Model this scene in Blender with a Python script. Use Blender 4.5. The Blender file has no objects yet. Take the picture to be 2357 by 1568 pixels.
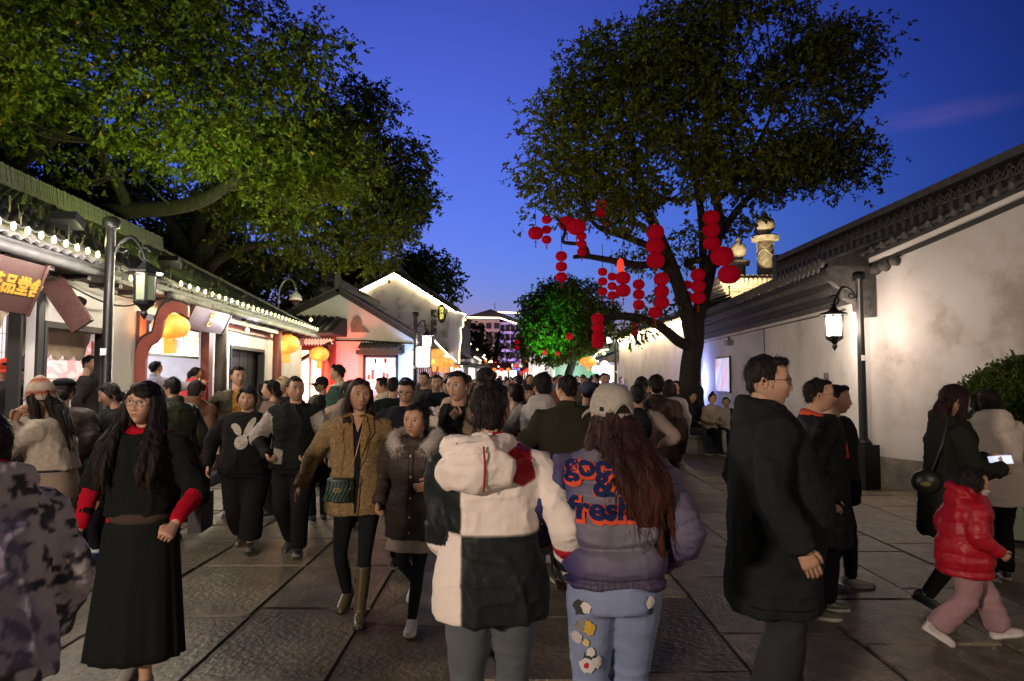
import bpy, math, random
import numpy as np
from mathutils import Vector, Matrix, Euler
R = math.radians
random.seed(7); rng = np.random.default_rng(7)
SC = bpy.context.scene
COL = SC.collection

# ------------------------------------------------------------------ camera
CAM_H, FPX, CX, CY = 1.66, 1571.3, 1178.5, 784.0      # measured on a 2357 px wide view of the photograph
PITCH = math.atan(86.0 / FPX)
cd = bpy.data.cameras.new('camera'); cd.sensor_width = 36; cd.lens = 24.0; cd.clip_start = 0.05; cd.clip_end = 2000
cam = bpy.data.objects.new('camera', cd); COL.objects.link(cam)
cam.location = (0, 0, CAM_H); cam.rotation_euler = (math.pi/2 + PITCH, 0, 0)
SC.camera = cam

def pix(px, py, d):
    """Point seen at pixel (px, py) that stands d metres up the street."""
    u = (px - CX) / FPX; v = (CY - py) / FPX
    s = d / (math.cos(PITCH) - v * math.sin(PITCH))
    return Vector((u * s, d, CAM_H + s * (math.sin(PITCH) + v * math.cos(PITCH))))

# ------------------------------------------------------------------ world: dusk sky
W = bpy.data.worlds.new('World'); SC.world = W; W.use_nodes = True
SKY_TINT = (1.85, 1.05, 1.0, 1); SKY_STRENGTH = 1.7
def build_world():
    nt = W.node_tree; N = nt.nodes; L = nt.links; N.clear()
    out = N.new('ShaderNodeOutputWorld'); bg = N.new('ShaderNodeBackground')
    sky = N.new('ShaderNodeTexSky'); sky.sky_type = 'NISHITA'; sky.sun_disc = False
    sky.sun_elevation = R(-1.3); sky.sun_rotation = R(-14); sky.ozone_density = 6.0; sky.air_density = 1.2; sky.dust_density = 0.4
    def mul(a, b):
        m = N.new('ShaderNodeMix'); m.data_type = 'RGBA'; m.blend_type = 'MULTIPLY'; m.inputs[0].default_value = 1
        L.new(a, m.inputs[6])
        if isinstance(b, tuple): m.inputs[7].default_value = b
        else: L.new(b, m.inputs[7])
        return m.outputs[2]
    # twilight dome: brightest round the set sun ahead, night coming up from behind
    tc = N.new('ShaderNodeTexCoord'); dot = N.new('ShaderNodeVectorMath'); dot.operation = 'DOT_PRODUCT'
    g = Vector((-0.16, 1, 0.12)).normalized(); dot.inputs[1].default_value = g
    L.new(tc.outputs['Generated'], dot.inputs[0])
    r = N.new('ShaderNodeValToRGB'); e = r.color_ramp.elements
    e[0].position = 0.0; e[0].color = (0.05, 0.05, 0.06, 1)
    e[1].position = 0.97; e[1].color = (1.12, 1.12, 1.12, 1)
    for p, c in ((0.5, (.05, .07, .14)), (0.62, (.10, .20, .30)), (0.74, (.32, .46, .60)), (0.86, (.66, .78, .86))):
        k = r.color_ramp.elements.new(p); k.color = (*c, 1)
    L.new(dot.outputs['Value'], r.inputs[0])
    col = mul(mul(sky.outputs[0], SKY_TINT), r.outputs[0])
    # one thin wisp of cloud high on the right
    mp = N.new('ShaderNodeMapping'); mp.inputs['Location'].default_value = (0, 0, 0)
    d2 = N.new('ShaderNodeVectorMath'); d2.operation = 'SUBTRACT'; d2.inputs[1].default_value = Vector(pix(2165, 264, 100) - Vector((0, 0, CAM_H))).normalized()
    L.new(tc.outputs['Generated'], d2.inputs[0])
    mp.inputs['Rotation'].default_value = (0, R(17), R(28)); mp.inputs['Scale'].default_value = (9.5, 9, 55)
    L.new(d2.outputs[0], mp.inputs[0])
    ln = N.new('ShaderNodeVectorMath'); ln.operation = 'LENGTH'; L.new(mp.outputs[0], ln.inputs[0])
    fr = N.new('ShaderNodeMapRange'); fr.interpolation_type = 'SMOOTHSTEP'; fr.inputs[1].default_value = 0.1; fr.inputs[2].default_value = 1.0; fr.inputs[3].default_value = 1; fr.inputs[4].default_value = 0
    L.new(ln.outputs['Value'], fr.inputs[0])
    nz = N.new('ShaderNodeTexNoise'); nz.inputs['Scale'].default_value = 2.0; nz.inputs['Detail'].default_value = 3; L.new(mp.outputs[0], nz.inputs[0])
    mm = N.new('ShaderNodeMath'); mm.operation = 'MULTIPLY'; L.new(fr.outputs[0], mm.inputs[0]); L.new(nz.outputs[0], mm.inputs[1])
    ad = N.new('ShaderNodeMix'); ad.data_type = 'RGBA'; ad.blend_type = 'ADD'; L.new(mm.outputs[0], ad.inputs[0]); L.new(col, ad.inputs[6]); ad.inputs[7].default_value = (0.035, 0.015, 0.015, 1)
    L.new(ad.outputs[2], bg.inputs[0]); bg.inputs[1].default_value = SKY_STRENGTH
    L.new(bg.outputs[0], out.inputs[0])
build_world()
SC.view_settings.view_transform = 'Standard'; SC.view_settings.look = 'None'
SC.view_settings.exposure = 0.0; SC.view_settings.gamma = 1.0; SC.view_settings.use_curve_mapping = False
SC.render.engine = 'CYCLES'
SC.cycles.use_denoising = True
try: SC.cycles.denoiser = 'OPENIMAGEDENOISE'
except Exception: pass
SC.cycles.max_bounces = 6; SC.cycles.diffuse_bounces = 3; SC.cycles.glossy_bounces = 3; SC.cycles.transparent_max_bounces = 8
SC.cycles.sample_clamp_indirect = 4.0; SC.cycles.caustics_reflective = False; SC.cycles.caustics_refractive = False
# ------------------------------------------------------------------ materials
MATS = {}
def srgb(r, g, b): 
    f = lambda c: (c/255/12.92) if c/255 <= .04045 else ((c/255+.055)/1.055)**2.4
    return (f(r), f(g), f(b))
def _mat(name):
    m = bpy.data.materials.new(name); m.use_nodes = True; MATS[name] = m
    return m, m.node_tree.nodes, m.node_tree.links, m.node_tree.nodes['Principled BSDF']
def mat(name, col, rough=.7, metal=0.0, var=.25, vscale=6.0, bump=0.0, bscale=40.0, bdist=.01, attr=None, objcol=False, objrand=0.0, sheen=0.0, spec=.5, stretch=None, coat=0.0, transl=0.0, ramp=None, detail=4.0):
    """Principled surface whose colour wanders with noise; attr = a colour attribute that multiplies it."""
    m, N, L, P = _mat(name)
    P.inputs['Roughness'].default_value = rough; P.inputs['Metallic'].default_value = metal
    P.inputs['Specular IOR Level'].default_value = spec
    if sheen: P.inputs['Sheen Weight'].default_value = sheen
    if coat: P.inputs['Coat Weight'].default_value = coat
    tc = N.new('ShaderNodeTexCoord'); src = tc.outputs['Object']
    if stretch:
        mp = N.new('ShaderNodeMapping'); mp.inputs['Scale'].default_value = stretch; L.new(src, mp.inputs[0]); src = mp.outputs[0]
    nz = N.new('ShaderNodeTexNoise'); nz.inputs['Scale'].default_value = vscale; nz.inputs['Detail'].default_value = detail; nz.inputs['Roughness'].default_value = .6
    L.new(src, nz.inputs['Vector'])
    rp = N.new('ShaderNodeValToRGB')
    if ramp:
        e = rp.color_ramp.elements
        e[0].position, e[0].color = ramp[0][0], (*ramp[0][1], 1); e[1].position, e[1].color = ramp[-1][0], (*ramp[-1][1], 1)
        for p, c in ramp[1:-1]:
            k = rp.color_ramp.elements.new(p); k.color = (*c, 1)
    else:
        e = rp.color_ramp.elements
        e[0].position = .3; e[0].color = (*[c*(1-var) for c in col], 1); e[1].position = .7; e[1].color = (*[min(1, c*(1+var)) for c in col], 1)
    L.new(nz.outputs[0], rp.inputs[0]); c = rp.outputs[0]
    def mulc(a, b):
        mx = N.new('ShaderNodeMix'); mx.data_type = 'RGBA'; mx.blend_type = 'MULTIPLY'; mx.inputs[0].default_value = 1
        L.new(a, mx.inputs[6]); L.new(b, mx.inputs[7]); return mx.outputs[2]
    if attr:
        at = N.new('ShaderNodeAttribute'); at.attribute_name = attr; c = mulc(c, at.outputs['Color'])
    if objcol:
        oi = N.new('ShaderNodeObjectInfo'); c = mulc(c, oi.outputs['Color'])
    if objrand:
        oi = N.new('ShaderNodeObjectInfo'); mr = N.new('ShaderNodeMapRange'); mr.inputs[3].default_value = 1-objrand; mr.inputs[4].default_value = 1+objrand
        L.new(oi.outputs['Random'], mr.inputs[0]); mx = N.new('ShaderNodeMix'); mx.data_type = 'RGBA'; mx.blend_type = 'MULTIPLY'; mx.inputs[0].default_value = 1; L.new(c, mx.inputs[6]); L.new(mr.outputs[0], mx.inputs[7]); c = mx.outputs[2]
    L.new(c, P.inputs['Base Color'])
    if bump:
        bz = N.new('ShaderNodeTexNoise'); bz.inputs['Scale'].default_value = bscale; bz.inputs['Detail'].default_value = 5; L.new(src, bz.inputs['Vector'])
        bp = N.new('ShaderNodeBump'); bp.inputs['Strength'].default_value = bump; bp.inputs['Distance'].default_value = bdist
        L.new(bz.outputs[0], bp.inputs['Height']); L.new(bp.outputs[0], P.inputs['Normal'])
    if transl:
        tb = N.new('ShaderNodeBsdfTranslucent'); L.new(c, tb.inputs[0]); mx = N.new('ShaderNodeMixShader'); mx.inputs[0].default_value = transl
        L.new(P.outputs[0], mx.inputs[1]); L.new(tb.outputs[0], mx.inputs[2]); L.new(mx.outputs[0], N['Material Output'].inputs[0])
    return m
def emit(name, col, strength, base=(.8, .8, .8), tex=None):
    m, N, L, P = _mat(name)
    P.inputs['Base Color'].default_value = (*base, 1); P.inputs['Roughness'].default_value = .6
    P.inputs['Emission Color'].default_value = (*col, 1); P.inputs['Emission Strength'].default_value = strength
    if tex:
        tc = N.new('ShaderNodeTexCoord'); nz = N.new('ShaderNodeTexNoise'); nz.inputs['Scale'].default_value = tex[0]; L.new(tc.outputs['Object'], nz.inputs[0])
        rp = N.new('ShaderNodeValToRGB'); L.new(nz.outputs[0], rp.inputs[0]); rp.color_ramp.interpolation = tex[2] if len(tex) > 2 else 'LINEAR'
        cs = tex[1]; e = rp.color_ramp.elements; e[0].position = cs[0][0]; e[0].color = (*cs[0][1], 1); e[1].position = cs[-1][0]; e[1].color = (*cs[-1][1], 1)
        for p, c in cs[1:-1]:
            k = rp.color_ramp.elements.new(p); k.color = (*c, 1)
        L.new(rp.outputs[0], P.inputs['Emission Color'])
    return m

# ------------------------------------------------------------------ mesh collector
class MB:
    def __init__(s): s.v = []; s.f = []; s.m = []; s.n = 0
    def add(s, V, F, mi=0):
        s.v.extend([tuple(p) for p in V]); s.f.extend([tuple(i + s.n for i in q) for q in F]); s.m.extend([mi]*len(F)); s.n += len(V); return s
    def box(s, c, d, rz=0.0, mi=0, M=None):
        hx, hy, hz = d[0]/2, d[1]/2, d[2]/2; V = []
        for x, y, z in ((-1,-1,-1),(1,-1,-1),(1,1,-1),(-1,1,-1),(-1,-1,1),(1,-1,1),(1,1,1),(-1,1,1)):
            p = Vector((x*hx, y*hy, z*hz))
            if M is not None: p = M @ p
            elif rz: p = Vector((p.x*math.cos(rz)-p.y*math.sin(rz), p.x*math.sin(rz)+p.y*math.cos(rz), p.z))
            V.append((p.x+c[0], p.y+c[1], p.z+c[2]))
        return s.add(V, ((0,3,2,1),(4,5,6,7),(0,1,5,4),(1,2,6,5),(2,3,7,6),(3,0,4,7)), mi)
    def bx(s, x0, x1, y0, y1, z0, z1, mi=0): return s.box(((x0+x1)/2,(y0+y1)/2,(z0+z1)/2), (abs(x1-x0),abs(y1-y0),abs(z1-z0)), 0, mi)
    def bar(s, a, b, w, h=None, mi=0):
        a = Vector(a); b = Vector(b); t = b-a; q = t.to_track_quat('Y', 'Z'); h = h or w
        return s.box((a+b)/2, (w, t.length, h), 0, mi, q.to_matrix())
    def tube(s, pts, rad, n=8, mi=0, cap=True, flat=1.0):
        V, F = tube_raw(pts, rad, n, cap, flat); return s.add(V, F, mi)
    def lathe(s, prof, c=(0,0,0), n=16, mi=0, sx=1.0, sy=1.0, lobes=0, la=0.0):
        V = []; F = []
        for r, z in prof:
            for k in range(n):
                a = 2*math.pi*k/n; rr = r*(1+la*math.cos(lobes*a)) if lobes else r
                V.append((c[0]+rr*sx*math.cos(a), c[1]+rr*sy*math.sin(a), c[2]+z))
        for i in range(len(prof)-1):
            for k in range(n): F.append((i*n+k, i*n+(k+1)%n, (i+1)*n+(k+1)%n, (i+1)*n+k))
        F.append(tuple(range(n))[::-1]); F.append(tuple(range((len(prof)-1)*n, len(prof)*n)))
        return s.add(V, F, mi)
    def prism(s, poly, axis, a, b, mi=0):
        """polygon in the two other axes, extruded from a to b along axis (0 x, 1 y, 2 z)"""
        def P(u, w, t): return {0:(t,u,w), 1:(u,t,w), 2:(u,w,t)}[axis]
        n = len(poly); V = [P(u,w,a) for u,w in poly]+[P(u,w,b) for u,w in poly]
        F = [tuple(range(n))[::-1], tuple(range(n, 2*n))]+[(i,(i+1)%n,n+(i+1)%n,n+i) for i in range(n)]
        return s.add(V, F, mi)
    def mesh(s, name, mats, smooth=False):
        me = bpy.data.meshes.new(name); me.from_pydata(s.v, [], s.f)
        for m in (mats if isinstance(mats, (list, tuple)) else [mats]): me.materials.append(m)
        if any(s.m): me.polygons.foreach_set('material_index', s.m)
        bmfix(me)
        if smooth: me.polygons.foreach_set('use_smooth', [True]*len(me.polygons))
        me.update(); return me
    def build(s, name, mats, parent=None, smooth=False, loc=None, rot=None):
        return link(name, s.mesh(name, mats, smooth), parent, loc, rot)
import bmesh
def bmfix(me):
    bm = bmesh.new(); bm.from_mesh(me); bmesh.ops.recalc_face_normals(bm, faces=bm.faces); bm.to_mesh(me); bm.free()
def link(name, data, parent=None, loc=None, rot=None):
    o = bpy.data.objects.new(name, data); COL.objects.link(o)
    if parent: o.parent = parent
    if loc is not None: o.location = loc
    if rot is not None: o.rotation_euler = rot
    return o
def tube_raw(pts, rad, n=8, cap=True, flat=1.0):
    P = [Vector(p) for p in pts]; K = len(P)
    if not hasattr(rad, '__len__'): rad = [rad]*K
    T = []
    for i in range(K):
        t = (P[min(i+1,K-1)]-P[max(i-1,0)]); T.append(t.normalized() if t.length > 1e-9 else Vector((0,0,1)))
    up = Vector((0,0,1)) if abs(T[0].z) < .9 else Vector((0,1,0))
    u = T[0].cross(up).normalized(); V = []; F = []
    for i in range(K):
        u = (u - T[i]*u.dot(T[i])); u = u.normalized() if u.length > 1e-6 else T[i].orthogonal().normalized()
        w = T[i].cross(u)
        r = rad[i]; rx, ry = (r if hasattr(r, '__len__') else (r, r*flat))
        for k in range(n):
            a = 2*math.pi*k/n; q = P[i]+u*(rx*math.cos(a))+w*(ry*math.sin(a)); V.append((q.x,q.y,q.z))
    for i in range(K-1):
        for k in range(n): F.append((i*n+k, i*n+(k+1)%n, (i+1)*n+(k+1)%n, (i+1)*n+k))
    if cap: F.append(tuple(range(n))[::-1]); F.append(tuple(range((K-1)*n, K*n)))
    return V, F
def smooth_path(pts, rad, sub=4):
    """Catmull-Rom through the points"""
    P = [Vector(p) for p in pts]; K = len(P); o = []; r = []
    if any(hasattr(q, '__len__') for q in rad): rad = [np.array(q if hasattr(q, '__len__') else (q, q)) for q in rad]
    for i in range(K-1):
        p0, p1, p2, p3 = P[max(i-1,0)], P[i], P[i+1], P[min(i+2,K-1)]
        for j in range(sub):
            t = j/sub
            o.append(.5*((2*p1)+(p2-p0)*t+(2*p0-5*p1+4*p2-p3)*t*t+(3*p1-p0-3*p2+p3)*t**3)); r.append(rad[i]*(1-t)+rad[i+1]*t)
    o.append(P[-1]); r.append(rad[-1]); return o, r
def thing(name, label, cat, loc=(0,0,0), rz=0.0, group=None, kind=None):
    o = bpy.data.objects.new(name, None); COL.objects.link(o); o.empty_display_size = .1
    o.location = loc; o.rotation_euler = (0,0,rz); return tag(o, label, cat, group, kind)
def tag(o, label=None, cat=None, group=None, kind=None):
    if label: o['label'] = label
    if cat: o['category'] = cat
    if group: o['group'] = group
    if kind: o['kind'] = kind
    return o
def copy_tree(o, parent=None):
    c = o.copy(); COL.objects.link(c)
    if parent is not None: c.parent = parent
    for ch in o.children: copy_tree(ch, c)
    return c
def lamp(name, kind, loc, col, power, size=.1, parent=None, rot=None, spot=None, sizey=None):
    l = bpy.data.lights.new(name, kind); l.color = col; l.energy = power
    if kind == 'AREA':
        l.size = size
        if sizey: l.shape = 'RECTANGLE'; l.size_y = sizey
    else: l.shadow_soft_size = size
    if kind == 'SPOT' and spot: l.spot_size = R(spot); l.spot_blend = .6
    o = link(name, l, parent, loc, rot); return o
def aim(o, loc, target):
    o.rotation_euler = (Vector(target)-Vector(loc)).to_track_quat('-Z', 'Y').to_euler()

# ------------------------------------------------------------------ lettering
def text_mesh(name, s, size, mats, depth=.006, align='CENTER', vertical=False, bold=0.0):
    cu = bpy.data.curves.new(name, 'FONT'); cu.body = '\n'.join(s) if vertical else s
    cu.size = size; cu.extrude = depth; cu.align_x = align; cu.align_y = 'CENTER'; cu.offset = bold; cu.resolution_u = 3
    if vertical: cu.space_line = .85
    ob = bpy.data.objects.new(name, cu); COL.objects.link(ob)
    dg = bpy.context.evaluated_depsgraph_get(); me = bpy.data.meshes.new_from_object(ob.evaluated_get(dg))
    bpy.data.objects.remove(ob); me.name = name; me.materials.clear(); me.materials.append(mats); return me
# ------------------------------------------------------------------ surface materials
M = {}
M['plaster'] = mat('plaster', (.62,.60,.57), .9, vscale=1.1, bump=.25, bscale=30, bdist=.01, detail=10, ramp=((.28,(.46,.44,.42)),(.40,(.64,.62,.60)),(.6,(.74,.72,.70))))
M['plaster_old'] = mat('plaster_old', (.6,.58,.53), .92, vscale=1.5, bump=.4, bscale=22, bdist=.015, detail=10, ramp=((.32,(.34,.33,.30)),(.40,(.54,.52,.48)),(.47,(.68,.66,.61)),(.65,(.76,.74,.69))))
M['plaster_peel'] = mat('plaster_peel', (.62,.60,.57), .9, vscale=.75, bump=.35, bscale=16, bdist=.012, detail=9, ramp=((.36,(.36,.32,.29)),(.41,(.43,.39,.36)),(.44,(.50,.465,.44)),(.50,(.55,.53,.52)),(.7,(.59,.58,.58))))
M['stone'] = mat('stone', (.108,.090,.060), .46, objrand=.3, var=.6, vscale=3.5, bump=.6, bscale=22, bdist=.03, detail=12)
M['stone_chisel'] = mat('stone_chisel', (.135,.110,.076), .34, objrand=.3, var=.7, vscale=6, bump=.55, bscale=46, bdist=.045, detail=12)
M['joint'] = mat('joint', (.075,.063,.046), .9)
M['plinth'] = mat('plinth', (.20,.185,.16), .75, var=.4, vscale=5, bump=.6, bscale=20, bdist=.02)
M['tile'] = mat('tile', (.085,.082,.078), .75, var=.5, vscale=9, bump=.4, bscale=60)
M['tile_dark'] = mat('tile_dark', (.03,.03,.03), .7, var=.4, vscale=8, bump=.3)
M['wood_dark'] = mat('wood_dark', (.035,.022,.018), .5, var=.4, vscale=12, stretch=(8,8,.6), bump=.3)
M['wood_red'] = mat('wood_red', (.16,.035,.022), .5, var=.35, vscale=10, stretch=(6,6,.6), bump=.25)
M['wood_brown'] = mat('wood_brown', (.16,.07,.03), .5, var=.4, vscale=9, stretch=(6,6,.5), bump=.25)
M['wood_sign'] = mat('wood_sign', (.055,.022,.018), .45, var=.3, vscale=6, stretch=(1,1,6), bump=.2)
M['black_metal'] = mat('black_metal', (.008,.008,.008), .42, var=.2, vscale=20, spec=.35)
M['grey_metal'] = mat('grey_metal', (.22,.22,.22), .4, .6, var=.2)
M['white_tile'] = mat('white_tile', (.75,.75,.76), .35, var=.08)
M['beige'] = mat('beige', (.58,.44,.32), .8, var=.12)
M['gold'] = mat('gold', (.75,.45,.07), .35, .6, var=.15)
M['black'] = mat('black', (.012,.012,.013), .5)
M['glass_dark'] = mat('glass_dark', (.03,.03,.04), .08, spec=.6)
M['cream_stone'] = mat('cream_stone', (.42,.37,.28), .8, var=.35, vscale=5, bump=.5, bscale=14, bdist=.03)
M['cable'] = mat('cable', (.02,.02,.018), .6)
M['bark'] = mat('bark', (.022,.018,.014), .9, var=.5, vscale=5, stretch=(3,3,.6), bump=1.0, bscale=9, bdist=.05)
M['leaf'] = mat('leaf', (.085,.10,.014), .55, var=.25, vscale=.8, attr='col', transl=.3, spec=.3)
M['hotel'] = mat('hotel', (.30,.24,.20), .85, var=.2)
M['white_paint'] = mat('white_paint', (.75,.75,.73), .5, var=.06)
E = {}
E['lamp_white'] = emit('lamp_pane', (1, .92, .84), 9)
E['lamp_dim'] = emit('lamp_pane_dim', (.62, .70, .40), .09, (.08,.10,.055), tex=(7, ((.3,(.35,.42,.2)),(.7,(.7,.75,.45)))))  # faint greenish glow put into the panes of the unlit lantern
E['bulb'] = emit('bulb_glow', (1, .90, .22), 3.0)
E['bulb_far'] = emit('bulb_glow_far', (1, .80, .45), 5)
E['led_warm'] = emit('led_warm', (1, .78, .46), 70)
E['led_far'] = emit('led_far', (1, .78, .48), 5)
E['tube_white'] = emit('tube_white', (.92, .92, 1), 9)
E['shop_white'] = emit('shop_white', (.93, .91, 1), 1.25, tex=(2.6, ((.36,(.45,.35,.4)),(.46,(.85,.8,.85)),(.56,(.97,.95,1)))))
E['lantern_glow'] = emit('lantern_glow', (1, .30, .04), 1.15, (.8,.25,.05), tex=(5, ((.3,(1,.22,.02)),(.7,(1,.42,.09)))))
E['lantern_red'] = emit('lantern_red', (1, .06, .03), .8, (.7,.05,.03))
E['box_blue'] = emit('box_blue', (.35, .5, 1), 3.5)
E['lightbox'] = emit('lightbox', (.95, .98, 1), 1.6)

# ------------------------------------------------------------------ ground
g = MB(); g.bx(-400, 400, -60, 800, -.3, -.018)
tag(g.build('ground', M['joint']), kind='structure')
pav = bpy.data.objects.new('pavement', None); COL.objects.link(pav); tag(pav, kind='structure')
def paving():
    slabs = []
    x = -7.2
    while x < 6.6:
        w = rng.uniform(.62, 1.0); y = -1.5 + rng.uniform(0, 1)
        while y < 60:
            l = rng.uniform(.6, 1.55); slabs.append((x, w, y, l)); y += l
        x += w
    sk = math.tan(R(-.6))
    slabs.sort(key=lambda s: (s[2] + s[3]/2 + 1.2)**2 + (s[0]+s[1]/2)**2 * (1 if s[2] > 0 else 1))
    far = MB(); k = 0
    for (x, w, y, l) in slabs:
        if y + l < .3: continue
        gx, gy = float(rng.uniform(.001,.005)), float(rng.uniform(.001,.006)); bev = .006; j1, j2, j3, j4 = [float(rng.uniform(0,.016)) for _ in range(4)]
        z = [float(rng.uniform(-.005, .005)) for _ in range(4)]
        rough = 1 if (x > 1.1 and rng.random() < .75) or rng.random() < .15 else 0
        x0, x1, y0, y1 = x+gx, x+w-gx, y+gy, y+l-gy
        V = [(x0,y0,-.05),(x1,y0,-.05),(x1,y1,-.05),(x0,y1,-.05),(x0,y0,-.010),(x1,y0,-.010),(x1,y1,-.010),(x0,y1,-.010)]
        V += [(x0+bev,y0+bev,z[0]),(x1-bev,y0+bev,z[1]),(x1-bev,y1-bev,z[2]),(x0+bev,y1-bev,z[3])]
        dx = (j1,-j2,-j3,j4); dy = (j3,j1,-j4,-j2); V = [(a+dx[i % 4]*.8, b+dy[i % 4]*.8, c) for i, (a, b, c) in enumerate(V)]
        F = [(0,1,5,4),(1,2,6,5),(2,3,7,6),(3,0,4,7),(4,5,9,8),(5,6,10,9),(6,7,11,10),(7,4,8,11),(8,9,10,11)]
        if k < 300 and y < 26:
            m = MB().add([(a-x-w/2, b-y-l/2, c) for a, b, c in V], F)
            m.build('paving_slab', M['stone_chisel' if rough else 'stone'], pav, loc=(x+w/2, y+l/2, 0)); k += 1
        else: far.add(V, F, rough)
    tag(far.build('far_paving', [M['stone'], M['stone_chisel']], pav), kind='stuff')
paving()

# ------------------------------------------------------------------ building helpers
def wall_open(mb, x0, x1, y0, y1, z0, z1, ops, mi=0, axis='y'):
    """wall slab between x0..x1 running y0..y1 with openings (ya, yb, za, zb); pieces butt end to end"""
    def B(a, b, c, d):
        if b-a > .002 and d-c > .002:
            if axis == 'y': mb.bx(x0, x1, a, b, c, d, mi)
            else: mb.bx(a, b, x0, x1, c, d, mi)
    y = y0
    for ya, yb, za, zb in sorted(ops):
        B(y, ya, z0, z1); B(ya, yb, z0, za); B(ya, yb, zb, z1); y = yb
    B(y, y1, z0, z1)
_arc = {}
def arc_tile(w, l, h, t=.018, n=6):
    """one curved roof tile lying along +x, convex up"""
    key = (w, l, h, n)
    if key in _arc: return _arc[key]
    V = []; F = []
    for x, k in ((0, .94), (l, 1.0)):
        for i in range(n+1):
            a = math.pi*i/n; V.append((x, -w/2*k*math.cos(a), h*k*math.sin(a)))
        for i in range(n+1):
            a = math.pi*i/n; V.append((x, -(w/2-t)*k*math.cos(a), (h-t)*k*math.sin(a)))
    m = n+1
    for i in range(n):
        F.append((i, i+1, 2*m+i+1, 2*m+i)); F.append((m+i, 3*m+i, 3*m+i+1, m+i+1)); F.append((2*m+i, 2*m+i+1, 3*m+i+1, 3*m+i)); F.append((i, m+i, m+i+1, i+1))
    _arc[key] = (V, F); return V, F
def frame_M(o, xdir, zdir):
    x = Vector(xdir).normalized(); z = Vector(zdir); z = (z - x*z.dot(x)).normalized(); y = z.cross(x)
    m = Matrix((x, y, z)).transposed().to_4x4(); m.translation = Vector(o); return m
def tile_slope(parent, A, B, C, D, mats, ncol, ncrs, single=0, name='tile', w=None, inside=None):
    """courses of curved tiles on the plane A-B (eave) to D-C (ridge); the first `single` (nearest) are objects, the rest one mesh"""
    A, B, C, D = map(Vector, (A, B, C, D)); nrm = (B-A).cross(D-A).normalized()
    if nrm.z < 0: nrm = -nrm
    cells = []
    for i in range(ncol):
        u = (i+.5)/ncol; e = A.lerp(B, u); r = D.lerp(C, u)
        for j in range(ncrs):
            if inside and not inside(u, (j+.5)/ncrs): continue
            cells.append((e.lerp(r, j/ncrs), e.lerp(r, (j+1)/ncrs), i, j))
    wd = w or (B-A).length/ncol*.98
    sl = ((D-A).length/ncrs); V, F = arc_tile(wd, sl*1.45, wd*.36)
    me = MB().add(V, F).mesh(name, mats, True); rest = MB()
    ref = Vector((0, 0, CAM_H)); mw = parent.matrix_basis
    cells.sort(key=lambda c: (mw @ c[0]-ref).length)
    for k, (p, q, i, j) in enumerate(cells):
        d = (q-p).normalized(); jit = Vector((0,0,float(rng.uniform(0,.012)))) + (B-A).normalized()*float(rng.uniform(-.012,.012))
        Mx = frame_M(p + nrm*(.018) + jit, -d + nrm*(-.10), nrm)   # tile points down the slope, lower end proud
        Mx.translation = q + nrm*.028 + jit
        if k < single:
            o = link(name, me, parent); o.matrix_local = Mx
        else:
            rest.add([Mx @ Vector(v) for v in V], F)
    if rest.n: tag(rest.build('roof_tiles' if single else name+'s', mats, parent, True), kind='stuff')

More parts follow.
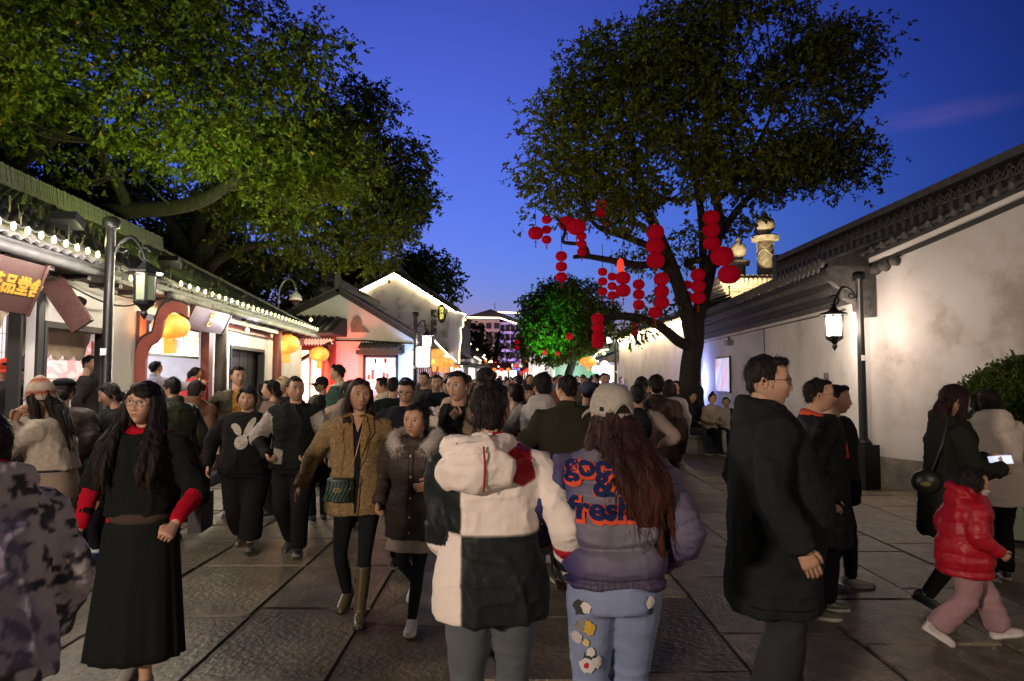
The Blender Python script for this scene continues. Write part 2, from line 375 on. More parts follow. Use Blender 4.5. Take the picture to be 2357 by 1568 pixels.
# ------------------------------------------------------------------ long shop house on the left (local X towards the street, Y along it)
LA = math.atan(.0714); L_O = Vector((-4.8, 6.4, 0))
def LW(x, s, z): return L_O + Vector((x*math.cos(LA)-s*math.sin(LA), x*math.sin(LA)+s*math.cos(LA), z))
def shop_house():
    T = thing('shop_house', 'long low white shop house with mossy tiled roof and open lit stalls', 'shop', L_O, LA)
    wx, pz = -.35, .25                                             # wall face, platform height
    ops = [(-1.9, 1.10, 1.0, 2.5), (1.22, 2.56, pz, 2.24), (3.5, 6.25, pz, 2.62), (7.35, 9.65, pz, 2.26)]
    w = MB(); wall_open(w, wx-.1, wx, -2.5, 13.45, .25, 3.05, ops); w.build('wall', M['plaster'], T)
    e = MB(); e.bx(-2.9, wx-.1, 13.25, 13.45, .25, 3.0); e.build('end_wall', M['plaster'], T)
    p = MB(); p.bx(-3.6, .12, -2.5, 13.6, -.02, pz); p.build('platform', M['plinth'], T)
    st = MB(); st.bx(.122, .42, -2.5, 13.6, -.02, .12); st.build('step', M['plinth'], T)
    # stall interiors: back wall, side walls, ceiling
    i1 = MB(); i1.bx(-3.3, -3.2, -2.5, 6.6, pz, 3.0); i1.build('back_wall', M['white_tile'], T)
    for y, zt in ((2.85, 2.7), (6.45, 2.7)):
        q = MB(); q.bx(-3.198, wx-.102, y, y+.1, pz, zt); q.build('partition_wall', M['white_tile'], T)
    c = MB(); c.bx(-3.198, wx-.102, -2.5, 6.58, 2.72, 2.8); c.build('ceiling', M['white_paint'], T)
    for y, pw, col in ((-.2, 26, (1,.80,.62)), (1.9, 26, (1,.88,.90)), (4.9, 75, (.90,.86,1))):
        f = MB(); f.bx(-2.6, -1.5, y-.09, y+.09, 2.68, 2.715); f.build('ceiling_light', E['tube_white'], T)
        lamp('shop_light', 'AREA', (-1.9, y, 2.66), col, pw, 1.6, T, (0,0,0), sizey=1.2)
    # stall window: frame, glass mullion, counter
    for (a, b, z0, z1, n) in ((1.10, 1.215, .3, 2.75, 'post'), (.80, .84, 1.0, 2.48, 'window_mullion')):
        q = MB(); q.bx(wx-.098, wx+.03, a+.001, b, z0, z1); q.build(n, M['black'], T)
    q = MB(); q.bx(wx-.3, wx+.14, -1.9, 1.098, .93, 1.02); q.build('counter', M['wood_dark'], T)
    q = MB(); q.bx(wx-.19, wx+.03, -1.9, 1.098, .3, .928); q.build('counter_front', M['wood_dark'], T)
    # beige fish-scale valances hanging inside the two stalls
    for y0, y1, zb in ((-1.2, .88, 2.26), (1.3, 2.52, 2.0)):
        n = max(3, int((y1-y0)/.24)); stp = (y1-y0)/n
        V = [(0, -.125, .16), (0, .125, .16)]
        V += [(0, .125*math.cos(a), .125*-math.sin(a)) for a in [math.pi*i/8 for i in range(9)]]
        ms = MB().add([(x, y, z) for x, y, z in V], [(0,1,*range(2, 11))]).add([(x-.012, y, z) for x, y, z in V], [tuple(list(range(10,1,-1))+[1,0])])
        me = ms.mesh('scale', M['beige'])
        for r in range(3):
            for k in range(n+1):
                o = link('valance_scale', me, T, (wx-.28-.014*r if True else 0, y0+stp*(k+.5*(r % 2)), zb+.17*r)); o.rotation_euler = (0, R(8), 0)
    # doorway frames
    for ya, yb, zt in ((1.22, 2.56, 2.24), (7.35, 9.65, 2.26)):
        q = MB(); q.bx(wx-.105, wx+.035, ya-.004, ya+.05, pz, zt+.06); q.bx(wx-.105, wx+.035, yb-.05, yb+.02, pz, zt+.06); q.bx(wx-.105, wx+.033, ya+.05, yb-.05, zt-.01, zt+.06); q.build('door_frame', M['black'], T)
    q = MB(); q.bx(wx-.16, wx-.1, 1.22, 1.42, pz, 2.24); q.build('door_leaf', M['wood_dark'], T)
    q = MB()
    for k in range(4): q.bx(wx-.19, wx-.17, 7.35+k*.575+.012, 7.35+(k+1)*.575-.012, pz, 2.26)
    q.build('door', M['black'], T)  # black panels stand for the dark inside of the open doorway
    # wooden counter, dark pillar, red menu panels in the doorway stall
    q = MB(); q.bx(-3.1, -1.0, 2.3, 2.62, pz, 1.10); q.build('serving_counter', M['wood_brown'], T)
    q = MB(); q.bx(-1.72, -1.5, 2.76, 2.845, pz, 2.5); q.build('pillar', M['wood_dark'], T)
    E['menu_red'] = emit('menu_red', (1,.2,.12), .5, tex=(9, ((.35,(.8,.04,.03)),(.5,(1,.75,.6)),(.65,(.5,.12,.06))), 'CONSTANT'))
    for k in range(3):
        q = MB(); q.bx(-1.22, -.66, 2.82, 2.846, 1.40+.26*k, 1.63+.26*k); q.build('menu_panel', E['menu_red'], T)
    q = MB(); q.bx(-2.2, -1.85, 2.35, 2.6, 1.102, 1.6); q.build('drinks_cooler', E['menu_red'], T)
    # shelves of goods on the back walls
    cols = [mat('goods', c, .5) for c in ((.5,.12,.06),(.45,.32,.08),(.1,.22,.12),(.6,.55,.5),(.2,.12,.08),(.12,.16,.4))]; rs = random.Random(4)
    for y0, y1 in ((3.1,6.3),):
        for z in (1.25, 1.65, 2.05):
            q = MB(); q.bx(-3.19,-2.95,y0,y1,z-.03,z); q.build('shelf', M['wood_brown'], T); y = y0+.08
            while y < y1-.2:
                w_ = rs.uniform(.10,.2); h_ = rs.uniform(.12,.28); k_ = rs.choice(cols)
                jar = rs.random() < .5; G_ = thing('jar' if jar else 'box', ('coloured jar' if jar else 'coloured box')+' on the shelves at the back of the menu shop', 'jar' if jar else 'box', LW(-3.07, y+w_/2, z), LA, 'goods on the shop shelves')
                (MB().lathe([(w_*.42,0),(w_*.45,h_*.6),(w_*.2,h_*.75)], n=10) if jar else MB().bx(-.08,.08,-w_/2,w_/2,0,h_*.8)).build('body', k_, G_); (MB().lathe([(w_*.2,h_*.751),(w_*.22,h_)], n=10) if jar else MB().bx(-.081,.081,-w_/2-.001,w_/2+.001,h_*.801,h_)).build('lid', M['grey_metal' if jar else 'beige'], G_); y += w_+rs.uniform(.02,.12)
    for k in range(9):
        q = MB(); q.bx(-2.9+k*.27,-2.895+k*.27,2.843,2.8485,pz,2.7); q.build('tile_joint', M['grey_metal'], T)
        q = MB(); q.bx(-3.19,-.56,2.8435,2.8487,.5+k*.25,.505+k*.25); q.build('tile_joint', M['grey_metal'], T)
    # shop front: posts, lintel, hanging menu screen
    for a in (3.5, 6.2):
        q = MB(); q.bx(wx-.1, wx+.05, a-.1, a+.1, pz, 2.62); q.build('post', M['wood_red'], T)
    for s_, m in ((6.2, 'wood_dark'), (10.0, 'wood_red')):
        q = MB().lathe(((.105, .26), (.11, 1.4), (.10, 2.9)), (-.12, s_, pz), 12); q.build('column', M[m], T, True)
        q = MB().lathe(((.17, 0), (.22, .08), (.22, .16), (.15, .26)), (-.12, s_, pz), 14); q.build('column_base', M['plinth'], T, True)
    q = MB(); q.bx(wx+.002, wx+.09, 6.35, 13.4, 2.6, 2.78); q.build('lintel', M['wood_red'], T)
    q = MB(); q.bx(-.17, -.07, 6.3, 10.0, 2.70, 2.836); q.build('eave_beam', M['wood_dark'], T)
    # roof
    A, B, C, D = (.06, -2.6, 2.98), (.06, 13.6, 2.98), (-2.2, 8.3, 4.34), (-2.2, -2.6, 4.34)
    r = MB(); r.add([A, B, C, D, (.06,-2.6,2.9), (.06,13.6,2.9), (-2.2,8.3,4.2), (-2.2,-2.6,4.2)], [(0,1,2,3),(7,6,5,4),(0,4,5,1),(1,5,6,2),(2,6,7,3),(3,7,4,0)]); r.build('roof', M['tile_dark'], T)
    def ins(u, v): return u <= 1 - v*(5.3/16.2) - .005
    tile_slope(T, A, B, (-2.2, 13.6, 4.34), D, M['tile'], 104, 26, 300, inside=ins)
    bk = MB(); bk.add([(-2.2,-2.6,4.34), (-2.2,8.3,4.34), (-4.6,13.6,2.9), (-4.6,-2.6,2.9), (.06,13.6,2.9)], [(0,3,2,1), (1,2,4)]); bk.build('rear_roof', M['tile_dark'], T)
    hp = MB().tube([(-2.2,8.3,4.42), (-1.1,10.95,3.75), (.05,13.62,3.04)], .07, 8); hp.build('hip_ridge', M['tile'], T, True)
    # ridge of upright tiles: thin leaves standing on edge, two runs
    def ridge(y0, y1, h):
        q = MB(); q.bx(-2.32, -2.08, y0, y1, 4.30, 4.42); q.build('ridge_base', M['tile'], T)
        n = int((y1-y0)/.05); m = MB().bx(-.11, .11, -.018, .018, 0, h).mesh('ridge_tile', M['tile'])
        lst = sorted(range(n), key=lambda k: k)
        rest = MB()
        for k in lst:
            y = y0+.05*k+.025
            if k % 1 == 0 and k < 110: o = link('ridge_tile', m, T, (-2.2+float(rng.uniform(-.01,.01)), y, 4.42), (R(float(rng.uniform(6,16))), 0, 0))
            else: rest.bx(-2.31, -2.09, y-.018, y+.018, 4.42, 4.42+h)
        if rest.n: tag(rest.build('ridge_tiles', M['tile'], T), kind='stuff')
    ridge(-2.5, 2.9, .3); ridge(2.95, 8.3, .24)
    gt = MB().tube([(.10, -2.6, 2.88), (.10, 1.9, 2.88)], .06, 8); gt.build('gutter', M['tile_dark'], T, True)
    gt = MB().tube([(.10, 3.4, 2.86), (.10, 13.75, 2.86)], .055, 8); gt.build('gutter', M['tile'], T, True)
    eb = MB(); eb.bx(-.348, .05, -2.6, 13.55, 2.84, 2.895); eb.build('eave_soffit', M['wood_dark'], T)
    for k in range(22):
        q = MB(); q.bx(-.345, .02, -2.2+k*.72, -2.12+k*.72, 2.79, 2.838); q.build('rafter', M['wood_dark'], T)
    return T
shop = shop_house()

def wood_sign(name, label, cx, s, z, w, h, tilt, text, txt_size, x=-.2):
    T = thing(name, label, 'sign', LW(x, s, z), LA)
    T.rotation_euler = (0, R(tilt), LA)
    q = MB(); q.bx(-.03, .03, -w/2, w/2, -h/2, h/2); q.build('board', M['wood_sign'], T)
    for a, b, c, d in ((-w/2-.02, -w/2+.03, -h/2-.02, h/2+.02), (w/2-.03, w/2+.02, -h/2-.02, h/2+.02)):
        q = MB(); q.bx(-.035, .042, a, b, c, d); q.build('frame', M['wood_sign'], T)
    me = text_mesh('lettering', text, txt_size, M['gold'], .006, bold=.006)
    link('lettering', me, T, (.036, w*.33 if w > 1.95 else 0, 0), (math.pi/2, 0, math.pi/2))
    return T
wood_sign('shop_sign', 'dark brown board with gold characters over the far left stall window', 0, -.50, 2.56, 2.1, .52, 20, '花品堂舍', .20, -.04)
wood_sign('shop_sign', 'tilted brown board with a gold character above the lit menu screen', 0, 5.25, 2.64, 1.7, .40, 24, '艺', .26, -.02)
def side_board():
    T = thing('screen_board', 'narrow red brown board leaning out from the white wall under the eave', 'sign', LW(-.12, 1.2, 2.55), LA)
    q = MB(); q.bx(-.32, .3, -.03, .03, -.32, .25); o = q.build('board', M['wood_sign'], T, rot=(0, R(-35), 0)); o.scale = (.4, 1, 1.2)
side_board()
def cloud_screen():
    # carved wooden side screen with a stepped cloud outline, standing out from the wall
    s0 = 3.42; out_k = 1.08; T = thing('cloud_screen', 'red wooden side screen with black cloud shaped edge beside the orange lantern', 'screen', LW(-.348, s0, .25), LA)
    out = [(0,0),(0,1.62),(.03,1.74),(.10,1.83),(.19,1.88),(.25,1.90),(.28,1.98),(.30,2.10),(.35,2.22),(.43,2.30),(.54,2.33),(.68,2.31),(.78,2.26)]
    inn = [(.78,2.12),(.66,2.17),(.54,2.19),(.47,2.16),(.42,2.08),(.40,1.97),(.37,1.85),(.31,1.78),(.22,1.73),(.18,1.66),(.16,1.56),(.16,0)]
    out = [(x*.92, z*out_k) for x, z in out]; inn = [(x*.92, z*out_k) for x, z in inn]
    q = MB().prism(out+inn, 1, -.035, .035); q.build('panel', mat('screen_red', (.30,.07,.05), .5, var=.2), T)
    rim = [Vector((x-.012, 0, z+.012)) for x, z in out]
    q = MB().tube(rim, .03, 6); q.build('rim', M['black'], T)
    return T
cloud_screen()
def menu_screen():
    T = thing('menu_lightbox', 'bright hanging menu lightbox with food pictures over the shop counter', 'lightbox', LW(-.46, 5.05, 2.02), LA)
    q = MB(); q.bx(-.05, 0, -1.0, 1.0, -.02, .50); q.build('case', M['grey_metal'], T)
    cs = [((.3,.16,.05),(1,.93,.85)), ((.95,.55,.1),(.9,.5,.2)), ((.25,.2,.55),(.95,.95,1)), ((.55,.25,.1),(1,.9,.9)), ((.9,.7,.4),(.3,.15,.1))]
    for k in range(5):
        a, b = cs[k]; m = emit('menu_picture', (1,1,1), 2.2, tex=(6+k, ((.40,a),(.5,b),(.62,(1,.97,.95))), 'LINEAR'))
        q = MB(); q.bx(.001, .008, -.97+k*.39, -.60+k*.39, .02, .46); q.build('food_picture', m, T)
    for y in (-.8, .8):
        q = MB().tube([(-.02, y, .5), (-.02, y, .62)], .008, 6); q.build('hanger', M['black_metal'], T)
menu_screen()

# string of bulbs under the eave, floodlights on the roof
def bulb_string(label, pts, n0=None, group='strings of bulbs', m='bulb', r=.024, light=None):
    T = thing('string_lights', label, 'string lights', pts[0], 0, group); o = Vector(pts[0])
    me = MB().lathe([(.012,.05),(.02,.03),(r,0),(r*.8,-r*.8),(.004,-r*1.25)], n=8).mesh('bulb', E[m], True)
    for p in pts: link('bulb', me, T, Vector(p)-o)
    c = []
    for a, b in zip(pts, pts[1:]):
        a = Vector(a)-o; b = Vector(b)-o; c += [a+Vector((0,0,.05)), (a+b)/2+Vector((0,0,.02))]
    if len(pts) > 1: q = MB().tube(c+[Vector(pts[-1])-o+Vector((0,0,.05))], .007, 5); q.build('cable', M['cable'], T)
    if light:
        for i in range(0, len(pts), light[0]): lamp('bulb_light', 'POINT', Vector(pts[i])-o+Vector((.38,0,-.16)), light[2] if len(light) > 2 else (1,.90,.66), light[1], .05, T)
        for i in range(0, len(pts), light[0]): lamp('bulb_light', 'POINT', Vector(pts[i])-o+Vector((-.10,0,.16)), (1,.95,.45), light[1]*.09, .04, T)
    return T
bulb_string('first short string of bulbs above the gold lettered sign', [LW(.16, -1.4+.21*k, 3.06) for k in range(15)], light=(2, 36, (1,.88,.80)))
bulb_string('lone bulb beside the near left lamp post', [LW(.16, 2.12, 2.9)], light=(1, 26))
bulb_string('long string of bulbs along the eave past the cloud screen', [LW(.17, 3.62+.316*k, 3.04) for k in range(31)], light=(3, 36, (1,.93,.58)))
bulb_string('single hanging bulb in the porch beyond the brown sign', [LW(.0, 7.3, 2.62)], r=.045, light=(1, 60, (.92,.86,1)))
bulb_string('bright bulb on the roof corner near the dark porch', [LW(.0, 13.0, 3.32)], r=.05, light=(1, 8))
def floodlight(label, loc, target, col, power, spot=110, size=.14, group='floodlights'):
    T = thing('floodlight', label, 'floodlight', loc, 0, group)
    q = Vector(target)-Vector(loc); e = q.to_track_quat('-Z', 'Y').to_euler()
    o = MB().bx(-size, size, -size*.75, size*.75, -.05, .05).build('housing', M['black_metal'], T, rot=e)
    MB().bx(-size*.9, size*.9, -size*.65, size*.65, -.056, -.0505).build('lens', emit('lens_glow', col, 6), o)
    MB().bar((0,0,-.02), (0,0,-.3), .03).build('bracket', M['black_metal'], T)
    lamp('flood_beam', 'SPOT', q.normalized()*.09, col, power, .08, T, e, spot)
    return T
GRN = (.70, 1.0, .14)
floodlight('black floodlight on the left roof behind the first bulbs', LW(-.05, 1.1, 3.40), LW(.0, 4.0, 10), GRN, 320, 140)
floodlight('black floodlight on the left roof near the second bulb string', LW(-.05, 3.75, 3.38), LW(-.4, 8, 10), GRN, 470, 140)
floodlight('black floodlight on the left roof just outside the picture edge', LW(-.05, -1.2, 3.42), LW(.2, 1, 10), GRN, 200, 140)

# ------------------------------------------------------------------ lamps and lanterns
def street_lamp(label, loc, side, ht, lit, arm=.42, ped=.95, lw=.30, power=60, sq=True, group='lantern lamp posts'):
    """round post, pedestal, scroll arm and a six-sided hanging lantern"""
    T = thing('street_lamp', label, 'street lamp', loc, 0, group)
    if sq: MB().box((0,0,ped/2), (.30,.30,ped), R(20)).build('pedestal', M['black_metal'], T)
    else: MB().lathe([(.19,0),(.19,ped*.55),(.15,ped*.62),(.21,ped*.72),(.21,ped*.86),(.1,ped)], n=8).build('pedestal', M['black_metal'], T)
    MB().lathe([(.13,ped),(.10,ped+.05),(.062,ped+.1),(.052,ht*.75),(.055,ht-.14),(.095,ht-.13),(.095,ht-.03),(.06,ht)], n=14).build('post', M['black_metal'], T, True)
    MB().bx(-.035,.035,-.078,-.068,1.92,2.0).build('number_plate', M['white_paint'], T)
    s = side; pts = [(s*.06,0,ht-.42),(s*.12,0,ht-.30),(s*.25,0,ht-.24),(s*(arm-.06),0,ht-.36),(s*arm,0,ht-.50)]
    p, r = smooth_path(pts, [.022]*5, 6); a = MB().tube(p, r, 6)
    sc = [(s*(arm-.0)+s*.10*math.cos(t)*(.4+.6*t/5), 0, ht-.42+.10*math.sin(t)*(.4+.6*t/5)) for t in np.linspace(5.2, 0.2, 14)]; a.tube(sc, .014, 6)
    sc = [(s*.13+.07*math.cos(t)*(t/6), 0, ht-.36+.07*math.sin(t)*(t/6)) for t in np.linspace(6, .5, 14)]; a.tube(sc, .012, 6); a.build('scroll_arm', M['black_metal'], T, True)
    z = ht-.50; n = 6
    LN = bpy.data.objects.new('lantern', None); COL.objects.link(LN); LN.parent = T; LN.location = (s*arm, 0, z)
    MB().lathe([(.02,0),(.035,-.04),(.05,-.06),(.10,-.11),(lw*.72,-.145),(lw*.75,-.165),(lw*.55,-.17)], n=n).build('lantern_cap', M['black_metal'], LN)
    MB().lathe([(lw*.44,-.175),(lw*.40,-.50)], n=n).build('lantern_glass', E['lamp_white' if lit else 'lamp_dim'], LN)
    f = MB()
    for k in range(n):
        a_ = 2*math.pi*k/n; f.bar((lw*.455*math.cos(a_), lw*.455*math.sin(a_), -.17), (lw*.415*math.cos(a_), lw*.415*math.sin(a_), -.505), .018)
        b_ = 2*math.pi*(k+1)/n
        f.bar((lw*.45*math.cos(a_), lw*.45*math.sin(a_), -.19), (lw*.45*math.cos(b_), lw*.45*math.sin(b_), -.19), .022)
        f.bar((lw*.42*math.cos(a_), lw*.42*math.sin(a_), -.495), (lw*.42*math.cos(b_), lw*.42*math.sin(b_), -.495), .022)
    f.build('lantern_frame', M['black_metal'], LN)
    MB().lathe([(lw*.46,-.50),(lw*.40,-.535),(.06,-.57),(.03,-.61),(.045,-.64),(.03,-.67),(.004,-.71)], n=8).build('finial', M['black_metal'], LN)
    if lit:
        for k in range(3):
            a_ = 2*math.pi*(k+.5)/3; lamp('lamp_light', 'POINT', (lw*.8*math.cos(a_), lw*.8*math.sin(a_), -.34), (1,.78,.63), power/3, .12, LN)
    return T
lp = pix(1991, 1120, 10.35); street_lamp('tall black lamp post with lit lantern against the pale right wall', (lp.x, 10.35, 0), -1, 3.28, True, .40, .66, power=115)
street_lamp('thick black lamp post with unlit greenish lantern before the left stalls', (-4.72, 7.95, 0), 1, 3.55, False, .42, 1.0, .28, sq=False)
street_lamp('small lit lamp post before the pink gable house', (pix(955,900,19).x, 19, 0), 1, 3.5, True, .32, .6, .28, power=45)
street_lamp('lit lamp post outside the picture on the left', (-4.4, -2.6, 0), 1, 3.5, True, .42, 1.0, .33, power=1700)  # this post and the next are added behind the camera as foreground fill
street_lamp('lit lamp post outside the picture on the right', (5.0, -1.2, 0), -1, 3.3, True, .42, .66, .33, power=330)
def lightbox():
    p = pix(974, 822, 18.9); T = thing('lightbox', 'white glowing rounded light box hung on the small lamp post', 'lightbox', p)
    o = [( .20*c+ (.0), .29*s_) for c, s_ in []]
    def rr(w, h, r): 
        return [(cx+r*math.cos(a), cz+r*math.sin(a)) for cx, cz, a0 in ((w-r,h-r,0),(-w+r,h-r,90),(-w+r,-h+r,180),(w-r,-h+r,270)) for a in [R(a0+t) for t in (0,30,60,90)]]
    MB().prism(rr(.22,.31,.06), 1, -.05, .05).build('frame', M['black_metal'], T)
    MB().prism(rr(.195,.285,.05), 1, -.056, -.0505).build('panel', E['lightbox'], T)
    MB().bar((-.22,0,.2), (-.30,0,.2), .03).build('bracket', M['black_metal'], T)
lightbox()
_lan = {}
def glow_lantern(label, loc, rx=.27, rz=.21, m='lantern_glow', group='glowing orange lanterns', power=14, tail=True):
    T = thing('lantern', label, 'lantern', loc, 0, group)
    key = (round(rx,2), round(rz,2), m)
    if key not in _lan:
        n = 24; pr = [(rx*(math.cos(t)**.8 if math.cos(t) > 0 else 0)+.03, rz*math.sin(t)) for t in np.linspace(-1.45, 1.45, 13)]
        _lan[key] = (MB().lathe(pr, n=n, lobes=12, la=.02).mesh('shade', E[m], True),
                     MB().lathe([(rx*.42, rz*.95),(rx*.45, rz*1.0),(rx*.42, rz*1.14),(.01, rz*1.15)], n=12).mesh('cap', M['gold']),
                     MB().bx(-.07,.07,-.07,.07,-rz*1.05-.22,-rz*1.02).mesh('tassel', E['lantern_glow']))
    a, b, c = _lan[key]
    link('shade', a, T); link('cap', b, T)
    if tail: link('tassel', c, T)
    MB().tube([(0,0,rz*1.1),(0,0,rz*1.1+.25)], .006, 5).build('hanger', M['cable'], T)
    if power: lamp('lantern_light', 'POINT', (0,-rx-.08,-.08), (1,.42,.14), power, .15, T)
    return T
glow_lantern('big orange lantern beside the red cloud shaped screen', pix(393, 752, 10.3), .235, .18, power=14)
glow_lantern('orange lantern under the porch eave by the red column', pix(660, 793, 17.6), .29, .24, power=10)
glow_lantern('orange lantern in front of the lattice doors', pix(735, 816, 20.6), .26, .21, power=10)

def eave_cables():
    for k, (s0, s1, z, sag, lab) in enumerate(((.9, 3.5, 2.80, .22, 'black cable drooping under the left eave behind the lamp post'), (1.4, 3.6, 2.84, .12, 'second thinner cable drooping under the left eave'), (-1.6, 1.6, 2.80, .10, 'black cable sagging above the gold lettered sign'))):
        T = thing('cable', lab, 'cable', LW(-.2, s0, z)); o = T.location.copy()
        MB().tube([LW(-.2-.02*k+.12*math.sin(math.pi*t), s0+(s1-s0)*t, z-sag*math.sin(math.pi*t)**1.3)-o for t in np.linspace(0,1,16)], .012-.003*k, 5).build('wire', M['cable'], T)
    T = thing('spotlight', 'small black double spotlight under the first left eave', 'spotlight', LW(-.3, 1.55, 2.62), LA)
    for y in (-.12,.12): MB().lathe([(.03,-.05),(.055,.0),(.06,.07)], (0,0,0), 10).build('head', M['black_metal'], T, loc=(.08,y,-.04), rot=(R(120),0,R(70)))
    MB().bar((0,-.14,.02),(0,.14,.02),.025).build('bracket', M['black_metal'], T)
    # grass tufts growing between the old tiles
    r = random.Random(8); q = MB()
    for k in range(60):
        s_ = r.uniform(-2, 9); x_ = -r.uniform(.1, 1.9); z_ = 2.98+(-x_+.06)/2.26*1.36+.05
        for j in range(4):
            a = Vector((x_, s_+r.uniform(-.03,.03), z_)); b = a+Vector((r.uniform(-.08,.1), r.uniform(-.08,.08), r.uniform(.08,.28))); w = .006
            q.add([(a.x,a.y-w,a.z),(a.x,a.y+w,a.z),tuple(b)], [(0,1,2)])
    tag(q.build('roof_weeds', mat('dry_weed', (.22,.2,.09), .9), shop), kind='stuff')
eave_cables()
# ------------------------------------------------------------------ right hand white wall with tiled coping
def right_house():
    T = thing('white_wall_house', 'long white walled house with dark tiled eave along the right side', 'house', (5.5, 10.9, 0), 0)
    sl = .055                                                    # the street side runs a little outwards
    def X(y, off=0): return off + sl*y                            # local: y along the street
    def strip(name, m, x0, x1, z0, z1, y0=0, y1=11.2, parent=T):
        q = MB(); V = [(X(y0,x0),y0,z0),(X(y0,x1),y0,z0),(X(y1,x1),y1,z0),(X(y1,x0),y1,z0),(X(y0,x0),y0,z1),(X(y0,x1),y0,z1),(X(y1,x1),y1,z1),(X(y1,x0),y1,z1)]
        q.add(V, ((0,3,2,1),(4,5,6,7),(0,1,5,4),(1,2,6,5),(2,3,7,6),(3,0,4,7))); return q.build(name, m, parent)
    strip('wall', M['plaster'], 0, .25, .44, 2.86)
    strip('plinth', M['plinth'], -.07, .25, -.02, .438)
    # near wall: swings away from the corner; its coping climbs towards the ridge
    O0, O1 = Vector((.22, 0, 0)), Vector((1.14, -2.6, 0)); od = (O1-O0).normalized(); on = Vector((od.y, -od.x, 0)); on = on if on.x < 0 else -on
    zt = lambda t: 3.40+.50*t+.05*t*t
    def obl(name, m, a0, a1, zl, zh, t0=0.0, t1=1.0, n=10):
        """band along the oblique wall between offsets a0 (back) and a1 (front)"""
        V = []; F = []
        for k in range(n+1):
            t = t0+(t1-t0)*k/n; p = O0.lerp(O1, t); z0 = zl(t) if callable(zl) else zl; z1 = zh(t) if callable(zh) else zh
            for o_, z in ((a0,z0),(a1,z0),(a1,z1),(a0,z1)): w = p+on*o_; V.append((w.x, w.y, z))
        for k in range(n):
            for j in range(4): F.append((4*k+j, 4*k+(j+1)%4, 4*k+4+(j+1)%4, 4*k+4+j))
        F += [(0,1,2,3), (4*n+3,4*n+2,4*n+1,4*n)]
        q = MB().add(V, F); return q.build(name, m, T)
    obl('near_wall', M['plaster_peel'], -.2, 0, .44, lambda t: zt(t))
    obl('near_plinth', M['plinth'], -.2, .07, -.02, .438)
    obl('eave_band', M['black'], -.02, .06, lambda t: zt(t)+.001, lambda t: zt(t)+.06)
    obl('white_band', M['plaster'], -.02, .12, lambda t: zt(t)+.062, lambda t: zt(t)+.125)
    obl('eave_board', M['tile_dark'], -.02, .16, lambda t: zt(t)+.127, lambda t: zt(t)+.19)
    q = MB().tube([(X(y_,-.03), y_, 2.78) for y_ in (.3,3,6,9,11)], .012, 5); q.build('conduit', M['cable'], T)
    q = MB().tube([(X(4.6,-.02),4.6,2.78),(X(4.6,-.02),4.6,2.2)], .010, 5); q.build('conduit', M['cable'], T)
    q = MB(); q.bx(1.14, 1.34, -9, -2.602, .0, 3.95); q.build('rear_wall', M['plaster_peel'], T)
    # stepped cornice under the tiles
    for k in range(6):
        strip('cornice_course', M['tile_dark'] if k % 2 else M['tile'], -.06-.075*k, .25, 2.86+.095*k, 2.86+.095*k+.093, -.02+.0*k, 11.2)
    # corbelled corner scrolls at the end of the cornice
    pr = [(.25,2.62),(.12,2.62),(.02,2.70),(-.05,2.72),(-.06,2.84),(-.16,2.88),(-.24,2.92),(-.25,3.06),(-.36,3.12),(-.44,3.2),(-.46,3.43),(.25,3.43)]
    q = MB().prism(pr, 1, -.16, -.022); q.build('corbel', M['tile'], T)
    q = MB().prism([(-.5,3.435),(.15,3.42),(.20,3.60),(2.15,4.46),(2.15,4.52),(-.5,3.50)], 1, -.168, -.152); q.build('verge_board', M['tile_dark'], T)
    for t, r in ((.02,.06),(.07,.08),(.13,.09),(.20,.07)):
        p = O0.lerp(O1, t); w = p+on*.10; w2 = p-on*.02; q = MB().tube([(w.x,w.y,zt(t)-.06),(w2.x,w2.y,zt(t)-.06)], r, 12); q.build('corbel_scroll', M['tile'], T, True)
    # upper roof: plane from the eave up to the ridge, near part starts at the set-back wall
    r = MB(); r.add([(X(0,-.5),-.15,3.46),(X(8.3,-.5),8.3,3.46),(2.15,8.3,4.5),(2.15,-.15,4.5)], [(0,1,2,3)])
    r.add([(X(0,-.5),-.15,3.42),(X(8.3,-.5),8.3,3.42),(2.15,8.3,4.44),(2.15,-.15,4.44)], [(3,2,1,0)])
    r.add([(X(8.3,-.5),8.3,3.46),(X(11.2,-.5),11.2,3.46),(1.35,11.2,3.78),(1.3,8.3,3.82),(1.35,11.2,3.3),(1.3,8.3,3.3)], [(0,1,2,3),(3,2,4,5)]); r.build('roof', M['tile_dark'], T)
    cop = lambda t, o_=.17: O0.lerp(O1, t)+on*o_+Vector((0,0,zt(t)+.195))
    r = MB(); V = []; n = 8
    for k in range(n+1): c_ = cop(k/n); V += [tuple(c_), (2.15, -.16-2.44*k/n, 4.5)]
    r.add(V, [(2*k,2*k+1,2*k+3,2*k+2) for k in range(n)]); r.add([(1.0,-9,4.12),(1.0,-2.6,4.12),(2.15,-2.6,4.5),(2.15,-9,4.5)], [(0,1,2,3)]); r.build('near_roof', M['tile_dark'], T)
    q = MB()
    # tile rows: a half round run up the slope with a round end cap at the eave
    n = 52
    V, F = arc_tile(.13, 2.75, .07); me = MB().add(V, F).mesh('tile_row', M['tile'], True)
    cap = MB().tube([(0,0,0),(.05,0,0)], .075, 12).mesh('tile_end', M['tile'])
    dripv = MB().prism([(-.07,.02),(.07,.02),(.05,-.06),(0,-.10),(-.05,-.06)], 0, 0, .03).mesh('drip_tile', M['tile'])
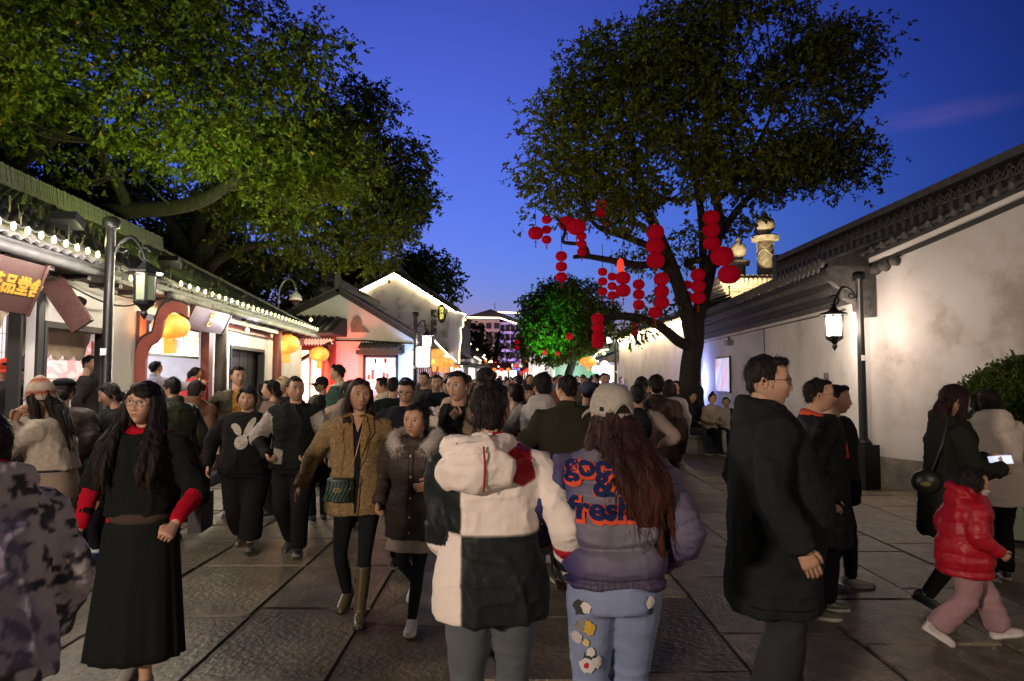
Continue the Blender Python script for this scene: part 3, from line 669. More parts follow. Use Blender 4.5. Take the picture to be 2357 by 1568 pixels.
    for k in range(n):
        y = .0+k*.215; e = Vector((X(y,-.52), y, 3.47)); t = Vector((2.15, y, 4.5)) if y < 8.3 else Vector((1.32, y, 3.80)); d = (t-e)
        o = link('tile_row', me, T); Mx = frame_M(e, d, (0,0,1)); o.matrix_local = Mx @ Matrix.Diagonal((d.length/2.75,1,1,1))
        o = link('tile_end', cap, T); o.location = e+Vector((-.03,0,.03))
        o = link('drip_tile', dripv, T); o.location = e+Vector((-.03,.107,-.01))
    for k in range(14):
        t_ = (k+.3)/14; e = cop(t_, .20); t = Vector((2.15, -.2-2.44*t_, 4.5)); d = t-e
        o = link('tile_row', me, T); Mx = frame_M(e, d, (0,0,1)); o.matrix_local = Mx @ Matrix.Diagonal((d.length/2.75,.9,.8,1))
        o = link('tile_end', cap, T); o.location = e+Vector((-.02,-.02,.02)); o.scale = (1,.7,.7)
    # decorated ridge: base course, dentils, pierced frieze, coping
    y0, y1 = -9, 8.1
    for n_, x0, x1, z0, z1, m in (('ridge_base', 1.95, 2.35, 4.40, 4.62, 'tile'), ('ridge_course', 1.88, 2.42, 4.622, 4.66, 'tile'), ('frieze_back', 2.08, 2.22, 4.66, 4.90, 'black'), ('ridge_coping', 1.85, 2.45, 4.902, 4.97, 'tile'), ('ridge_cap', 1.95, 2.35, 4.972, 5.08, 'tile')):
        q = MB(); q.bx(x0, x1, y0, y1, z0, z1); q.build(n_, M[m], T)
    q = MB(); q.bx(1.9, 2.4, y1+.002, y1+.25, 4.4, 5.12); q.build('ridge_end', M['tile'], T)
    dn = MB().bx(-.05,.05,-.06,.06,0,.17).mesh('dentil', M['tile'])
    orn = MB()
    for a in range(4):
        c = [(0,.075*math.cos(t)*.8+.06*math.cos(a*math.pi/2), .12+.06*math.sin(t)+.05*math.sin(a*math.pi/2)) for t in np.linspace(0, 2*math.pi, 9)]
        orn.tube(c, .016, 5, cap=False)
    orn = orn.mesh('frieze_ornament', M['tile'], True)
    for k in range(60):
        y = y1-.15-k*.28; link('dentil', dn, T, (1.90, y, 4.43))
        link('frieze_ornament', orn, T, (2.03, y, 4.66)); 
    # drain pipe, cables and small fittings
    q = MB().tube([(X(11.0,-.08),11.0,.4),(X(11.0,-.08),11.0,3.0)], .05, 8); q.build('drain_pipe', M['black'], T, True)
    q = MB(); q.bx(X(1.2)-.012, X(1.2)-.001, 1.1, 1.28, 1.35, 1.75); q.build('wall_plate', M['grey_metal'], T)
    T2 = thing('wall_camera', 'small grey fitting under the right eave near the trunk', 'camera', (5.5+X(7.4)-.09, 18.3, 2.6), 0)
    MB().box((0,0,0), (.16,.28,.14)).build('body', M['grey_metal'], T2); MB().bar((.08,0,0),(-.02,0,.16),.04).build('bracket', M['black_metal'], T2)
    # framed wall lightbox with faint picture
    T3 = thing('wall_picture', 'small framed glowing picture panel on the blue lit wall', 'picture', (5.5+X(8.3)-.03, 19.2, 1.75), math.atan(sl)*-1)
    MB().bx(-.02,.02,-.78,.78,-.5,.5).build('frame', M['black_metal'], T3)
    m = emit('picture_glow', (.9,.8,1), .65, tex=(1.3, ((.35,(.25,.3,.75)),(.5,(.8,.75,.95)),(.62,(.85,.35,.3)))))
    for a, b in ((-.74,-.02),(.02,.74)): MB().bx(-.026,-.0205,a,b,-.46,.46).build('panel', m, T3)
    return T
right_house()
def neon_sign():
    p = pix(1613, 845, 22.9); T = thing('neon_sign', 'tall blue glowing arched shop sign behind the big trunk', 'sign', p)
    MB().bx(-.12,.12,-.06,.06,-.62,.55).build('panel', E['box_blue'], T)
    c = [(-.15,0,-.65),(-.15,0,.5),(-.08,0,.64),(.08,0,.64),(.15,0,.5),(.15,0,-.65)]
    MB().tube(c, .02, 6).build('frame', M['black_metal'], T)
    # the blue tube lamp fixed to the corner of the white wall
    T2 = thing('tube_light', 'thin blue tube light up the corner by the drain pipe', 'light', (5.5+.055*11.05-.12, 22.02, 1.2))
    MB().tube([(0,0,-.4),(0,0,1.5)], .03, 6).build('tube', E['box_blue'], T2)
    lamp('tube_glow', 'AREA', (-.15,-.1,.5), (.30,.36,1), 230, 1.6, T2, (R(75),0,R(10)))
    lamp('tube_glow', 'POINT', (-.35,-.35,.4), (.30,.36,1), 120, .3, T2)
neon_sign()

# ------------------------------------------------------------------ gable houses
def gable_house(name, label, prof, y0, y1, wall='plaster', th=.16, rows=True, street=+1, led=None, over=.22, tilew=.24, ridge=.35, cat='house'):
    """prof: front outline points (x, z): left foot, left eave, apex, right eave, right foot"""
    (xa, _), (xl, zl), (xp, zp), (xr, zr), (xb, _) = prof
    T = thing(name, label, cat, (xp, y0, 0)); o = xp
    q = MB().prism([(x-o, z) for x, z in prof], 1, 0, .25); q.build('gable_wall', M[wall], T)
    q = MB(); q.bx(xr-o-.2, xr-o, .252, y1-y0, 0, zr-.05); q.build('street_wall', M['plaster'], T)
    def roofside(x0, z0, x1, z1, nm):
        n = Vector((-(z1-z0), x1-x0)).normalized(); n = n if n.y > 0 else -n
        V = []
        for y in (-over, y1-y0):
            for (x, z) in ((x0, z0), (x1, z1)):
                V += [(x-o, y, z), (x-o+n.x*th, y, z+n.y*th)]
        q = MB().add(V, [(0,1,3,2),(4,6,7,5),(0,4,5,1),(2,3,7,6),(1,5,7,3),(0,2,6,4)]); q.build(nm, M['tile_dark'], T)
        if rows:
            L = math.hypot(x1-x0, z1-z0); v, f = arc_tile(tilew*.62, L, .075)
            me = MB().add(v, f).mesh('tile_row', M['tile'], True); k = 0; y = -over+.08
            while y < y1-y0 and k < 40:
                e = Vector((x1-o+n.x*th, y, z1+n.y*th)); t = Vector((x0-o+n.x*th, y, z0+n.y*th))
                ob = link('tile_row', me, T); ob.matrix_local = frame_M(e, t-e, (n.x,0,n.y)); y += tilew; k += 1
        # verge tiles stepping down the gable edge
        L = math.hypot(x1-x0, z1-z0); m = int(L/.16); v2 = MB().box((0,0,0), (.13,.12,.05)).mesh('verge_tile', M['tile'])
        for k in range(m):
            t = (k+.5)/m; ob = link('verge_tile', v2, T, (x0+(x1-x0)*t-o+n.x*(th+.03), -over-.02, z0+(z1-z0)*t+n.y*(th+.03)))
            ob.rotation_euler = (0, -math.atan2(z1-z0, x1-x0)+.12*(1 if x1 > x0 else -1), 0)
    ex = .35
    def ext(x0, z0, x1, z1):
        L = math.hypot(x1-x0, z1-z0); return x1+(x1-x0)/L*ex, z1+(z1-z0)/L*ex
    roofside(xp, zp, *ext(xp, zp, xl, zl), 'rear_roof'); roofside(xp, zp, *ext(xp, zp, xr, zr), 'street_roof')
    if ridge:
        q = MB(); q.bx(-.12, .12, -over-.05, y1-y0, zp+th, zp+th+ridge*.5); q.build('ridge', M['tile_dark'], T)
        n = int((y1-y0)/.1); me = MB().bx(-.09,.09,-.035,.035,0,ridge*.5).mesh('ridge_tile', M['tile'])
        for k in range(min(n, 70)): link('ridge_tile', me, T, (0, -over+.1*k, zp+th+ridge*.5), (R(10),0,0))
        q = MB().prism([(-over-.06, zp+th), (.35, zp+th), (.2, zp+th+ridge*.8), (-over-.12, zp+th+ridge*1.5)], 0, -.07, .07); q.build('ridge_horn', M['tile'], T)
    if led:
        for a, b in led:
            S = MB(); (x0, z0), (x1, z1) = a, b
            S.tube([(x0-o, -.05, z0), (x1-o, -.05, z1)], .022, 6); S.build('led_strip', E['led_warm'], T)
    return T
def P2(px, py, d): p = pix(px, py, d); return (p.x, p.z)
# pale pink-lit gable with the shop window
a = [P2(655,900,23), P2(664,733,23), P2(781,678,23), P2(962,782,23), P2(950,900,23)]
a[0] = (a[1][0], 0); a[4] = (a[3][0]-.14, 0); a[3] = (a[3][0]-.14, a[3][1])
pink = gable_house('gable_house', 'low white gable house lit red with a bright shop window', a, 23, 33, 'plaster')
def pink_bits():
    o = Vector((a[2][0], 23, 0)); D = 22.94
    def L(px, py, d=D): return pix(px, py, d)-o
    def box(nm, m, px0, py0, px1, py1, y0, y1, par=pink):
        p = L(px0, py0); q = L(px1, py1); b = MB(); b.bx(p.x, q.x, y0, y1, q.z, p.z); return b.build(nm, m, par)
    box('window_light', emit('window_display', (1,.93,.85), 1.3, tex=(2.0, ((.34,(.35,.2,.12)),(.44,(.9,.8,.72)),(.55,(1,.98,1))))), 840, 824, 911, 900, -.03, -.002)
    for x0, y0, x1, y1 in ((836,818,841,905),(911,818,916,905),(836,816,916,823)): box('window_frame', M['black'], x0, y0, x1, y1, -.10, -.032)
    cs = [(.45,.2,.1),(.2,.13,.1),(.5,.35,.15),(.12,.1,.1),(.35,.15,.1)]
    for k in (0,1,4,5): box('window_display', mat('display_item', cs[k % 5], .6), 846+k*8.5, 862-(k*37 % 13), 852+k*8.5, 874, -.05, -.034)
    for x in (862, 885): box('spot_fitting', M['black'], x, 826, x+4, 836, -.06, -.033)
    b = box('window_canopy', M['wood_dark'], 826, 807, 926, 817, -.5, -.004)
    hh = MB(); n = 14; p = L(828,806); q = L(924,806)
    V, F = arc_tile((q.x-p.x)/n*.95, .6, .06); me = MB().add(V, F).mesh('canopy_tile', M['tile'], True)
    for k in range(n): ob = link('canopy_tile', me, pink); ob.matrix_local = frame_M((p.x+(q.x-p.x)*(k+.5)/n, -.55, p.z+.02), (0,1,.35), (0,0,1))
    # carved relief (a seated figure like shape) on the gable
    c = [(808,765),(806,745),(813,730),(824,727),(831,736),(832,748),(842,757),(851,765)]
    MB().prism([(L(x,y).x, L(x,y).z) for x, y in c], 1, -.05, -.002).build('relief_plaque', M['plinth'], pink)
    MB().tube([(L(770,784).x,-.04,L(770,784).z), (L(850,785).x,-.05,L(850,785).z), (L(950,791).x,-.04,L(950,791).z)], .03, 6).build('cable', M['cable'], pink)
    box('wall_speaker', M['black'], 921, 794, 931, 814, -.22, -.03)
    # street side: shop fronts under the eave
    for k in range(4):
        y = .6+k*2.3; x = a[3][0]-a[2][0]
        b = MB(); b.bx(x-.21+.215, x+.012, y, y+1.7, .3, 2.35); b.build('shop_window', E['shop_white' if k % 2 else 'menu_red'], pink)
        for t in (0, .55, 1.1, 1.65): b = MB(); b.bx(x+.013, x+.06, y+t, y+t+.07, .2, 2.4); b.build('window_post', M['wood_red'], pink)
    # lamps that stain the wall: red from the porch lanterns, blue from the corner
    lamp('red_light', 'AREA', L(790, 905)+Vector((0,-1.4,0)), (1,.07,.06), 150, .8, pink, (R(100),0,0))
    lamp('blue_light', 'AREA', L(948, 880)+Vector((.3,-1.1,0)), (.28,.5,1), 100, .7, pink, (R(95),0,R(-5)))
    lamp('red_light', 'POINT', L(700, 860)+Vector((.6,-2.3,0)), (1,.08,.05), 80, .3, pink)
pink_bits()
b_ = [P2(822,672,31), P2(822,672,31), P2(908,629,31), P2(1056,704,31), P2(1034,900,31)]
b_[0] = (b_[1][0], 0); b_[3] = (b_[4][0], b_[3][1]-.1); b_[4] = (b_[4][0], 0)
apx = b_[2]
tall = gable_house('tall_gable_house', 'tall weathered white gable outlined by a warm light strip', b_, 31, 41, 'plaster_old',
    led=[(( b_[1][0], b_[1][1]-.03), (apx[0], apx[1]-.03)), ((apx[0], apx[1]-.03), (b_[3][0]+.3, b_[3][1]-.18))])
def tall_bits():
    o = Vector((apx[0], 31, 0))
    L = lambda px, py, d=30.94: pix(px, py, d)-o
    b = MB(); p = L(1014, 720)
    T = thing('oval_sign', 'black oval sign with yellow characters high on the tall gable', 'sign', pix(1017, 722, 30.9))
    MB().lathe([(.36,-.05),(.40,-.02),(.36,.0)], n=24, sx=.52, sy=1).build('plaque', M['black'], T, rot=(math.pi/2,0,0)); T.scale = (1,1,1.1)
    ye = emit('yellow_letters', (1,.85,.05), .8)
    link('lettering', text_mesh('lettering', list('醉江南'), .19, ye, .006, vertical=True, bold=.006), T, (0,-.062,0), (math.pi/2,0,0))
    T = thing('hanging_sign', 'column of small dark wall letters beside the oval sign', 'sign', pix(999, 742, 30.9))
    for k in range(4): link('letter', text_mesh('letter', '醉江南店'[k], .30, M['black'], .03, bold=.012), T, (0,-.04,.42-.28*k), (math.pi/2,0,0))
    for px, py, w, h in ((1025,717,.2,.2),(1026,770,.14,.3)):
        q = L(px, py); b = MB(); b.bx(q.x-w/2, q.x+w/2, -.16, -.01, q.z-h/2, q.z+h/2); b.build('meter_box', M['grey_metal'], tall)
    # balcony with wooden screens on the street side
    x = b_[3][0]-apx[0]
    b = MB(); b.bx(x+.002, x+.62, .25, 6.5, 2.7, 2.85); b.build('balcony_floor', M['wood_dark'], tall)
    for k in range(14):
        b = MB(); b.bx(x+.50, x+.56, .3+k*.45, .64+k*.45, 2.852, 4.3); b.build('balcony_screen', M['wood_dark'], tall)
    o2 = [(x+.0, 2.2),(x+.0,4.75),(x+.75,4.55),(x+.62,4.3),(x+.64,4.0),(x+.5,3.9),(x+.55,3.5),(x+.46,2.9),(x+.46,2.3)]
    MB().prism(o2, 1, .0, .22).build('side_screen', M['plaster'], tall)
    MB().tube([(px_, -.03, z_) for px_, z_ in o2[1:]], .02, 5).build('led_outline', E['led_far'], tall)
    b = MB(); b.bx(x+.001, x+.9, .3, 8, 2.25, 2.4); b.build('lower_eave', M['tile_dark'], tall)
    for k in range(5):
        b = MB(); b.bx(x+.003, x+.03, .4+k*1.7, 1.7+k*1.7, .2, 2.2); b.build('shop_window', E['shop_white'], tall)
tall_bits()
c_ = [P2(640,730,29), P2(640,722,29), P2(743,650,29), P2(830,700,29), P2(830,760,29)]
c_[0] = (c_[1][0], 0); c_[4] = (c_[3][0], 0)
gable_house('rear_gable_house', 'unlit grey gable house rising behind the low pink house', c_, 29.0, 30.6, 'plaster', ridge=.5)
# dark porch with lattice doors between the shop house and the pink gable
def porch():
    o = pix(712, 900, 22.6); o.z = 0; T = thing('porch_shop', 'dark tiled porch with glowing red lattice doors', 'shop', o)
    L = lambda px, py, d=22.4: pix(px, py, d)-o
    p, q = L(655,800), L(765,905)
    bw = (q.x-p.x); b = MB(); b.bx(p.x, q.x, .05, .15, 0, L(700,770).z); b.build('back_panel', M['wood_red'], T)
    E['door_glow'] = emit('door_glow', (1,.86,.66), 1.3, tex=(3.5, ((.35,(.8,.45,.2)),(.5,(1,.85,.65)),(.65,(1,.97,.95)))))
    xs = [657,676,710,745]
    for k, (x0, x1) in enumerate(((655,662),(664,682),(687,708),(713,736))):
        b = MB(); b.bx(L(x0,0+806).x, L(x1,806).x, .0, .04, .5, L(700,806).z); b.build('door_glass', E['door_glow'], T)
    for x in (663,684.5,710.5,738,748): b = MB(); b.bx(L(x-1.7,800).x, L(x+1.7,800).x, -.06, .045, 0, L(700,803).z); b.build('door_post', M['wood_red'], T)
    b = MB(); b.bx(p.x, q.x, -.06, .045, L(700,805).z, L(700,797).z); b.build('door_head', M['wood_red'], T)
    # lattice transom: short sticks in a meander
    z0, z1 = L(700,793).z, L(700,780).z; lat = MB().bx(-.055,.055,-.02,.02,-.012,.012).mesh('lattice_bar', emit('lattice_pale', (1,.8,.5), .5));  # the sticks glow by themselves in place of light falling on them
    n = 26
    for k in range(n):
        for r in range(3):
            x = L(672,790).x + (L(762,790).x-L(672,790).x)*(k+.5)/n
            link('lattice_bar', lat, T, (x, -.05, z0+(z1-z0)*(r+.5)/3), (0, 0 if (k+r) % 2 else math.pi/2, 0))
    for x0, x1 in ((.8,.9),): 
        b = MB(); b.bx(q.x-.22, q.x-.1, -.1, 0, .3, 2.5); b.build('hanging_board', M['wood_red'], T)
    # tiled pent roof in two steps
    for (pa, pb, zz, yy, hh) in ((640,790,L(0+700,770).z,-1.6,.55),(660,755,L(700,742).z,-.3,.5)):
        x0, x1 = L(pa,760).x, L(pb,760).x
        b = MB().prism([(yy, zz-.05),(yy,zz),(yy+1.6,zz+hh),(yy+1.9,zz+hh),(yy+1.9,zz-.05)], 0, x0, x1); b.build('pent_roof', M['tile_dark'], T)
        n = int((x1-x0)/.2); V, F = arc_tile(.14, 1.75, .07); me = MB().add(V, F).mesh('tile_row', M['tile'], True)
        for k in range(n): ob = link('tile_row', me, T); ob.matrix_local = frame_M((x0+.1+k*.2, yy-.05, zz+.0), (0,1.65,hh), (0,0,1))
    b = MB(); b.bx(L(700,0+720).x, L(770,720).x, 1.0, 1.4, L(700,742).z, L(700,728).z); b.build('upper_board', M['black'], T)
    for s_, e_ in (((688,832),(760,790)),((765,850),(752,800))):
        MB().bar(L(*s_, 21.9), L(*e_, 21.0), .10).build('strut', M['wood_dark'], T)
    lamp('door_light', 'AREA', (0,-.2,1.6), (1,.72,.45), 30, 1.2, T, (R(90),0,0))
porch()
def cctv():
    p = pix(640, 735, 20.5); T = thing('camera_pole', 'bent grey pole carrying a white dome camera over the roof', 'camera', (p.x, p.y, 0))
    q, r = smooth_path([(0,0,1.0),(0,0,p.z+.4),(.07,0,p.z+1.0),(.28,0,p.z+1.22),(.46,0,p.z+1.12),(.52,0,p.z+.92)], [.035]*6, 5)
    MB().tube(q, .028, 8).build('pole', M['grey_metal'], T, True)
    MB().lathe([(.03,.72),(.06,.66),(.16,.58),(.19,.48),(.19,.44)], (.52,0,p.z+.14), 16).build('housing', M['white_paint'], T, True)
    MB().lathe([(.14,.44),(.13,.36),(.08,.30),(.01,.28)], (.52,0,p.z+.14), 16).build('dome', M['glass_dark'], T, True)
cctv()
for k, (px, py, d, s) in enumerate(((1000,829,27.5,.36),(1014,833,29,.34),(1028,837,31,.33),(1043,839,33,.33),(1006,815,25.6,.3))):
    glow_lantern(('nearest','second','middle','farthest','lowest hanging')[k]+' orange lantern in the row under the pink house street eave', pix(px, py, d), s*.85, s*.62, power=9 if k < 2 else 0)
bulb_string('fairy bulbs edging the street eave of the pink house', [pix(985+67*t, 786+58*t**.9, 23.6+9.6*t)+Vector((.25,0,0)) for t in np.linspace(0,1,34)], m='bulb_far', r=.028)
bulb_string('spaced bulbs on a wire leaving the balcony', [pix(1050+t*130, 765+t*105, 32+t*26) for t in np.linspace(0,1,9)], m='bulb_far', r=.06)
lamp('gable_flood', 'SPOT', (b_[3][0]-.6, 29.2, 2.9), (1,.93,.58), 4200, .3, None, (R(118),0,R(8)), 90)
bulb_string('bright star like bulb on the balcony corner', [pix(1070, 735, 31)], m='bulb', r=.07)

# houses farther down the left side, each with its light strip and lit shop front
def far_left():
    x = -2.9; y = 42; k = 0
    shades = ['plaster','plaster_old','plaster']
    specs = [(42,9,4.3),(51.5,8,4.6),(60,9,4.2),(69.5,10,4.4),(80,12,4.2)]
    labs = ['low lit house just past the tall gable with a tiled gallery','second lit house past the tall gable','third lit house past the tall gable','fourth small lit house down the left side','farthest small lit house on the left side']
    for k, (y, l, h) in enumerate(specs):
        xx = -2.7+.02*k*5
        pr = [(xx-6,0),(xx-6,h-1.2),(xx-2.6,h),(xx,h-1.25),(xx,0)]
        T = gable_house('far_house', labs[k], pr, y, y+l, shades[k % 3], rows=k < 2, led=[((xx-5.2,h-1.05),(xx-2.6,h-.02)),((xx-2.6,h-.02),(xx+.2,h-1.3))], ridge=.3 if k < 3 else 0)
        o = xx-2.6
        MB().tube([(xx+.38-o,0,h-1.35),(xx+.38-o,l,h-1.35)], .035, 5).build('led_strip', E['led_far'], T)
        n = int(l/2.4)
        for j in range(n):
            b = MB(); b.bx(xx-o+.002, xx-o+.04, .4+j*2.4, 2.3+j*2.4, .2, 2.3); b.build('shop_window', E['shop_white' if (j+k) % 3 else 'door_glow'], T)
        b = MB(); b.bx(xx-o+.002, xx-o+1.0, .1, l-.1, 2.4, 2.5); b.build('lower_eave', M['tile_dark'], T)
        lamp('front_light', 'AREA', (xx-o+1.0, l/2, 1.8), (1,.75,.6), 90, 3, T, (0, R(70), 0))
far_left()
# white wall house right of the trunk's left side, light strip under its eave
def right_far():
    T = thing('lit_white_house', 'white house behind the big trunk with warm strip under its eave', 'house', (6.3, 22.6, 0))
    y1 = 15.5; sx = -.022
    def quad(nm, m, x0, x1, z0, z1, y0=0, yy=y1):
        q = MB(); V = [(x0+sx*y0,y0,z0),(x1+sx*y0,y0,z0),(x1+sx*yy,yy,z0),(x0+sx*yy,yy,z0),(x0+sx*y0,y0,z1),(x1+sx*y0,y0,z1),(x1+sx*yy,yy,z1),(x0+sx*yy,yy,z1)]
        q.add(V, ((0,3,2,1),(4,5,6,7),(0,1,5,4),(1,2,6,5),(2,3,7,6),(3,0,4,7))); return q.build(nm, m, T)
    quad('wall', M['plaster'], 0, .25, 0, 3.75); quad('eave_board', M['tile_dark'], -.35, .25, 3.80, 3.9, -.2)
    r = MB(); r.add([(-.5,-.3,3.88),(-.5+sx*y1,y1,3.88),(.9,y1,4.35),(.9,-.3,4.35),(-.5,-.3,3.80),(.9,-.3,4.3),(.9,-.3,3.8)], [(0,1,2,3),(4,0,3,5),(4,5,6)]); r.build('roof', M['tile_dark'], T)
    V, F = arc_tile(.15, 1.5, .08); me = MB().add(V, F).mesh('tile_row', M['tile'], True)
    for k in range(60):
        y = -.2+k*.26; ob = link('tile_row', me, T); ob.matrix_local = frame_M((-.55+sx*y, y, 3.88), (1.4,0,.47), (0,0,1))
    MB().tube([(-.03,-.0,3.72),(-.03+sx*y1,y1,3.72)], .03, 6).build('led_strip', E['led_warm'], T)
    for k in range(4): lamp('strip_light', 'AREA', (-.22+sx*(2+k*3.8), 2+k*3.8, 3.66), (1,.76,.45), 75, 3.6, T, (0, R(22), 0), sizey=.12).data.size = .12; 
    for l_ in T.children:
        if l_.type == 'LIGHT': l_.data.shape = 'RECTANGLE'; l_.data.size = .12; l_.data.size_y = 3.6
    MB().bar((-.06,11,3.2),(-.06,11.4,3.2),.3).build('speaker_box', M['black'], T)
    MB().bx(-.4,-.37,13.4,14.3,1.3,1.6).build('notice', M['grey_metal'], T)
    # glowing shop farther on
    S = thing('white_lit_shop', 'small shop with cold white glowing front beyond the white wall', 'shop', (5.75, 38.5, 0))
    MB().bx(0,2.5,0,9,0,3.0).build('wall', M['plaster'], S)
    for k in range(5): MB().bx(-.05,-.002,.3+k*1.7,1.75+k*1.7,.3,2.35).build('shop_window', emit('shop_violet', (.78,.74,1), 4), S)
    MB().prism([(-.9,2.55),(-.9,2.65),(.2,3.1),(2.7,4.0),(2.7,2.55)], 1, -.2, 9.2).build('roof', M['tile_dark'], S)
    MB().tube([(-.92,-.2,2.6),(-.92,9.2,2.6)], .03, 5).build('led_strip', E['tube_white'], S)
    lamp('front_light', 'AREA', (-1.2,3,1.6), (.72,.66,1), 160, 3, S, (0,R(-75),0))
    glow_lantern('flat orange lantern hung before the white lit shop', pix(1354,833,36.5), .42, .25, power=0)
    for px, py, c in ((1391,841,(.7,.4,1)),(1372,851,(.5,1,.7))):
        p = pix(px, py, 37.5); L_ = thing('paper_lantern', 'small pale %s paper lantern before the white lit shop' % ('violet' if c[0] > .6 else 'green'), 'lantern', p)
        MB().lathe([(.05,-.26),(.2,-.18),(.27,0),(.2,.18),(.05,.26)], n=12).build('shade', emit('paper_glow', c, 1.2), L_, True); MB().tube([(0,0,.25),(0,0,.6)], .01, 4).build('hanger', M['cable'], L_)
    bulb_string('bulb chain curving from the right eave to the white lit shop', [pix(1398-33*t+70*(1-t)*0, 805+20*t, 37-t*2) + Vector((0,0,.15*math.sin(t*3))) for t in np.linspace(0,1,10)], m='bulb_far', r=.05)
    bulb_string('large star like bulb before the white lit shop', [pix(1390, 812, 34)], m='bulb', r=.10)
    pl = pix(1418, 900, 33); 
    street_lamp('thin far lamp post before the white wall house', (pl.x, 33, 0), -1, 4.3, True, .3, .6, .28, power=40)
    # green flood-lit gable
    G = gable_house('green_gable_house', 'gable wall washed in green light behind the far tree', [(2.9,0),(2.9,3.1),(6.3,6.1),(9.6,3.6),(9.6,0)], 50, 60, 'plaster', rows=False, ridge=0)
    lamp('green_light', 'AREA', (-1.0,-3.5,.6), (.03,.85,.36), 150, 2.0, G, (R(112),0,0))
    WH = gable_house('white_stub_house', 'narrow white wall with a dark screen left of the green wall', [(1.2,0),(1.2,3.2),(2.2,3.9),(3.1,3.2),(3.1,0)], 49, 58, 'plaster', rows=False, ridge=0)
    MB().bx(-.75,.65,-.12,-.01,1.35,2.7).build('dark_screen', M['grey_metal'], WH)
    lamp('front_light', 'AREA', (-.3,-3,2.2), (1,.85,.75), 120, 1.5, WH, (R(95),0,0))
right_far()
# end of the street: a mass of lit stalls and lanterns
def far_end():
    rows = [(58,'nearest'),(70,'middle'),(84,'farthest')]
    for k, (y, w) in enumerate(rows):
        for s in (-1.2, 2.2):
            T = thing('market_stall', '%s glowing stall on the %s side at the end of the street' % (w, 'left' if s < 0 else 'tree'), 'stall', (s, y, 0))
            for x in (-.9,.9): MB().bx(x-.04,x+.04,-.5,.5,0,2.5).build('post', M['wood_dark'], T)
            MB().prism([(-.75,2.45),(0,2.95),(.75,2.45)], 0, -1.2, 1.2).build('canopy', M['wood_red'], T)
            MB().bx(-.85,.85,-.4,.4,.0,.9).build('counter', M['wood_brown'], T)
            for j in range(3): MB().bx(-.8+j*.56,-.32+j*.56,.3,.34,1.5,2.3).build('sign_panel', E['door_glow' if (j+k) % 2 else 'shop_white'], T)
            for j in range(4): MB().lathe([(.02,-.16),(.15,-.1),(.18,0),(.15,.1),(.02,.16)], (-.9+j*.6,-.8,2.35), 10).build('lamp', E['lantern_glow' if j % 2 else 'lantern_red'], T, True)
    T = thing('lantern_line', 'line of mixed glowing lanterns across the far end of the street', 'lanterns', (0, 66, 3.2))
    for k in range(13):
        x = -2.6+k*.5; MB().lathe([(.03,-.2),(.16,-.13),(.2,0),(.16,.13),(.03,.2)], (x,0,-.35*math.sin(math.pi*k/12)), 10).build('lantern', E[('lantern_glow','bulb_far','lantern_red','door_glow')[k % 4]], T, True)
    MB().tube([(-2.7+.27*k,0,.25-.35*math.sin(math.pi*k/20)) for k in range(21)], .012, 4).build('cable', M['cable'], T)
    for px, d in ((1085,46),(746+0,0)):
        pass
    for px, py, d, l in ((1085,868,52,'upright white lit sign box far down the left side'),(1181,868,55,'upright white lit sign box far down by the tree')):
        p = pix(px, py, d); T = thing('sign_box', l, 'lightbox', p); MB().bx(-.28,.28,-.2,.2,-.9,.55).build('panel', E['lightbox'], T); MB().bx(-.32,.32,-.15,.15,.552,.62).build('cap', M['black_metal'], T); MB().bx(-.05,.05,-.05,.05,-p.z,-.902).build('post', M['black_metal'], T)
    lamp('market_glow', 'AREA', (.4,62,3.1), (1,.66,.42), 260, 4, None)
far_end()
def hotel():
    d = 130; o = pix(1128, 900, d); o.z = 0; T = thing('hotel', 'distant tiered hotel with violet lit balconies and warm roof strips', 'hotel', o)
    L = lambda px, py: pix(px, py, d)-o
    x0, xm, x1 = L(1078,800).x, L(1150,800).x, L(1198,800).x
    MB().bx(x0, xm, 0, 12, 0, L(0,730).z).build('main_block', M['hotel'], T)
    MB().bx(xm+.01, x1, 1.5, 14, 0, L(0,742).z).build('wing', M['hotel'], T)
    viol = mat('violet_wall', (.42,.36,.55), .8)
    zt = L(0,740).z
    for k in range(8):
        z = zt-k*1.75
        if z < 3: break
        MB().bx(xm+.02, x1, .6, 1.49, z-.55, z-.1).build('balcony', viol, T)
        for j in range(4): MB().bx(xm+.15+j*(x1-xm)/4, xm-.1+(j+1)*(x1-xm)/4, 1.44, 1.495, z-1.7, z-.6).build('window', M['glass_dark'], T)
        for j in range(4): MB().bx(x0+.4+j*1.5, x0+1.4+j*1.5, -.05, -.005, z-1.4, z-.3).build('window', M['glass_dark'], T)
    MB().prism([(x0-.8,L(0,731).z),(L(1130,712).x,L(0,713).z),(x1+.6,L(0,742).z),(x1+.6,L(0,745).z),(xm,L(0,733).z)], 1, -1.0, 13).build('roof', M['tile_dark'], T)
    MB().tube([L(1075,732)+Vector((0,-1.1,0)), L(1150,733)+Vector((0,-1.1,0)), L(1194,748)+Vector((0,-1.1,0))], .13, 5).build('led_strip', E['led_far'], T)
    MB().tube([L(1140,714)+Vector((0,4,0)), L(1196,716)+Vector((0,4,0))], .13, 5).build('led_strip', E['led_far'], T)
    lamp('violet_light', 'AREA', (x1+2,-6,6), (.55,.42,1), 1300, 6, T, (R(85),0,R(20))); lamp('warm_light', 'AREA', (x0+2,-7,6), (1,.55,.5), 900, 6, T, (R(95),0,0))
    MB().tube([L(1139,712), L(1139,697)], .06, 4).build('antenna', M['black'], T)
hotel()
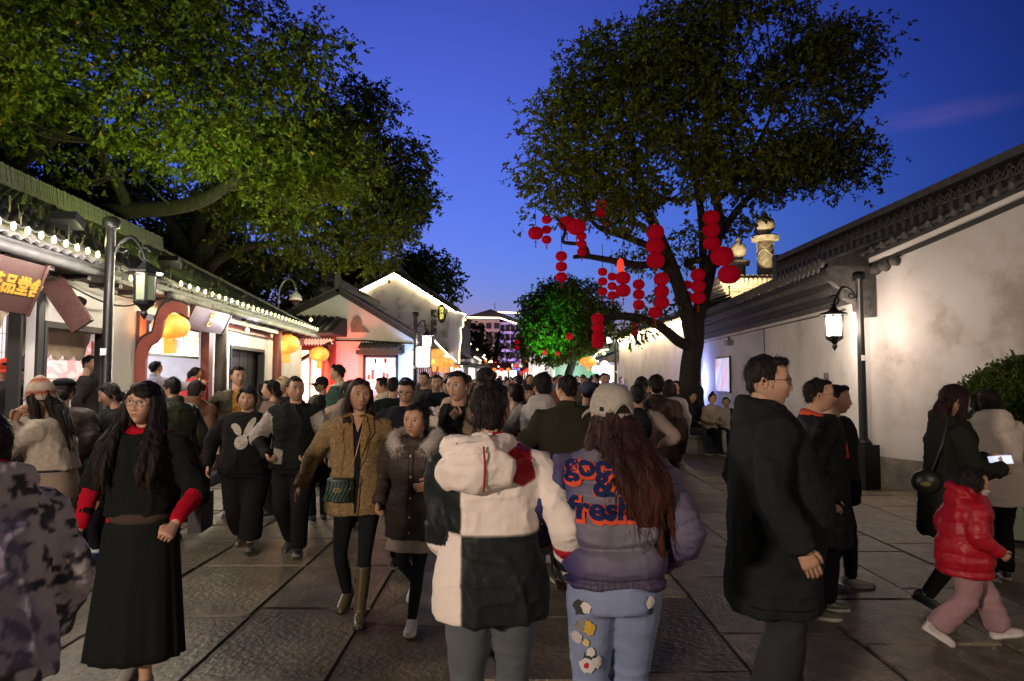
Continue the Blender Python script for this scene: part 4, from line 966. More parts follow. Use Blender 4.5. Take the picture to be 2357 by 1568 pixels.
# ------------------------------------------------------------------ stone memorial gateway beyond the right wall
def gateway():
    d = 30; o = pix(1735, 720, d); o.z = 0; T = thing('stone_gateway', 'floodlit carved stone gateway with urn topped pillars behind the right wall', 'gateway', o)
    L = lambda px, py: pix(px, py, d)-o
    zc = L(0,635).z; ze = L(0,655).z
    x0, x1 = L(1668,660).x, L(1800,640).x
    MB().bx(x0+.1, x1-.12, .2, 3, 2, ze-.32).build('wall', M['cream_stone'], T)
    MB().bx(x0+.9, x1-.3, .08, .199, ze-1.9, ze-.5).build('panel', M['cream_stone'], T)
    for k, (e, z) in enumerate(((.0,-.30),(.10,-.16),(.22,-.02),(.12,.30))):
        MB().bx(x0-e, x1+e, .1-e, 3, ze+z, ze+z+(.13 if k != 2 else .30)).build('cornice', M['cream_stone'], T)
    fl = MB().lathe([(.02,-.19),(.085,-.12),(.10,.1),(.06,.14)], n=8).mesh('flute', M['cream_stone'], True)
    n = int((x1-x0)/.2)
    for k in range(n): link('flute', fl, T, (x0+.1+.2*k, -.19, ze+.14))
    for px, zb, s in ((1699,598,.95),(1762,545,1.12)):
        dy_ = .9 if px > 1700 else 1.6; x = pix(px,600,d+dy_).x-o.x; z0 = ze+.40; zt = L(0,zb).z
        P_ = bpy.data.objects.new('pillar', None); COL.objects.link(P_); P_.parent = T; P_.location = (x, .9 if px > 1700 else 1.6, 0)
        MB().lathe([(.36*s,z0),(.33*s,z0+.1),(.31*s,zt-.05)], n=18).build('shaft', M['cream_stone'], P_, True)
        rl = MB()
        for j in range(9):
            zz = z0+.2+j*(zt-z0-.3)/9; c = [(.335*s*math.cos(t), .335*s*math.sin(t), zz+.11*math.sin(3*t+j*1.3)) for t in np.linspace(0,2*math.pi,25)]
            rl.tube(c, .014, 5, cap=False)
        rl.build('carved_relief', M['cream_stone'], P_, True)
        MB().lathe([(.34*s,zt-.05),(.55*s,zt+.0),(.58*s,zt+.16),(.50*s,zt+.22),(.30*s,zt+.24)], n=10).build('disc', M['cream_stone'], P_)
        MB().lathe([(.26*s,zt+.24),(.22*s,zt+.34),(.36*s,zt+.50),(.40*s,zt+.72),(.34*s,zt+.95),(.16*s,zt+1.08),(.12*s,zt+1.2),(.05*s,zt+1.34),(.01,zt+1.5)], n=16).build('urn', M['cream_stone'], P_, True)
    lamp('stone_flood', 'SPOT', (x0+.6,-3.5,3.6), (1,.78,.45), 2200, .3, T, (R(125),0,R(-12)), 100)
    lamp('stone_flood', 'SPOT', (x0-.6,-2.2,4.4), (1,.80,.5), 1100, .3, T, (R(150),0,R(-25)), 80)
gateway()
# ------------------------------------------------------------------ trees
def leaf_mesh(name, centers, radii, n_per, size, col_lo, col_hi, seed, mats, droop=.5, shell=.34):
    """leaves scattered through blobs (clumps); every leaf is a small bent blade"""
    r = np.random.default_rng(seed); C = []; K = len(centers)
    cnt = np.maximum(20, (n_per*np.array([rr[0]*rr[1]+rr[2]*rr[0] for rr in radii])/2).astype(int))
    idx0 = np.repeat(np.arange(K), np.maximum(4, cnt//7)); ns = len(idx0)
    v = r.normal(size=(ns,3)); v /= np.linalg.norm(v, axis=1, keepdims=True)
    rad = r.random(ns)**(shell); rad = rad*(1+.20*r.normal(size=ns).clip(-1,1.8))
    # sprigs: leaves gather on short twigs
    S = np.array(centers)[idx0] + v*rad[:,None]*np.array(radii)[idx0]
    per = r.integers(4, 11, ns); q = np.repeat(np.arange(ns), per); n = len(q); idx = idx0[q]
    ax = v*.8+r.normal(size=(ns,3))*.5; ax[:,2] -= droop*.5; ax /= np.linalg.norm(ax,axis=1,keepdims=True); along = r.random(n)[:,None]*size*1.9
    P = S[q] + ax[q]*along
    d = ax[q]*.7 + r.normal(size=(n,3))*.62; d[:,2] -= droop*.6; d /= np.linalg.norm(d, axis=1, keepdims=True)
    s = np.cross(d, r.normal(size=(n,3))); s /= np.linalg.norm(s, axis=1, keepdims=True)
    nn = np.cross(d, s)
    L = size*(.65+.7*r.random(n)); Wd = L*.24
    V = np.empty((n,4,3)); V[:,0] = P; V[:,1] = P+d*(L*.5)[:,None]+s*Wd[:,None]+nn*(L*.06)[:,None]; V[:,2] = P+d*L[:,None]-nn*(L*.08)[:,None]; V[:,3] = P+d*(L*.5)[:,None]-s*Wd[:,None]+nn*(L*.06)[:,None]
    me = bpy.data.meshes.new(name); me.vertices.add(n*4); me.vertices.foreach_set('co', V.reshape(-1))
    me.loops.add(n*4); me.loops.foreach_set('vertex_index', np.arange(n*4)); me.polygons.add(n)
    me.polygons.foreach_set('loop_start', np.arange(n)*4); me.update(calc_edges=True)
    t = (r.random(n)*.3 + r.random(ns)[q]*.35 + r.random(K)[idx]*.35)[:,None]; c = np.array(col_lo)*(1-t)+np.array(col_hi)*t
    br = r.random(n) < .025; c[br] = np.array(col_hi)*np.array([1.9,.9,.6])
    ca = me.color_attributes.new('col', 'FLOAT_COLOR', 'POINT'); full = np.ones((n*4,4)); full[:,:3] = np.repeat(c, 4, axis=0); ca.data.foreach_set('color', full.reshape(-1))
    me.materials.append(mats); return me
def in_poly(x, y, poly):
    c = False; j = len(poly)-1
    for i in range(len(poly)):
        (xi, yi), (xj, yj) = poly[i], poly[j]
        if (yi > y) != (yj > y) and x < (xj-xi)*(y-yi)/(yj-yi)+xi: c = not c
        j = i
    return c
def edge_dist(x, y, poly):
    b = 1e9; n = len(poly)
    for i in range(n):
        (ax, ay), (bx_, by) = poly[i], poly[(i+1) % n]; dx, dy = bx_-ax, by-ay
        t = max(0, min(1, ((x-ax)*dx+(y-ay)*dy)/(dx*dx+dy*dy+1e-9))); b = min(b, math.hypot(x-ax-t*dx, y-ay-t*dy))
    return b
def crown_blobs(poly_px, d, depth, n, rmin, rmax, seed, thin=0.0, holes=()):
    """fills a crown with clumps; its outline comes from the photograph, its thickness from the tree's own width"""
    rr = random.Random(seed); poly = [(pix(x, y, d).x, pix(x, y, d).z) for x, y in poly_px]
    hl = [((pix(x, y, d).x, pix(x, y, d).z), r_*d/FPX) for x, y, r_ in holes]
    xs = [p[0] for p in poly]; zs = [p[1] for p in poly]; C = []; Rr = []; tries = 0
    while len(C) < n and tries < 20000:
        tries += 1; x = rr.uniform(min(xs), max(xs)); z = rr.uniform(min(zs), max(zs))
        if not in_poly(x, z, poly): continue
        e = edge_dist(x, z, poly); r_ = rr.uniform(rmin, rmax)
        if e < r_*.55: r_ = max(rmin*.5, e*.95)
        if any(math.hypot(x-hx, z-hz) < hr+r_*.5 for (hx, hz), hr in hl): continue
        if rr.random() < thin: continue
        th = depth*math.sqrt(min(1, e/(depth*.9)+.05)); y = d + rr.uniform(-1, 1)*th
        k = y/d; C.append((x*k, y, CAM_H+(z-CAM_H)*k)); Rr.append((r_*rr.uniform(.9,1.35), r_*rr.uniform(.9,1.3), r_*rr.uniform(.6,.85)))
    return C, Rr
def limb(mb, pts, rads, n=9, sub=5): 
    p, r = smooth_path(pts, rads, sub); mb.tube(p, r, n)
def tree(name, label, base, limbs, blobs, n_per, leaf, lo, hi, seed, group=None, bark='bark', extra=None):
    T = thing(name, label, 'tree', base, 0, group); o = Vector(base); tr = MB()
    for pts, rads in limbs: limb(tr, [Vector(p)-o for p in pts], rads)
    # twigs from the limbs to the clumps
    tips = [Vector(p)-o for pts, rads in limbs for p in pts[1:]]; C, Rr = blobs; rr = random.Random(seed)
    for c in rr.sample(C, min(len(C), 70)):
        c = Vector(c)-o; t = min(tips, key=lambda q: (q-c).length)
        if (t-c).length < 4.5: 
            m = (t+c)/2+Vector((rr.uniform(-.2,.2), rr.uniform(-.2,.2), -.12*(t-c).length)); limb(tr, [t, m, c], [.035,.022,.008], 5, 3)
    tr.build('trunk', M[bark], T, True)
    me = leaf_mesh('crown', [tuple(Vector(c)-o) for c in C], Rr, n_per, leaf, lo, hi, seed, M['leaf'])
    link('crown', me, T); return T
# the tall lantern tree on the right
D1 = 16.6
poly = [(1290,90),(1350,55),(1430,60),(1500,25),(1520,-40),(1700,-90),(1850,-40),(1870,30),(1960,40),(2015,60),(2020,150),(1995,260),(2025,300),(2050,350),(2030,420),(1990,470),(1930,460),(1880,440),(1800,455),(1760,520),(1690,540),(1640,470),(1560,455),(1500,520),(1440,560),(1380,540),(1330,520),(1270,500),(1200,535),(1185,500),(1210,450),(1190,400),(1225,370),(1245,320),(1170,300),(1165,265),(1240,250),(1270,220),(1290,150)]
B1 = crown_blobs(poly, D1, 3.2, 190, .32, .92, 11, holes=((1560,440,14),(1330,330,9),(1690,475,16)))
for x, y, r_, dd in ((1500,600,.45,-.2),(1560,610,.35,.4),(1600,560,.4,.6),(1460,585,.35,0),(1470,745,.42,-.6),(1500,720,.36,-.6),(1440,765,.3,-.8),(1530,690,.36,-.2),(1400,500,.5,0),(1370,470,.5,.5),(1650,520,.5,.6),(1580,540,.4,-.4),(1690,500,.35,.2)):
    p = pix(x, y, D1+dd); B1[0].append(tuple(p)); B1[1].append((r_*1.2, r_, r_*.7))
def T1(x, y, dd=0): return tuple(pix(x, y, D1+dd))
bs = pix(1588, 1000, D1); bs.z = 0
limbs1 = [([(bs.x,D1,-.05), T1(1585,930), T1(1588,850), T1(1597,790), T1(1602,730)], [.46,.34,.30,.30,.24]),
    ([T1(1597,790), T1(1575,700,-.2), T1(1545,610,-.3), T1(1515,540,-.4), T1(1490,480,-.3), T1(1470,400,0), T1(1450,280,.2)], [.26,.22,.19,.17,.13,.09,.04]),
    ([T1(1602,740), T1(1625,660,.2), T1(1648,560,.3), T1(1660,520,.5), T1(1640,430,.6), T1(1620,330,.7), T1(1640,180,.8)], [.25,.2,.17,.15,.12,.09,.05]),
    ([T1(1615,700,.2), T1(1618,600,.5), T1(1612,480,.8), T1(1590,380,1), T1(1560,250,1.2)], [.15,.13,.12,.09,.05]),
    ([T1(1592,800), T1(1560,785,-.3), T1(1520,752,-.6), T1(1470,733,-.9), T1(1420,728,-1.1), T1(1370,742,-1.3)], [.17,.16,.14,.12,.1,.05]),
    ([T1(1560,640,-.3), T1(1520,610,-.5), T1(1470,610,-.7), T1(1410,600,-.9), T1(1350,590,-1.0), T1(1320,592,-1.1)], [.13,.12,.1,.085,.07,.05]),
    ([T1(1355,592,-1.0), T1(1345,565,-1.1), T1(1310,560,-1.2), T1(1295,555,-1.2), T1(1300,530,-1.2), T1(1280,500,-1)], [.06,.05,.05,.045,.04,.02]),
    ([T1(1535,590,-.3), T1(1500,570,-.4), T1(1440,545,-.5), T1(1390,530,-.6), T1(1360,505,-.6), T1(1340,450,-.6)], [.12,.11,.09,.07,.05,.03]),
    ([T1(1600,620,.2), T1(1580,605,.3), T1(1625,598,.3), T1(1655,610,.4)], [.08,.1,.1,.1]),
    ([T1(1655,545,.4), T1(1700,480,.5), T1(1750,430,.8), T1(1820,380,1)], [.13,.1,.07,.03]),
    ([T1(1640,470,.5), T1(1690,420,.4), T1(1760,300,.2), T1(1800,200,0)], [.1,.08,.05,.03]),
    ([T1(1600,450,.8), T1(1550,460,.6), T1(1500,440,.4), T1(1420,380,.2)], [.07,.06,.05,.02])]
limbs1 = [(p_, [q_*(.8 if q_ > .1 else .9) for q_ in r_]) for p_, r_ in limbs1]
tree('lantern_tree', 'tall dark camphor tree hung with strings of red lanterns', tuple(bs), limbs1, B1, 1500, .112, (.50,.58,.40), (2.0,1.95,1.1), 5)
# big lit camphor behind the shop roof, its neighbours behind
D2 = 13.5
poly = [(-260,-260),(420,-260),(600,-140),(640,-60),(700,20),(770,40),(800,70),(812,150),(760,190),(730,240),(790,300),(860,350),(880,400),(830,460),(760,470),(700,520),(640,500),(560,470),(490,440),(400,420),(330,410),(260,380),(200,430),(120,420),(30,390),(-60,380),(-300,350)]
B2 = crown_blobs(poly, D2, 3.4, 235, .35, .95, 21, holes=((185,262,20),(225,245,12),(440,440,14),(560,210,12),(330,360,12),(90,300,14)))
t2 = pix(40, 560, D2+1.5); t2.z = 0
def T2_(x, y, dd=0): return tuple(pix(x, y, D2+dd))
limbs2 = [([(t2.x-.4,D2+1.5,0), (t2.x-.2,D2+1.5,3.0), T2_(20,380,1.5), T2_(10,300,1.3), T2_(30,180,1), T2_(80,40,.8)], [.45,.40,.34,.3,.2,.12]),
    ([T2_(60,470,1.5), T2_(180,490,1.2), T2_(300,485,.8), T2_(400,478,.5), T2_(480,455,.2), T2_(560,400,0), T2_(680,330,-.3)], [.24,.2,.17,.15,.13,.1,.05]),
    ([T2_(20,380,1.5), T2_(130,300,1), T2_(230,220,.5), T2_(330,120,0), T2_(480,20,-.4)], [.26,.2,.15,.1,.05]),
    ([T2_(300,485,.8), T2_(260,400,.5), T2_(240,330,.3), T2_(320,240,0), T2_(420,180,-.3)], [.12,.1,.09,.06,.03])]
tree('camphor_tree', 'broad camphor lit yellow green from below over the left shops', tuple(t2), limbs2, B2, 1700, .098, (.4,.55,.35), (1.5,1.55,1.0), 6)
D3 = 20.5
poly = [(420,420),(520,380),(600,300),(700,250),(780,180),(830,178),(920,215),(925,260),(905,300),(985,360),(990,410),(1002,450),(985,500),(955,520),(950,560),(930,590),(860,640),(800,640),(740,600),(690,620),(640,610),(560,600),(500,560),(450,500)]
B3 = crown_blobs(poly, D3, 3.2, 160, .38, 1.0, 31, holes=((600,560,20),(500,520,25),(545,525,22)))
t3 = pix(462, 640, D3); t3.z = 0
def T3_(x, y, dd=0): return tuple(pix(x, y, D3+dd))
limbs3 = [([(t3.x,D3,0), T3_(462,630), T3_(465,590), T3_(480,560), T3_(520,520,-.2), T3_(545,470,-.3), T3_(590,400,-.4), T3_(680,320,-.5)], [.45,.36,.33,.25,.22,.2,.14,.06]),
    ([T3_(465,600), T3_(455,540,.2), T3_(470,490,.3), T3_(500,430,.3), T3_(520,360,.3)], [.24,.2,.15,.1,.05]),
    ([T3_(460,600), T3_(420,560,.3), T3_(390,510,.4), T3_(350,470,.5), T3_(300,440,.5)], [.22,.18,.14,.1,.05]),
    ([T3_(462,640), T3_(500,600,-.3), T3_(560,570,-.4), T3_(640,560,-.6), T3_(760,540,-.8), T3_(880,480,-1)], [.2,.15,.13,.1,.08,.04]),
    ([T3_(545,470,-.3), T3_(640,430,-.5), T3_(760,380,-.8), T3_(880,320,-1)], [.14,.11,.08,.04])]
tree('camphor_tree', 'forked camphor behind the shop roof with bare lower limbs', tuple(t3), limbs3, B3, 1150, .13, (.5,.7,.45), (1.5,1.6,1.0), 8)
D4 = 25.0
poly = [(-80,120),(120,180),(300,330),(420,430),(500,430),(560,560),(700,560),(800,640),(810,660),(740,640),(640,720),(560,660),(480,650),(380,600),(250,500),(0,440),(-100,400)]
B4 = crown_blobs(poly, D4, 3.0, 150, .5, 1.0, 41, thin=.2)
t4 = pix(560, 760, D4); t4.z = 0
limbs4 = [([tuple(t4), tuple(pix(565,690,D4)), tuple(pix(580,640,D4)), tuple(pix(620,600,D4))], [.35,.3,.2,.08]), ([tuple(pix(565,690,D4)), tuple(pix(500,620,D4)), tuple(pix(420,560,D4))], [.2,.14,.06])]
tree('dark_tree', 'unlit dark tree low behind the forked camphor', tuple(t4), limbs4, B4, 1000, .16, (.4,.5,.45), (.8,.85,.7), 9)
D5 = 38
poly = [(700,660),(760,600),(830,580),(900,600),(940,585),(1000,580),(1035,610),(1055,640),(1050,690),(1020,690),(950,650),(900,625),(830,660),(760,690)]
B5 = crown_blobs(poly, D5, 3.0, 90, .7, 1.2, 51)
t5 = pix(930, 760, D5); t5.z = 0
tree('dark_tree', 'round dark tree behind the tall lit gable', tuple(t5), [([tuple(t5), tuple(pix(930,690,D5)), tuple(pix(950,630,D5))], [.5,.4,.15]), ([tuple(pix(930,690,D5)), tuple(pix(860,630,D5))], [.3,.1])], B5, 560, .22, (.55,.7,.5), (1.1,1.2,.8), 10)
# green flood-lit tree down the street
D6 = 42
poly = [(1190,700),(1215,680),(1240,665),(1290,640),(1340,640),(1385,650),(1420,690),(1410,740),(1380,790),(1340,830),(1290,830),(1240,838),(1195,830),(1188,800),(1200,750)]
B6 = crown_blobs(poly, D6, 2.8, 120, .5, 1.0, 61)
t6 = pix(1312, 900, D6); t6.z = 0
T6 = tree('floodlit_tree', 'leafy tree lit bright green by a floodlight down the street', tuple(t6), [([tuple(t6), tuple(pix(1308,870,D6)), tuple(pix(1316,840,D6)), tuple(pix(1322,800,D6)), tuple(pix(1300,740,D6))], [.34,.26,.25,.2,.08]), ([tuple(pix(1318,830,D6)), tuple(pix(1350,790,D6)), tuple(pix(1370,740,D6))], [.18,.12,.05]), ([tuple(pix(1320,820,D6)), tuple(pix(1270,780,D6)), tuple(pix(1240,730,D6))], [.18,.12,.05])], B6, 700, .2, (.6,.75,.55), (1.2,1.25,.9), 12)
p = pix(1256, 880, D6-4.5)
floodlight('green floodlight under the far leafy tree', (p.x, p.y, 1.9), tuple(pix(1268,730,D6-1)), (.10,1,.13), 2100, 62, group=None)
p = pix(1340, 880, D6-3.5)
floodlight('green floodlight at the far trunk', (p.x, p.y, .5), tuple(pix(1314,850,D6)), (.06,1,.30), 700, 70, group=None)
D7 = 70
for i, (pl, lab) in enumerate((([(1060,740),(1080,735),(1110,760),(1140,790),(1150,850),(1060,850)], 'dark bushy tree before the hotel'), ([(1100,770),(1150,760),(1190,800),(1185,850),(1110,850)], 'leafless brown tree before the hotel balconies'))):
    B7 = crown_blobs(pl, D7+i*8, 3, 40 if i == 0 else 30, .7, 1.5, 71+i); t7 = pix(1100+i*40, 900, D7+i*8); t7.z = 0
    tree('dark_tree' if i == 0 else 'bare_tree', lab, tuple(t7), [([tuple(t7), (t7.x, t7.y, 4), (t7.x+.5, t7.y, 7)], [.4,.3,.1])], B7, 260 if i == 0 else 60, .3 if i == 0 else .22, (.5,.6,.5) if i == 0 else (1.6,.8,.6), (1,1,.8) if i == 0 else (2.2,1.1,.9), 14+i)
# topiary bush at the right edge
def bush():
    o = Vector((6.1, 7.5, 0)); T = thing('clipped_bush', 'big rounded clipped bush before the near right wall', 'bush', o)
    C = []; Rr = []; r = random.Random(3)
    for k in range(220):
        t = r.uniform(0, 2*math.pi); ph = math.asin(r.uniform(-.5, 1)); C.append((1.05*math.cos(t)*math.cos(ph), 1.0*math.sin(t)*math.cos(ph), 1.0+.80*math.sin(ph))); Rr.append((.17,.17,.14))
    link('foliage', leaf_mesh('foliage', C, Rr, 24000, .042, (.30,.55,.2), (.75,1.0,.4), 17, M['leaf'], droop=-.8), T)
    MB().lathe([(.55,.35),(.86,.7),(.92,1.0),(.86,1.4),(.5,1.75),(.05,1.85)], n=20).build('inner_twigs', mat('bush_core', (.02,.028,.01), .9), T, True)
    MB().tube([(0,0,0),(0,0,.6)], .12, 8).build('stem', M['bark'], T)
bush()

# ------------------------------------------------------------------ red lanterns hung in the big tree
M['lantern'] = mat('lantern_cloth', (.50,.004,.024), .8, var=.15, vscale=4, transl=.25, spec=.1)
EL = MATS['lantern_cloth'].node_tree.nodes['Principled BSDF']; EL.inputs['Emission Color'].default_value = (1,.004,.035,1); EL.inputs['Emission Strength'].default_value = .09
_rl = {}
def red_mesh(r):
    key = round(r, 2)
    if key not in _rl:
        pr = [(r*max(.16, math.cos(t)**.75), r*.88*math.sin(t)) for t in np.linspace(-1.5, 1.5, 13)]
        _rl[key] = (MB().lathe(pr, n=56, lobes=14, la=.06).mesh('shade', M['lantern'], True), MB().lathe([(r*.2,r*.84),(r*.22,r*.93),(.01,r*.94)], n=10).mesh('cap', M['gold']),
                    MB().tube([(0,0,-r*.86),(0,0,-r*1.3)], .006, 4).lathe([(.02,-r*1.12),(.035,-r*1.2),(.02,-r*1.28)], n=8).tube([(0,0,-r*1.3),(0,0,-r*2.0)], .014, 5).mesh('tassel', mat('tassel_%s' % key, (.5,.02,.02), .8)))
    return _rl[key]
def lantern_string(px, ys, rpx, dd, label):
    d = D1+dd; p = pix(px, ys[0], d); T = thing('lantern_string', label, 'lantern string', p, 0, 'red lantern strings in the big tree')
    r = rpx*d/FPX; a, b, c = red_mesh(r)
    for k, y in enumerate(ys):
        q = pix(px, y, d); n = bpy.data.objects.new('lantern', None); COL.objects.link(n); n.parent = T; n.location = Vector((0,0,q.z-p.z)); n.rotation_euler = (float(rng.uniform(-.05,.05)), float(rng.uniform(-.06,.06)), float(rng.uniform(0,6)))
        link('shade', a, n); link('cap', b, n)
    z = pix(px, ys[-1], d).z-p.z
    link('tassel', c, T, (0,0,z)); MB().tube([(0,0,r*.9),(0,0,r*.9+.55)], .007, 4).build('cord', M['cable'], T)
LS = [(1258,(506,529,552),11,-1.2,'three small red lanterns at the crown\'s far left tip'),(1233,(537,),17,-1.4,'single round red lantern beside the far left tip string'),
 (1305,(515,),19,-1.0,'first of two fat red lanterns under the left crown'),(1327,(523,),21,-1.5,'second fat red lantern overlapping its twin under the left crown'),
 (1339,(544,562,580),11.5,-1.2,'three red lanterns hanging by the broken limb'),(1384,(470,491),13,-.3,'two red lanterns high in the crown\'s middle left'),(1292,(590,614,638),13,-1.6,'three red lanterns hanging lowest on the far left against the sky'),
 (1387,(626,648,671),11,-.9,'three small red lanterns left of the halved lantern'),(1409,(637,659,680),10.5,-.7,'three small red lanterns touching the halved lantern string'),(1434,(640,669),16,-1.1,'two big red lanterns under a torn half lantern'),
 (1470,(655,678,702),13,-.6,'three red lanterns low between trunk limb and crown'),(1508,(535,567,600),20,-1.0,'three large red lanterns on the left limb'),(1522,(643,671,697),17,-.9,'three large red lanterns under the left limb'),
 (1508,(720,),15,-1.2,'single red lantern below the string of three on the left limb'),(1637,(501,530,560),18.5,-.7,'three large red lanterns on the right stem'),(1662,(590,),25,-1.0,'largest flattened red lantern right of the trunk'),
 (1678,(632,),24,-1.0,'fat red lantern beside the stone pillar'),(1606,(633,659,686),16,-.6,'three red lanterns in the trunk fork'),(1581,(656,680),11,.6,'two red lanterns behind the left trunk limb'),
 (1560,(672,688),9,.7,'two tiny red lanterns behind the trunk fork'),(1376,(734,755,776,791),14,-1.6,'four red lanterns hanging from the lowest limb end'),(1461,(742,755,768),8.5,2.5,'three small red lanterns before the warm lit eave'),
 (1533,(632,),8,.3,'one small red lantern peeping out behind the left limb'),(1400,(516,),9,.2,'one small red lantern half hidden in the crown')]
for l in LS: lantern_string(*l)
T_ = thing('torn_lantern', 'torn half red lantern glowing above two big red lanterns', 'lantern', pix(1428, 612, D1-1.1)); 
MB().lathe([(.03,-.17),(.12,-.12),(.16,0),(.12,.12),(.03,.17)], n=10, sx=.55).build('shade', E['lantern_red'], T_, True)
for px, py, d, rp in ((1190,787,40,6),(1310,775,39,9),(1253,811,40,8),(1283,814,40,6),(1266,828,43,5),(1190,800,40,6),(1369,757,39,5),(1243,829,43,6)):
    q = pix(px, py, d); r = rp*d/FPX; nn_ = globals().setdefault('nn_', 0); T = thing('red_lantern', ('upper small red lantern at the far left of','larger red lantern in the middle of','red lantern low on the left half of','red lantern low in the middle of','tiny red lantern lowest on the right half of','lower small red lantern at the far left of','tiny red lantern high on the right edge of','tiny red lantern lowest on the left half of')[nn_]+' the green lit tree', 'lantern', q, 0, 'red lanterns in the green lit tree'); nn_ += 1
    a, b, c = red_mesh(r); link('shade', a, T); link('cap', b, T)
# ------------------------------------------------------------------ people
from mathutils.bvhtree import BVHTree
_perm = np.random.default_rng(99).random(4096*4)
def vnoise(P, s, seed=0):
    """smooth value noise 0..1 at points P*s"""
    Q = np.asarray(P)*s + 100.0; I = np.floor(Q).astype(np.int64); f = Q-I; f = f*f*(3-2*f); out = 0
    for dx in (0,1):
        for dy in (0,1):
            for dz in (0,1):
                h = ((I[:,0]+dx)*73856093 ^ (I[:,1]+dy)*19349663 ^ (I[:,2]+dz)*83492791 ^ seed*2654435) % 16384
                w = (f[:,0] if dx else 1-f[:,0])*(f[:,1] if dy else 1-f[:,1])*(f[:,2] if dz else 1-f[:,2]); out = out + w*_perm[h]
    return out
def sst(a, b, x): t = np.clip((x-a)/(b-a), 0, 1); return t*t*(3-2*t)
CM = {}
CM['cloth'] = mat('cloth', (1,1,1), .92, var=.12, vscale=30, attr='col', bump=.45, bscale=70, bdist=.006, spec=.10)
CM['nylon'] = mat('nylon', (1,1,1), .55, var=.06, vscale=10, attr='col', bump=.5, bscale=26, bdist=.01, spec=.14)
CM['satin'] = mat('satin', (1,1,1), .42, var=.08, vscale=10, attr='col', bump=.6, bscale=26, bdist=.012, spec=.4)
CM['leather'] = mat('leather', (1,1,1), .38, var=.2, vscale=20, attr='col', bump=.3, bscale=80, bdist=.004)
CM['denim'] = mat('denim', (1,1,1), .88, var=.16, vscale=14, attr='col', bump=.35, bscale=120, bdist=.004)
CM['knit'] = mat('knit', (1,1,1), .95, var=.25, vscale=60, attr='col', bump=.8, bscale=110, bdist=.008, spec=.1)
CM['tweed'] = mat('tweed', (1,1,1), .95, vscale=105, stretch=(.55,.55,1.5), bump=.9, bscale=110, bdist=.01, attr='col', ramp=((.36,(.42,.35,.26)),(.47,(.74,.65,.5)),(.56,(.95,.86,.66)),(.68,(1.25,1.13,.9))))
CM['hair'] = mat('hair', (1,1,1), .6, var=.35, vscale=26, stretch=(5,5,.5), attr='col', bump=.8, bscale=20, bdist=.01, spec=.18)
CM['fur'] = mat('fur', (1,1,1), .95, var=.25, vscale=40, attr='col', sheen=.4)
CM['skin'] = mat('skin', (1,1,1), .5, var=.05, vscale=25, attr='col', spec=.4)
PSK = MATS['skin'].node_tree.nodes['Principled BSDF']; PSK.inputs['Subsurface Weight'].default_value = .12; PSK.inputs['Subsurface Radius'].default_value = (.012,.005,.003)
CM['c_cloth'] = mat('crowd_cloth', (1,1,1), .85, var=.15, vscale=9, objcol=True, bump=.4, bscale=30, bdist=.01)
SKIN = (.47, .275, .18); HAIRC = (.016, .012, .011)
JOBS = []
def job(name, parent, raw, m, col, voxel=.012, smooth=4, disp=None, colfn=None, label=None, kind=None):
    JOBS.append(dict(name=name, parent=parent, raw=raw, m=m, col=col, voxel=voxel, smooth=smooth, disp=disp, colfn=colfn, label=label)); return JOBS[-1]
def finish(me, V, col, colfn, m):
    n = len(me.vertices); c = np.ones((n,4)); c[:,:3] = colfn(V) if colfn else col
    ca = me.color_attributes.new('col', 'FLOAT_COLOR', 'POINT'); ca.data.foreach_set('color', c.reshape(-1))
    me.materials.clear(); me.materials.append(m); me.polygons.foreach_set('use_smooth', np.ones(len(me.polygons), bool)); me.update()
def add_strands(me, n, style='', cnt=900):
    """loose strands that break the outline of a head of hair"""
    V = np.empty(n*3); me.vertices.foreach_get('co', V); V = V.reshape(-1,3); N = np.empty(n*3); me.vertices.foreach_get('normal', N); N = N.reshape(-1,3)
    q = np.random.default_rng(n); i = q.integers(0, n, cnt); p, m = V[i], N[i]; H_ = np.ptp(V[:,2]); d = np.array((0,0,-1.0))-m*(m@np.array((0,0,-1.0)))[:,None]; d /= np.linalg.norm(d,axis=1,keepdims=True)+1e-6; d = d+q.normal(size=d.shape)*.30; L = (q.random(cnt)*.5+.5)[:,None]*(min(.11, H_*.22) if 'long' in style or style in ('parted','shoulder') else .035)
    a = p+m*.001; b = p+d*L*.5+m*.006; c = p+d*L+m*(.004+.012*q.random(cnt))[:,None]; s_ = np.cross(d, m); s_ /= np.linalg.norm(s_,axis=1,keepdims=True)+1e-6; w = .0016
    W = np.stack([a-s_*w, a+s_*w, b+s_*w*.8, b-s_*w*.8, c],1).reshape(-1,3); F = []
    me2 = bpy.data.meshes.new('hair'); f0 = [tuple(pp.vertices) for pp in me.polygons]; 
    for k in range(cnt): o_ = n+5*k; F += [(o_,o_+1,o_+2,o_+3),(o_+3,o_+2,o_+4)]
    me2.from_pydata([tuple(v) for v in np.concatenate([V,W])], [], f0+F); return me2
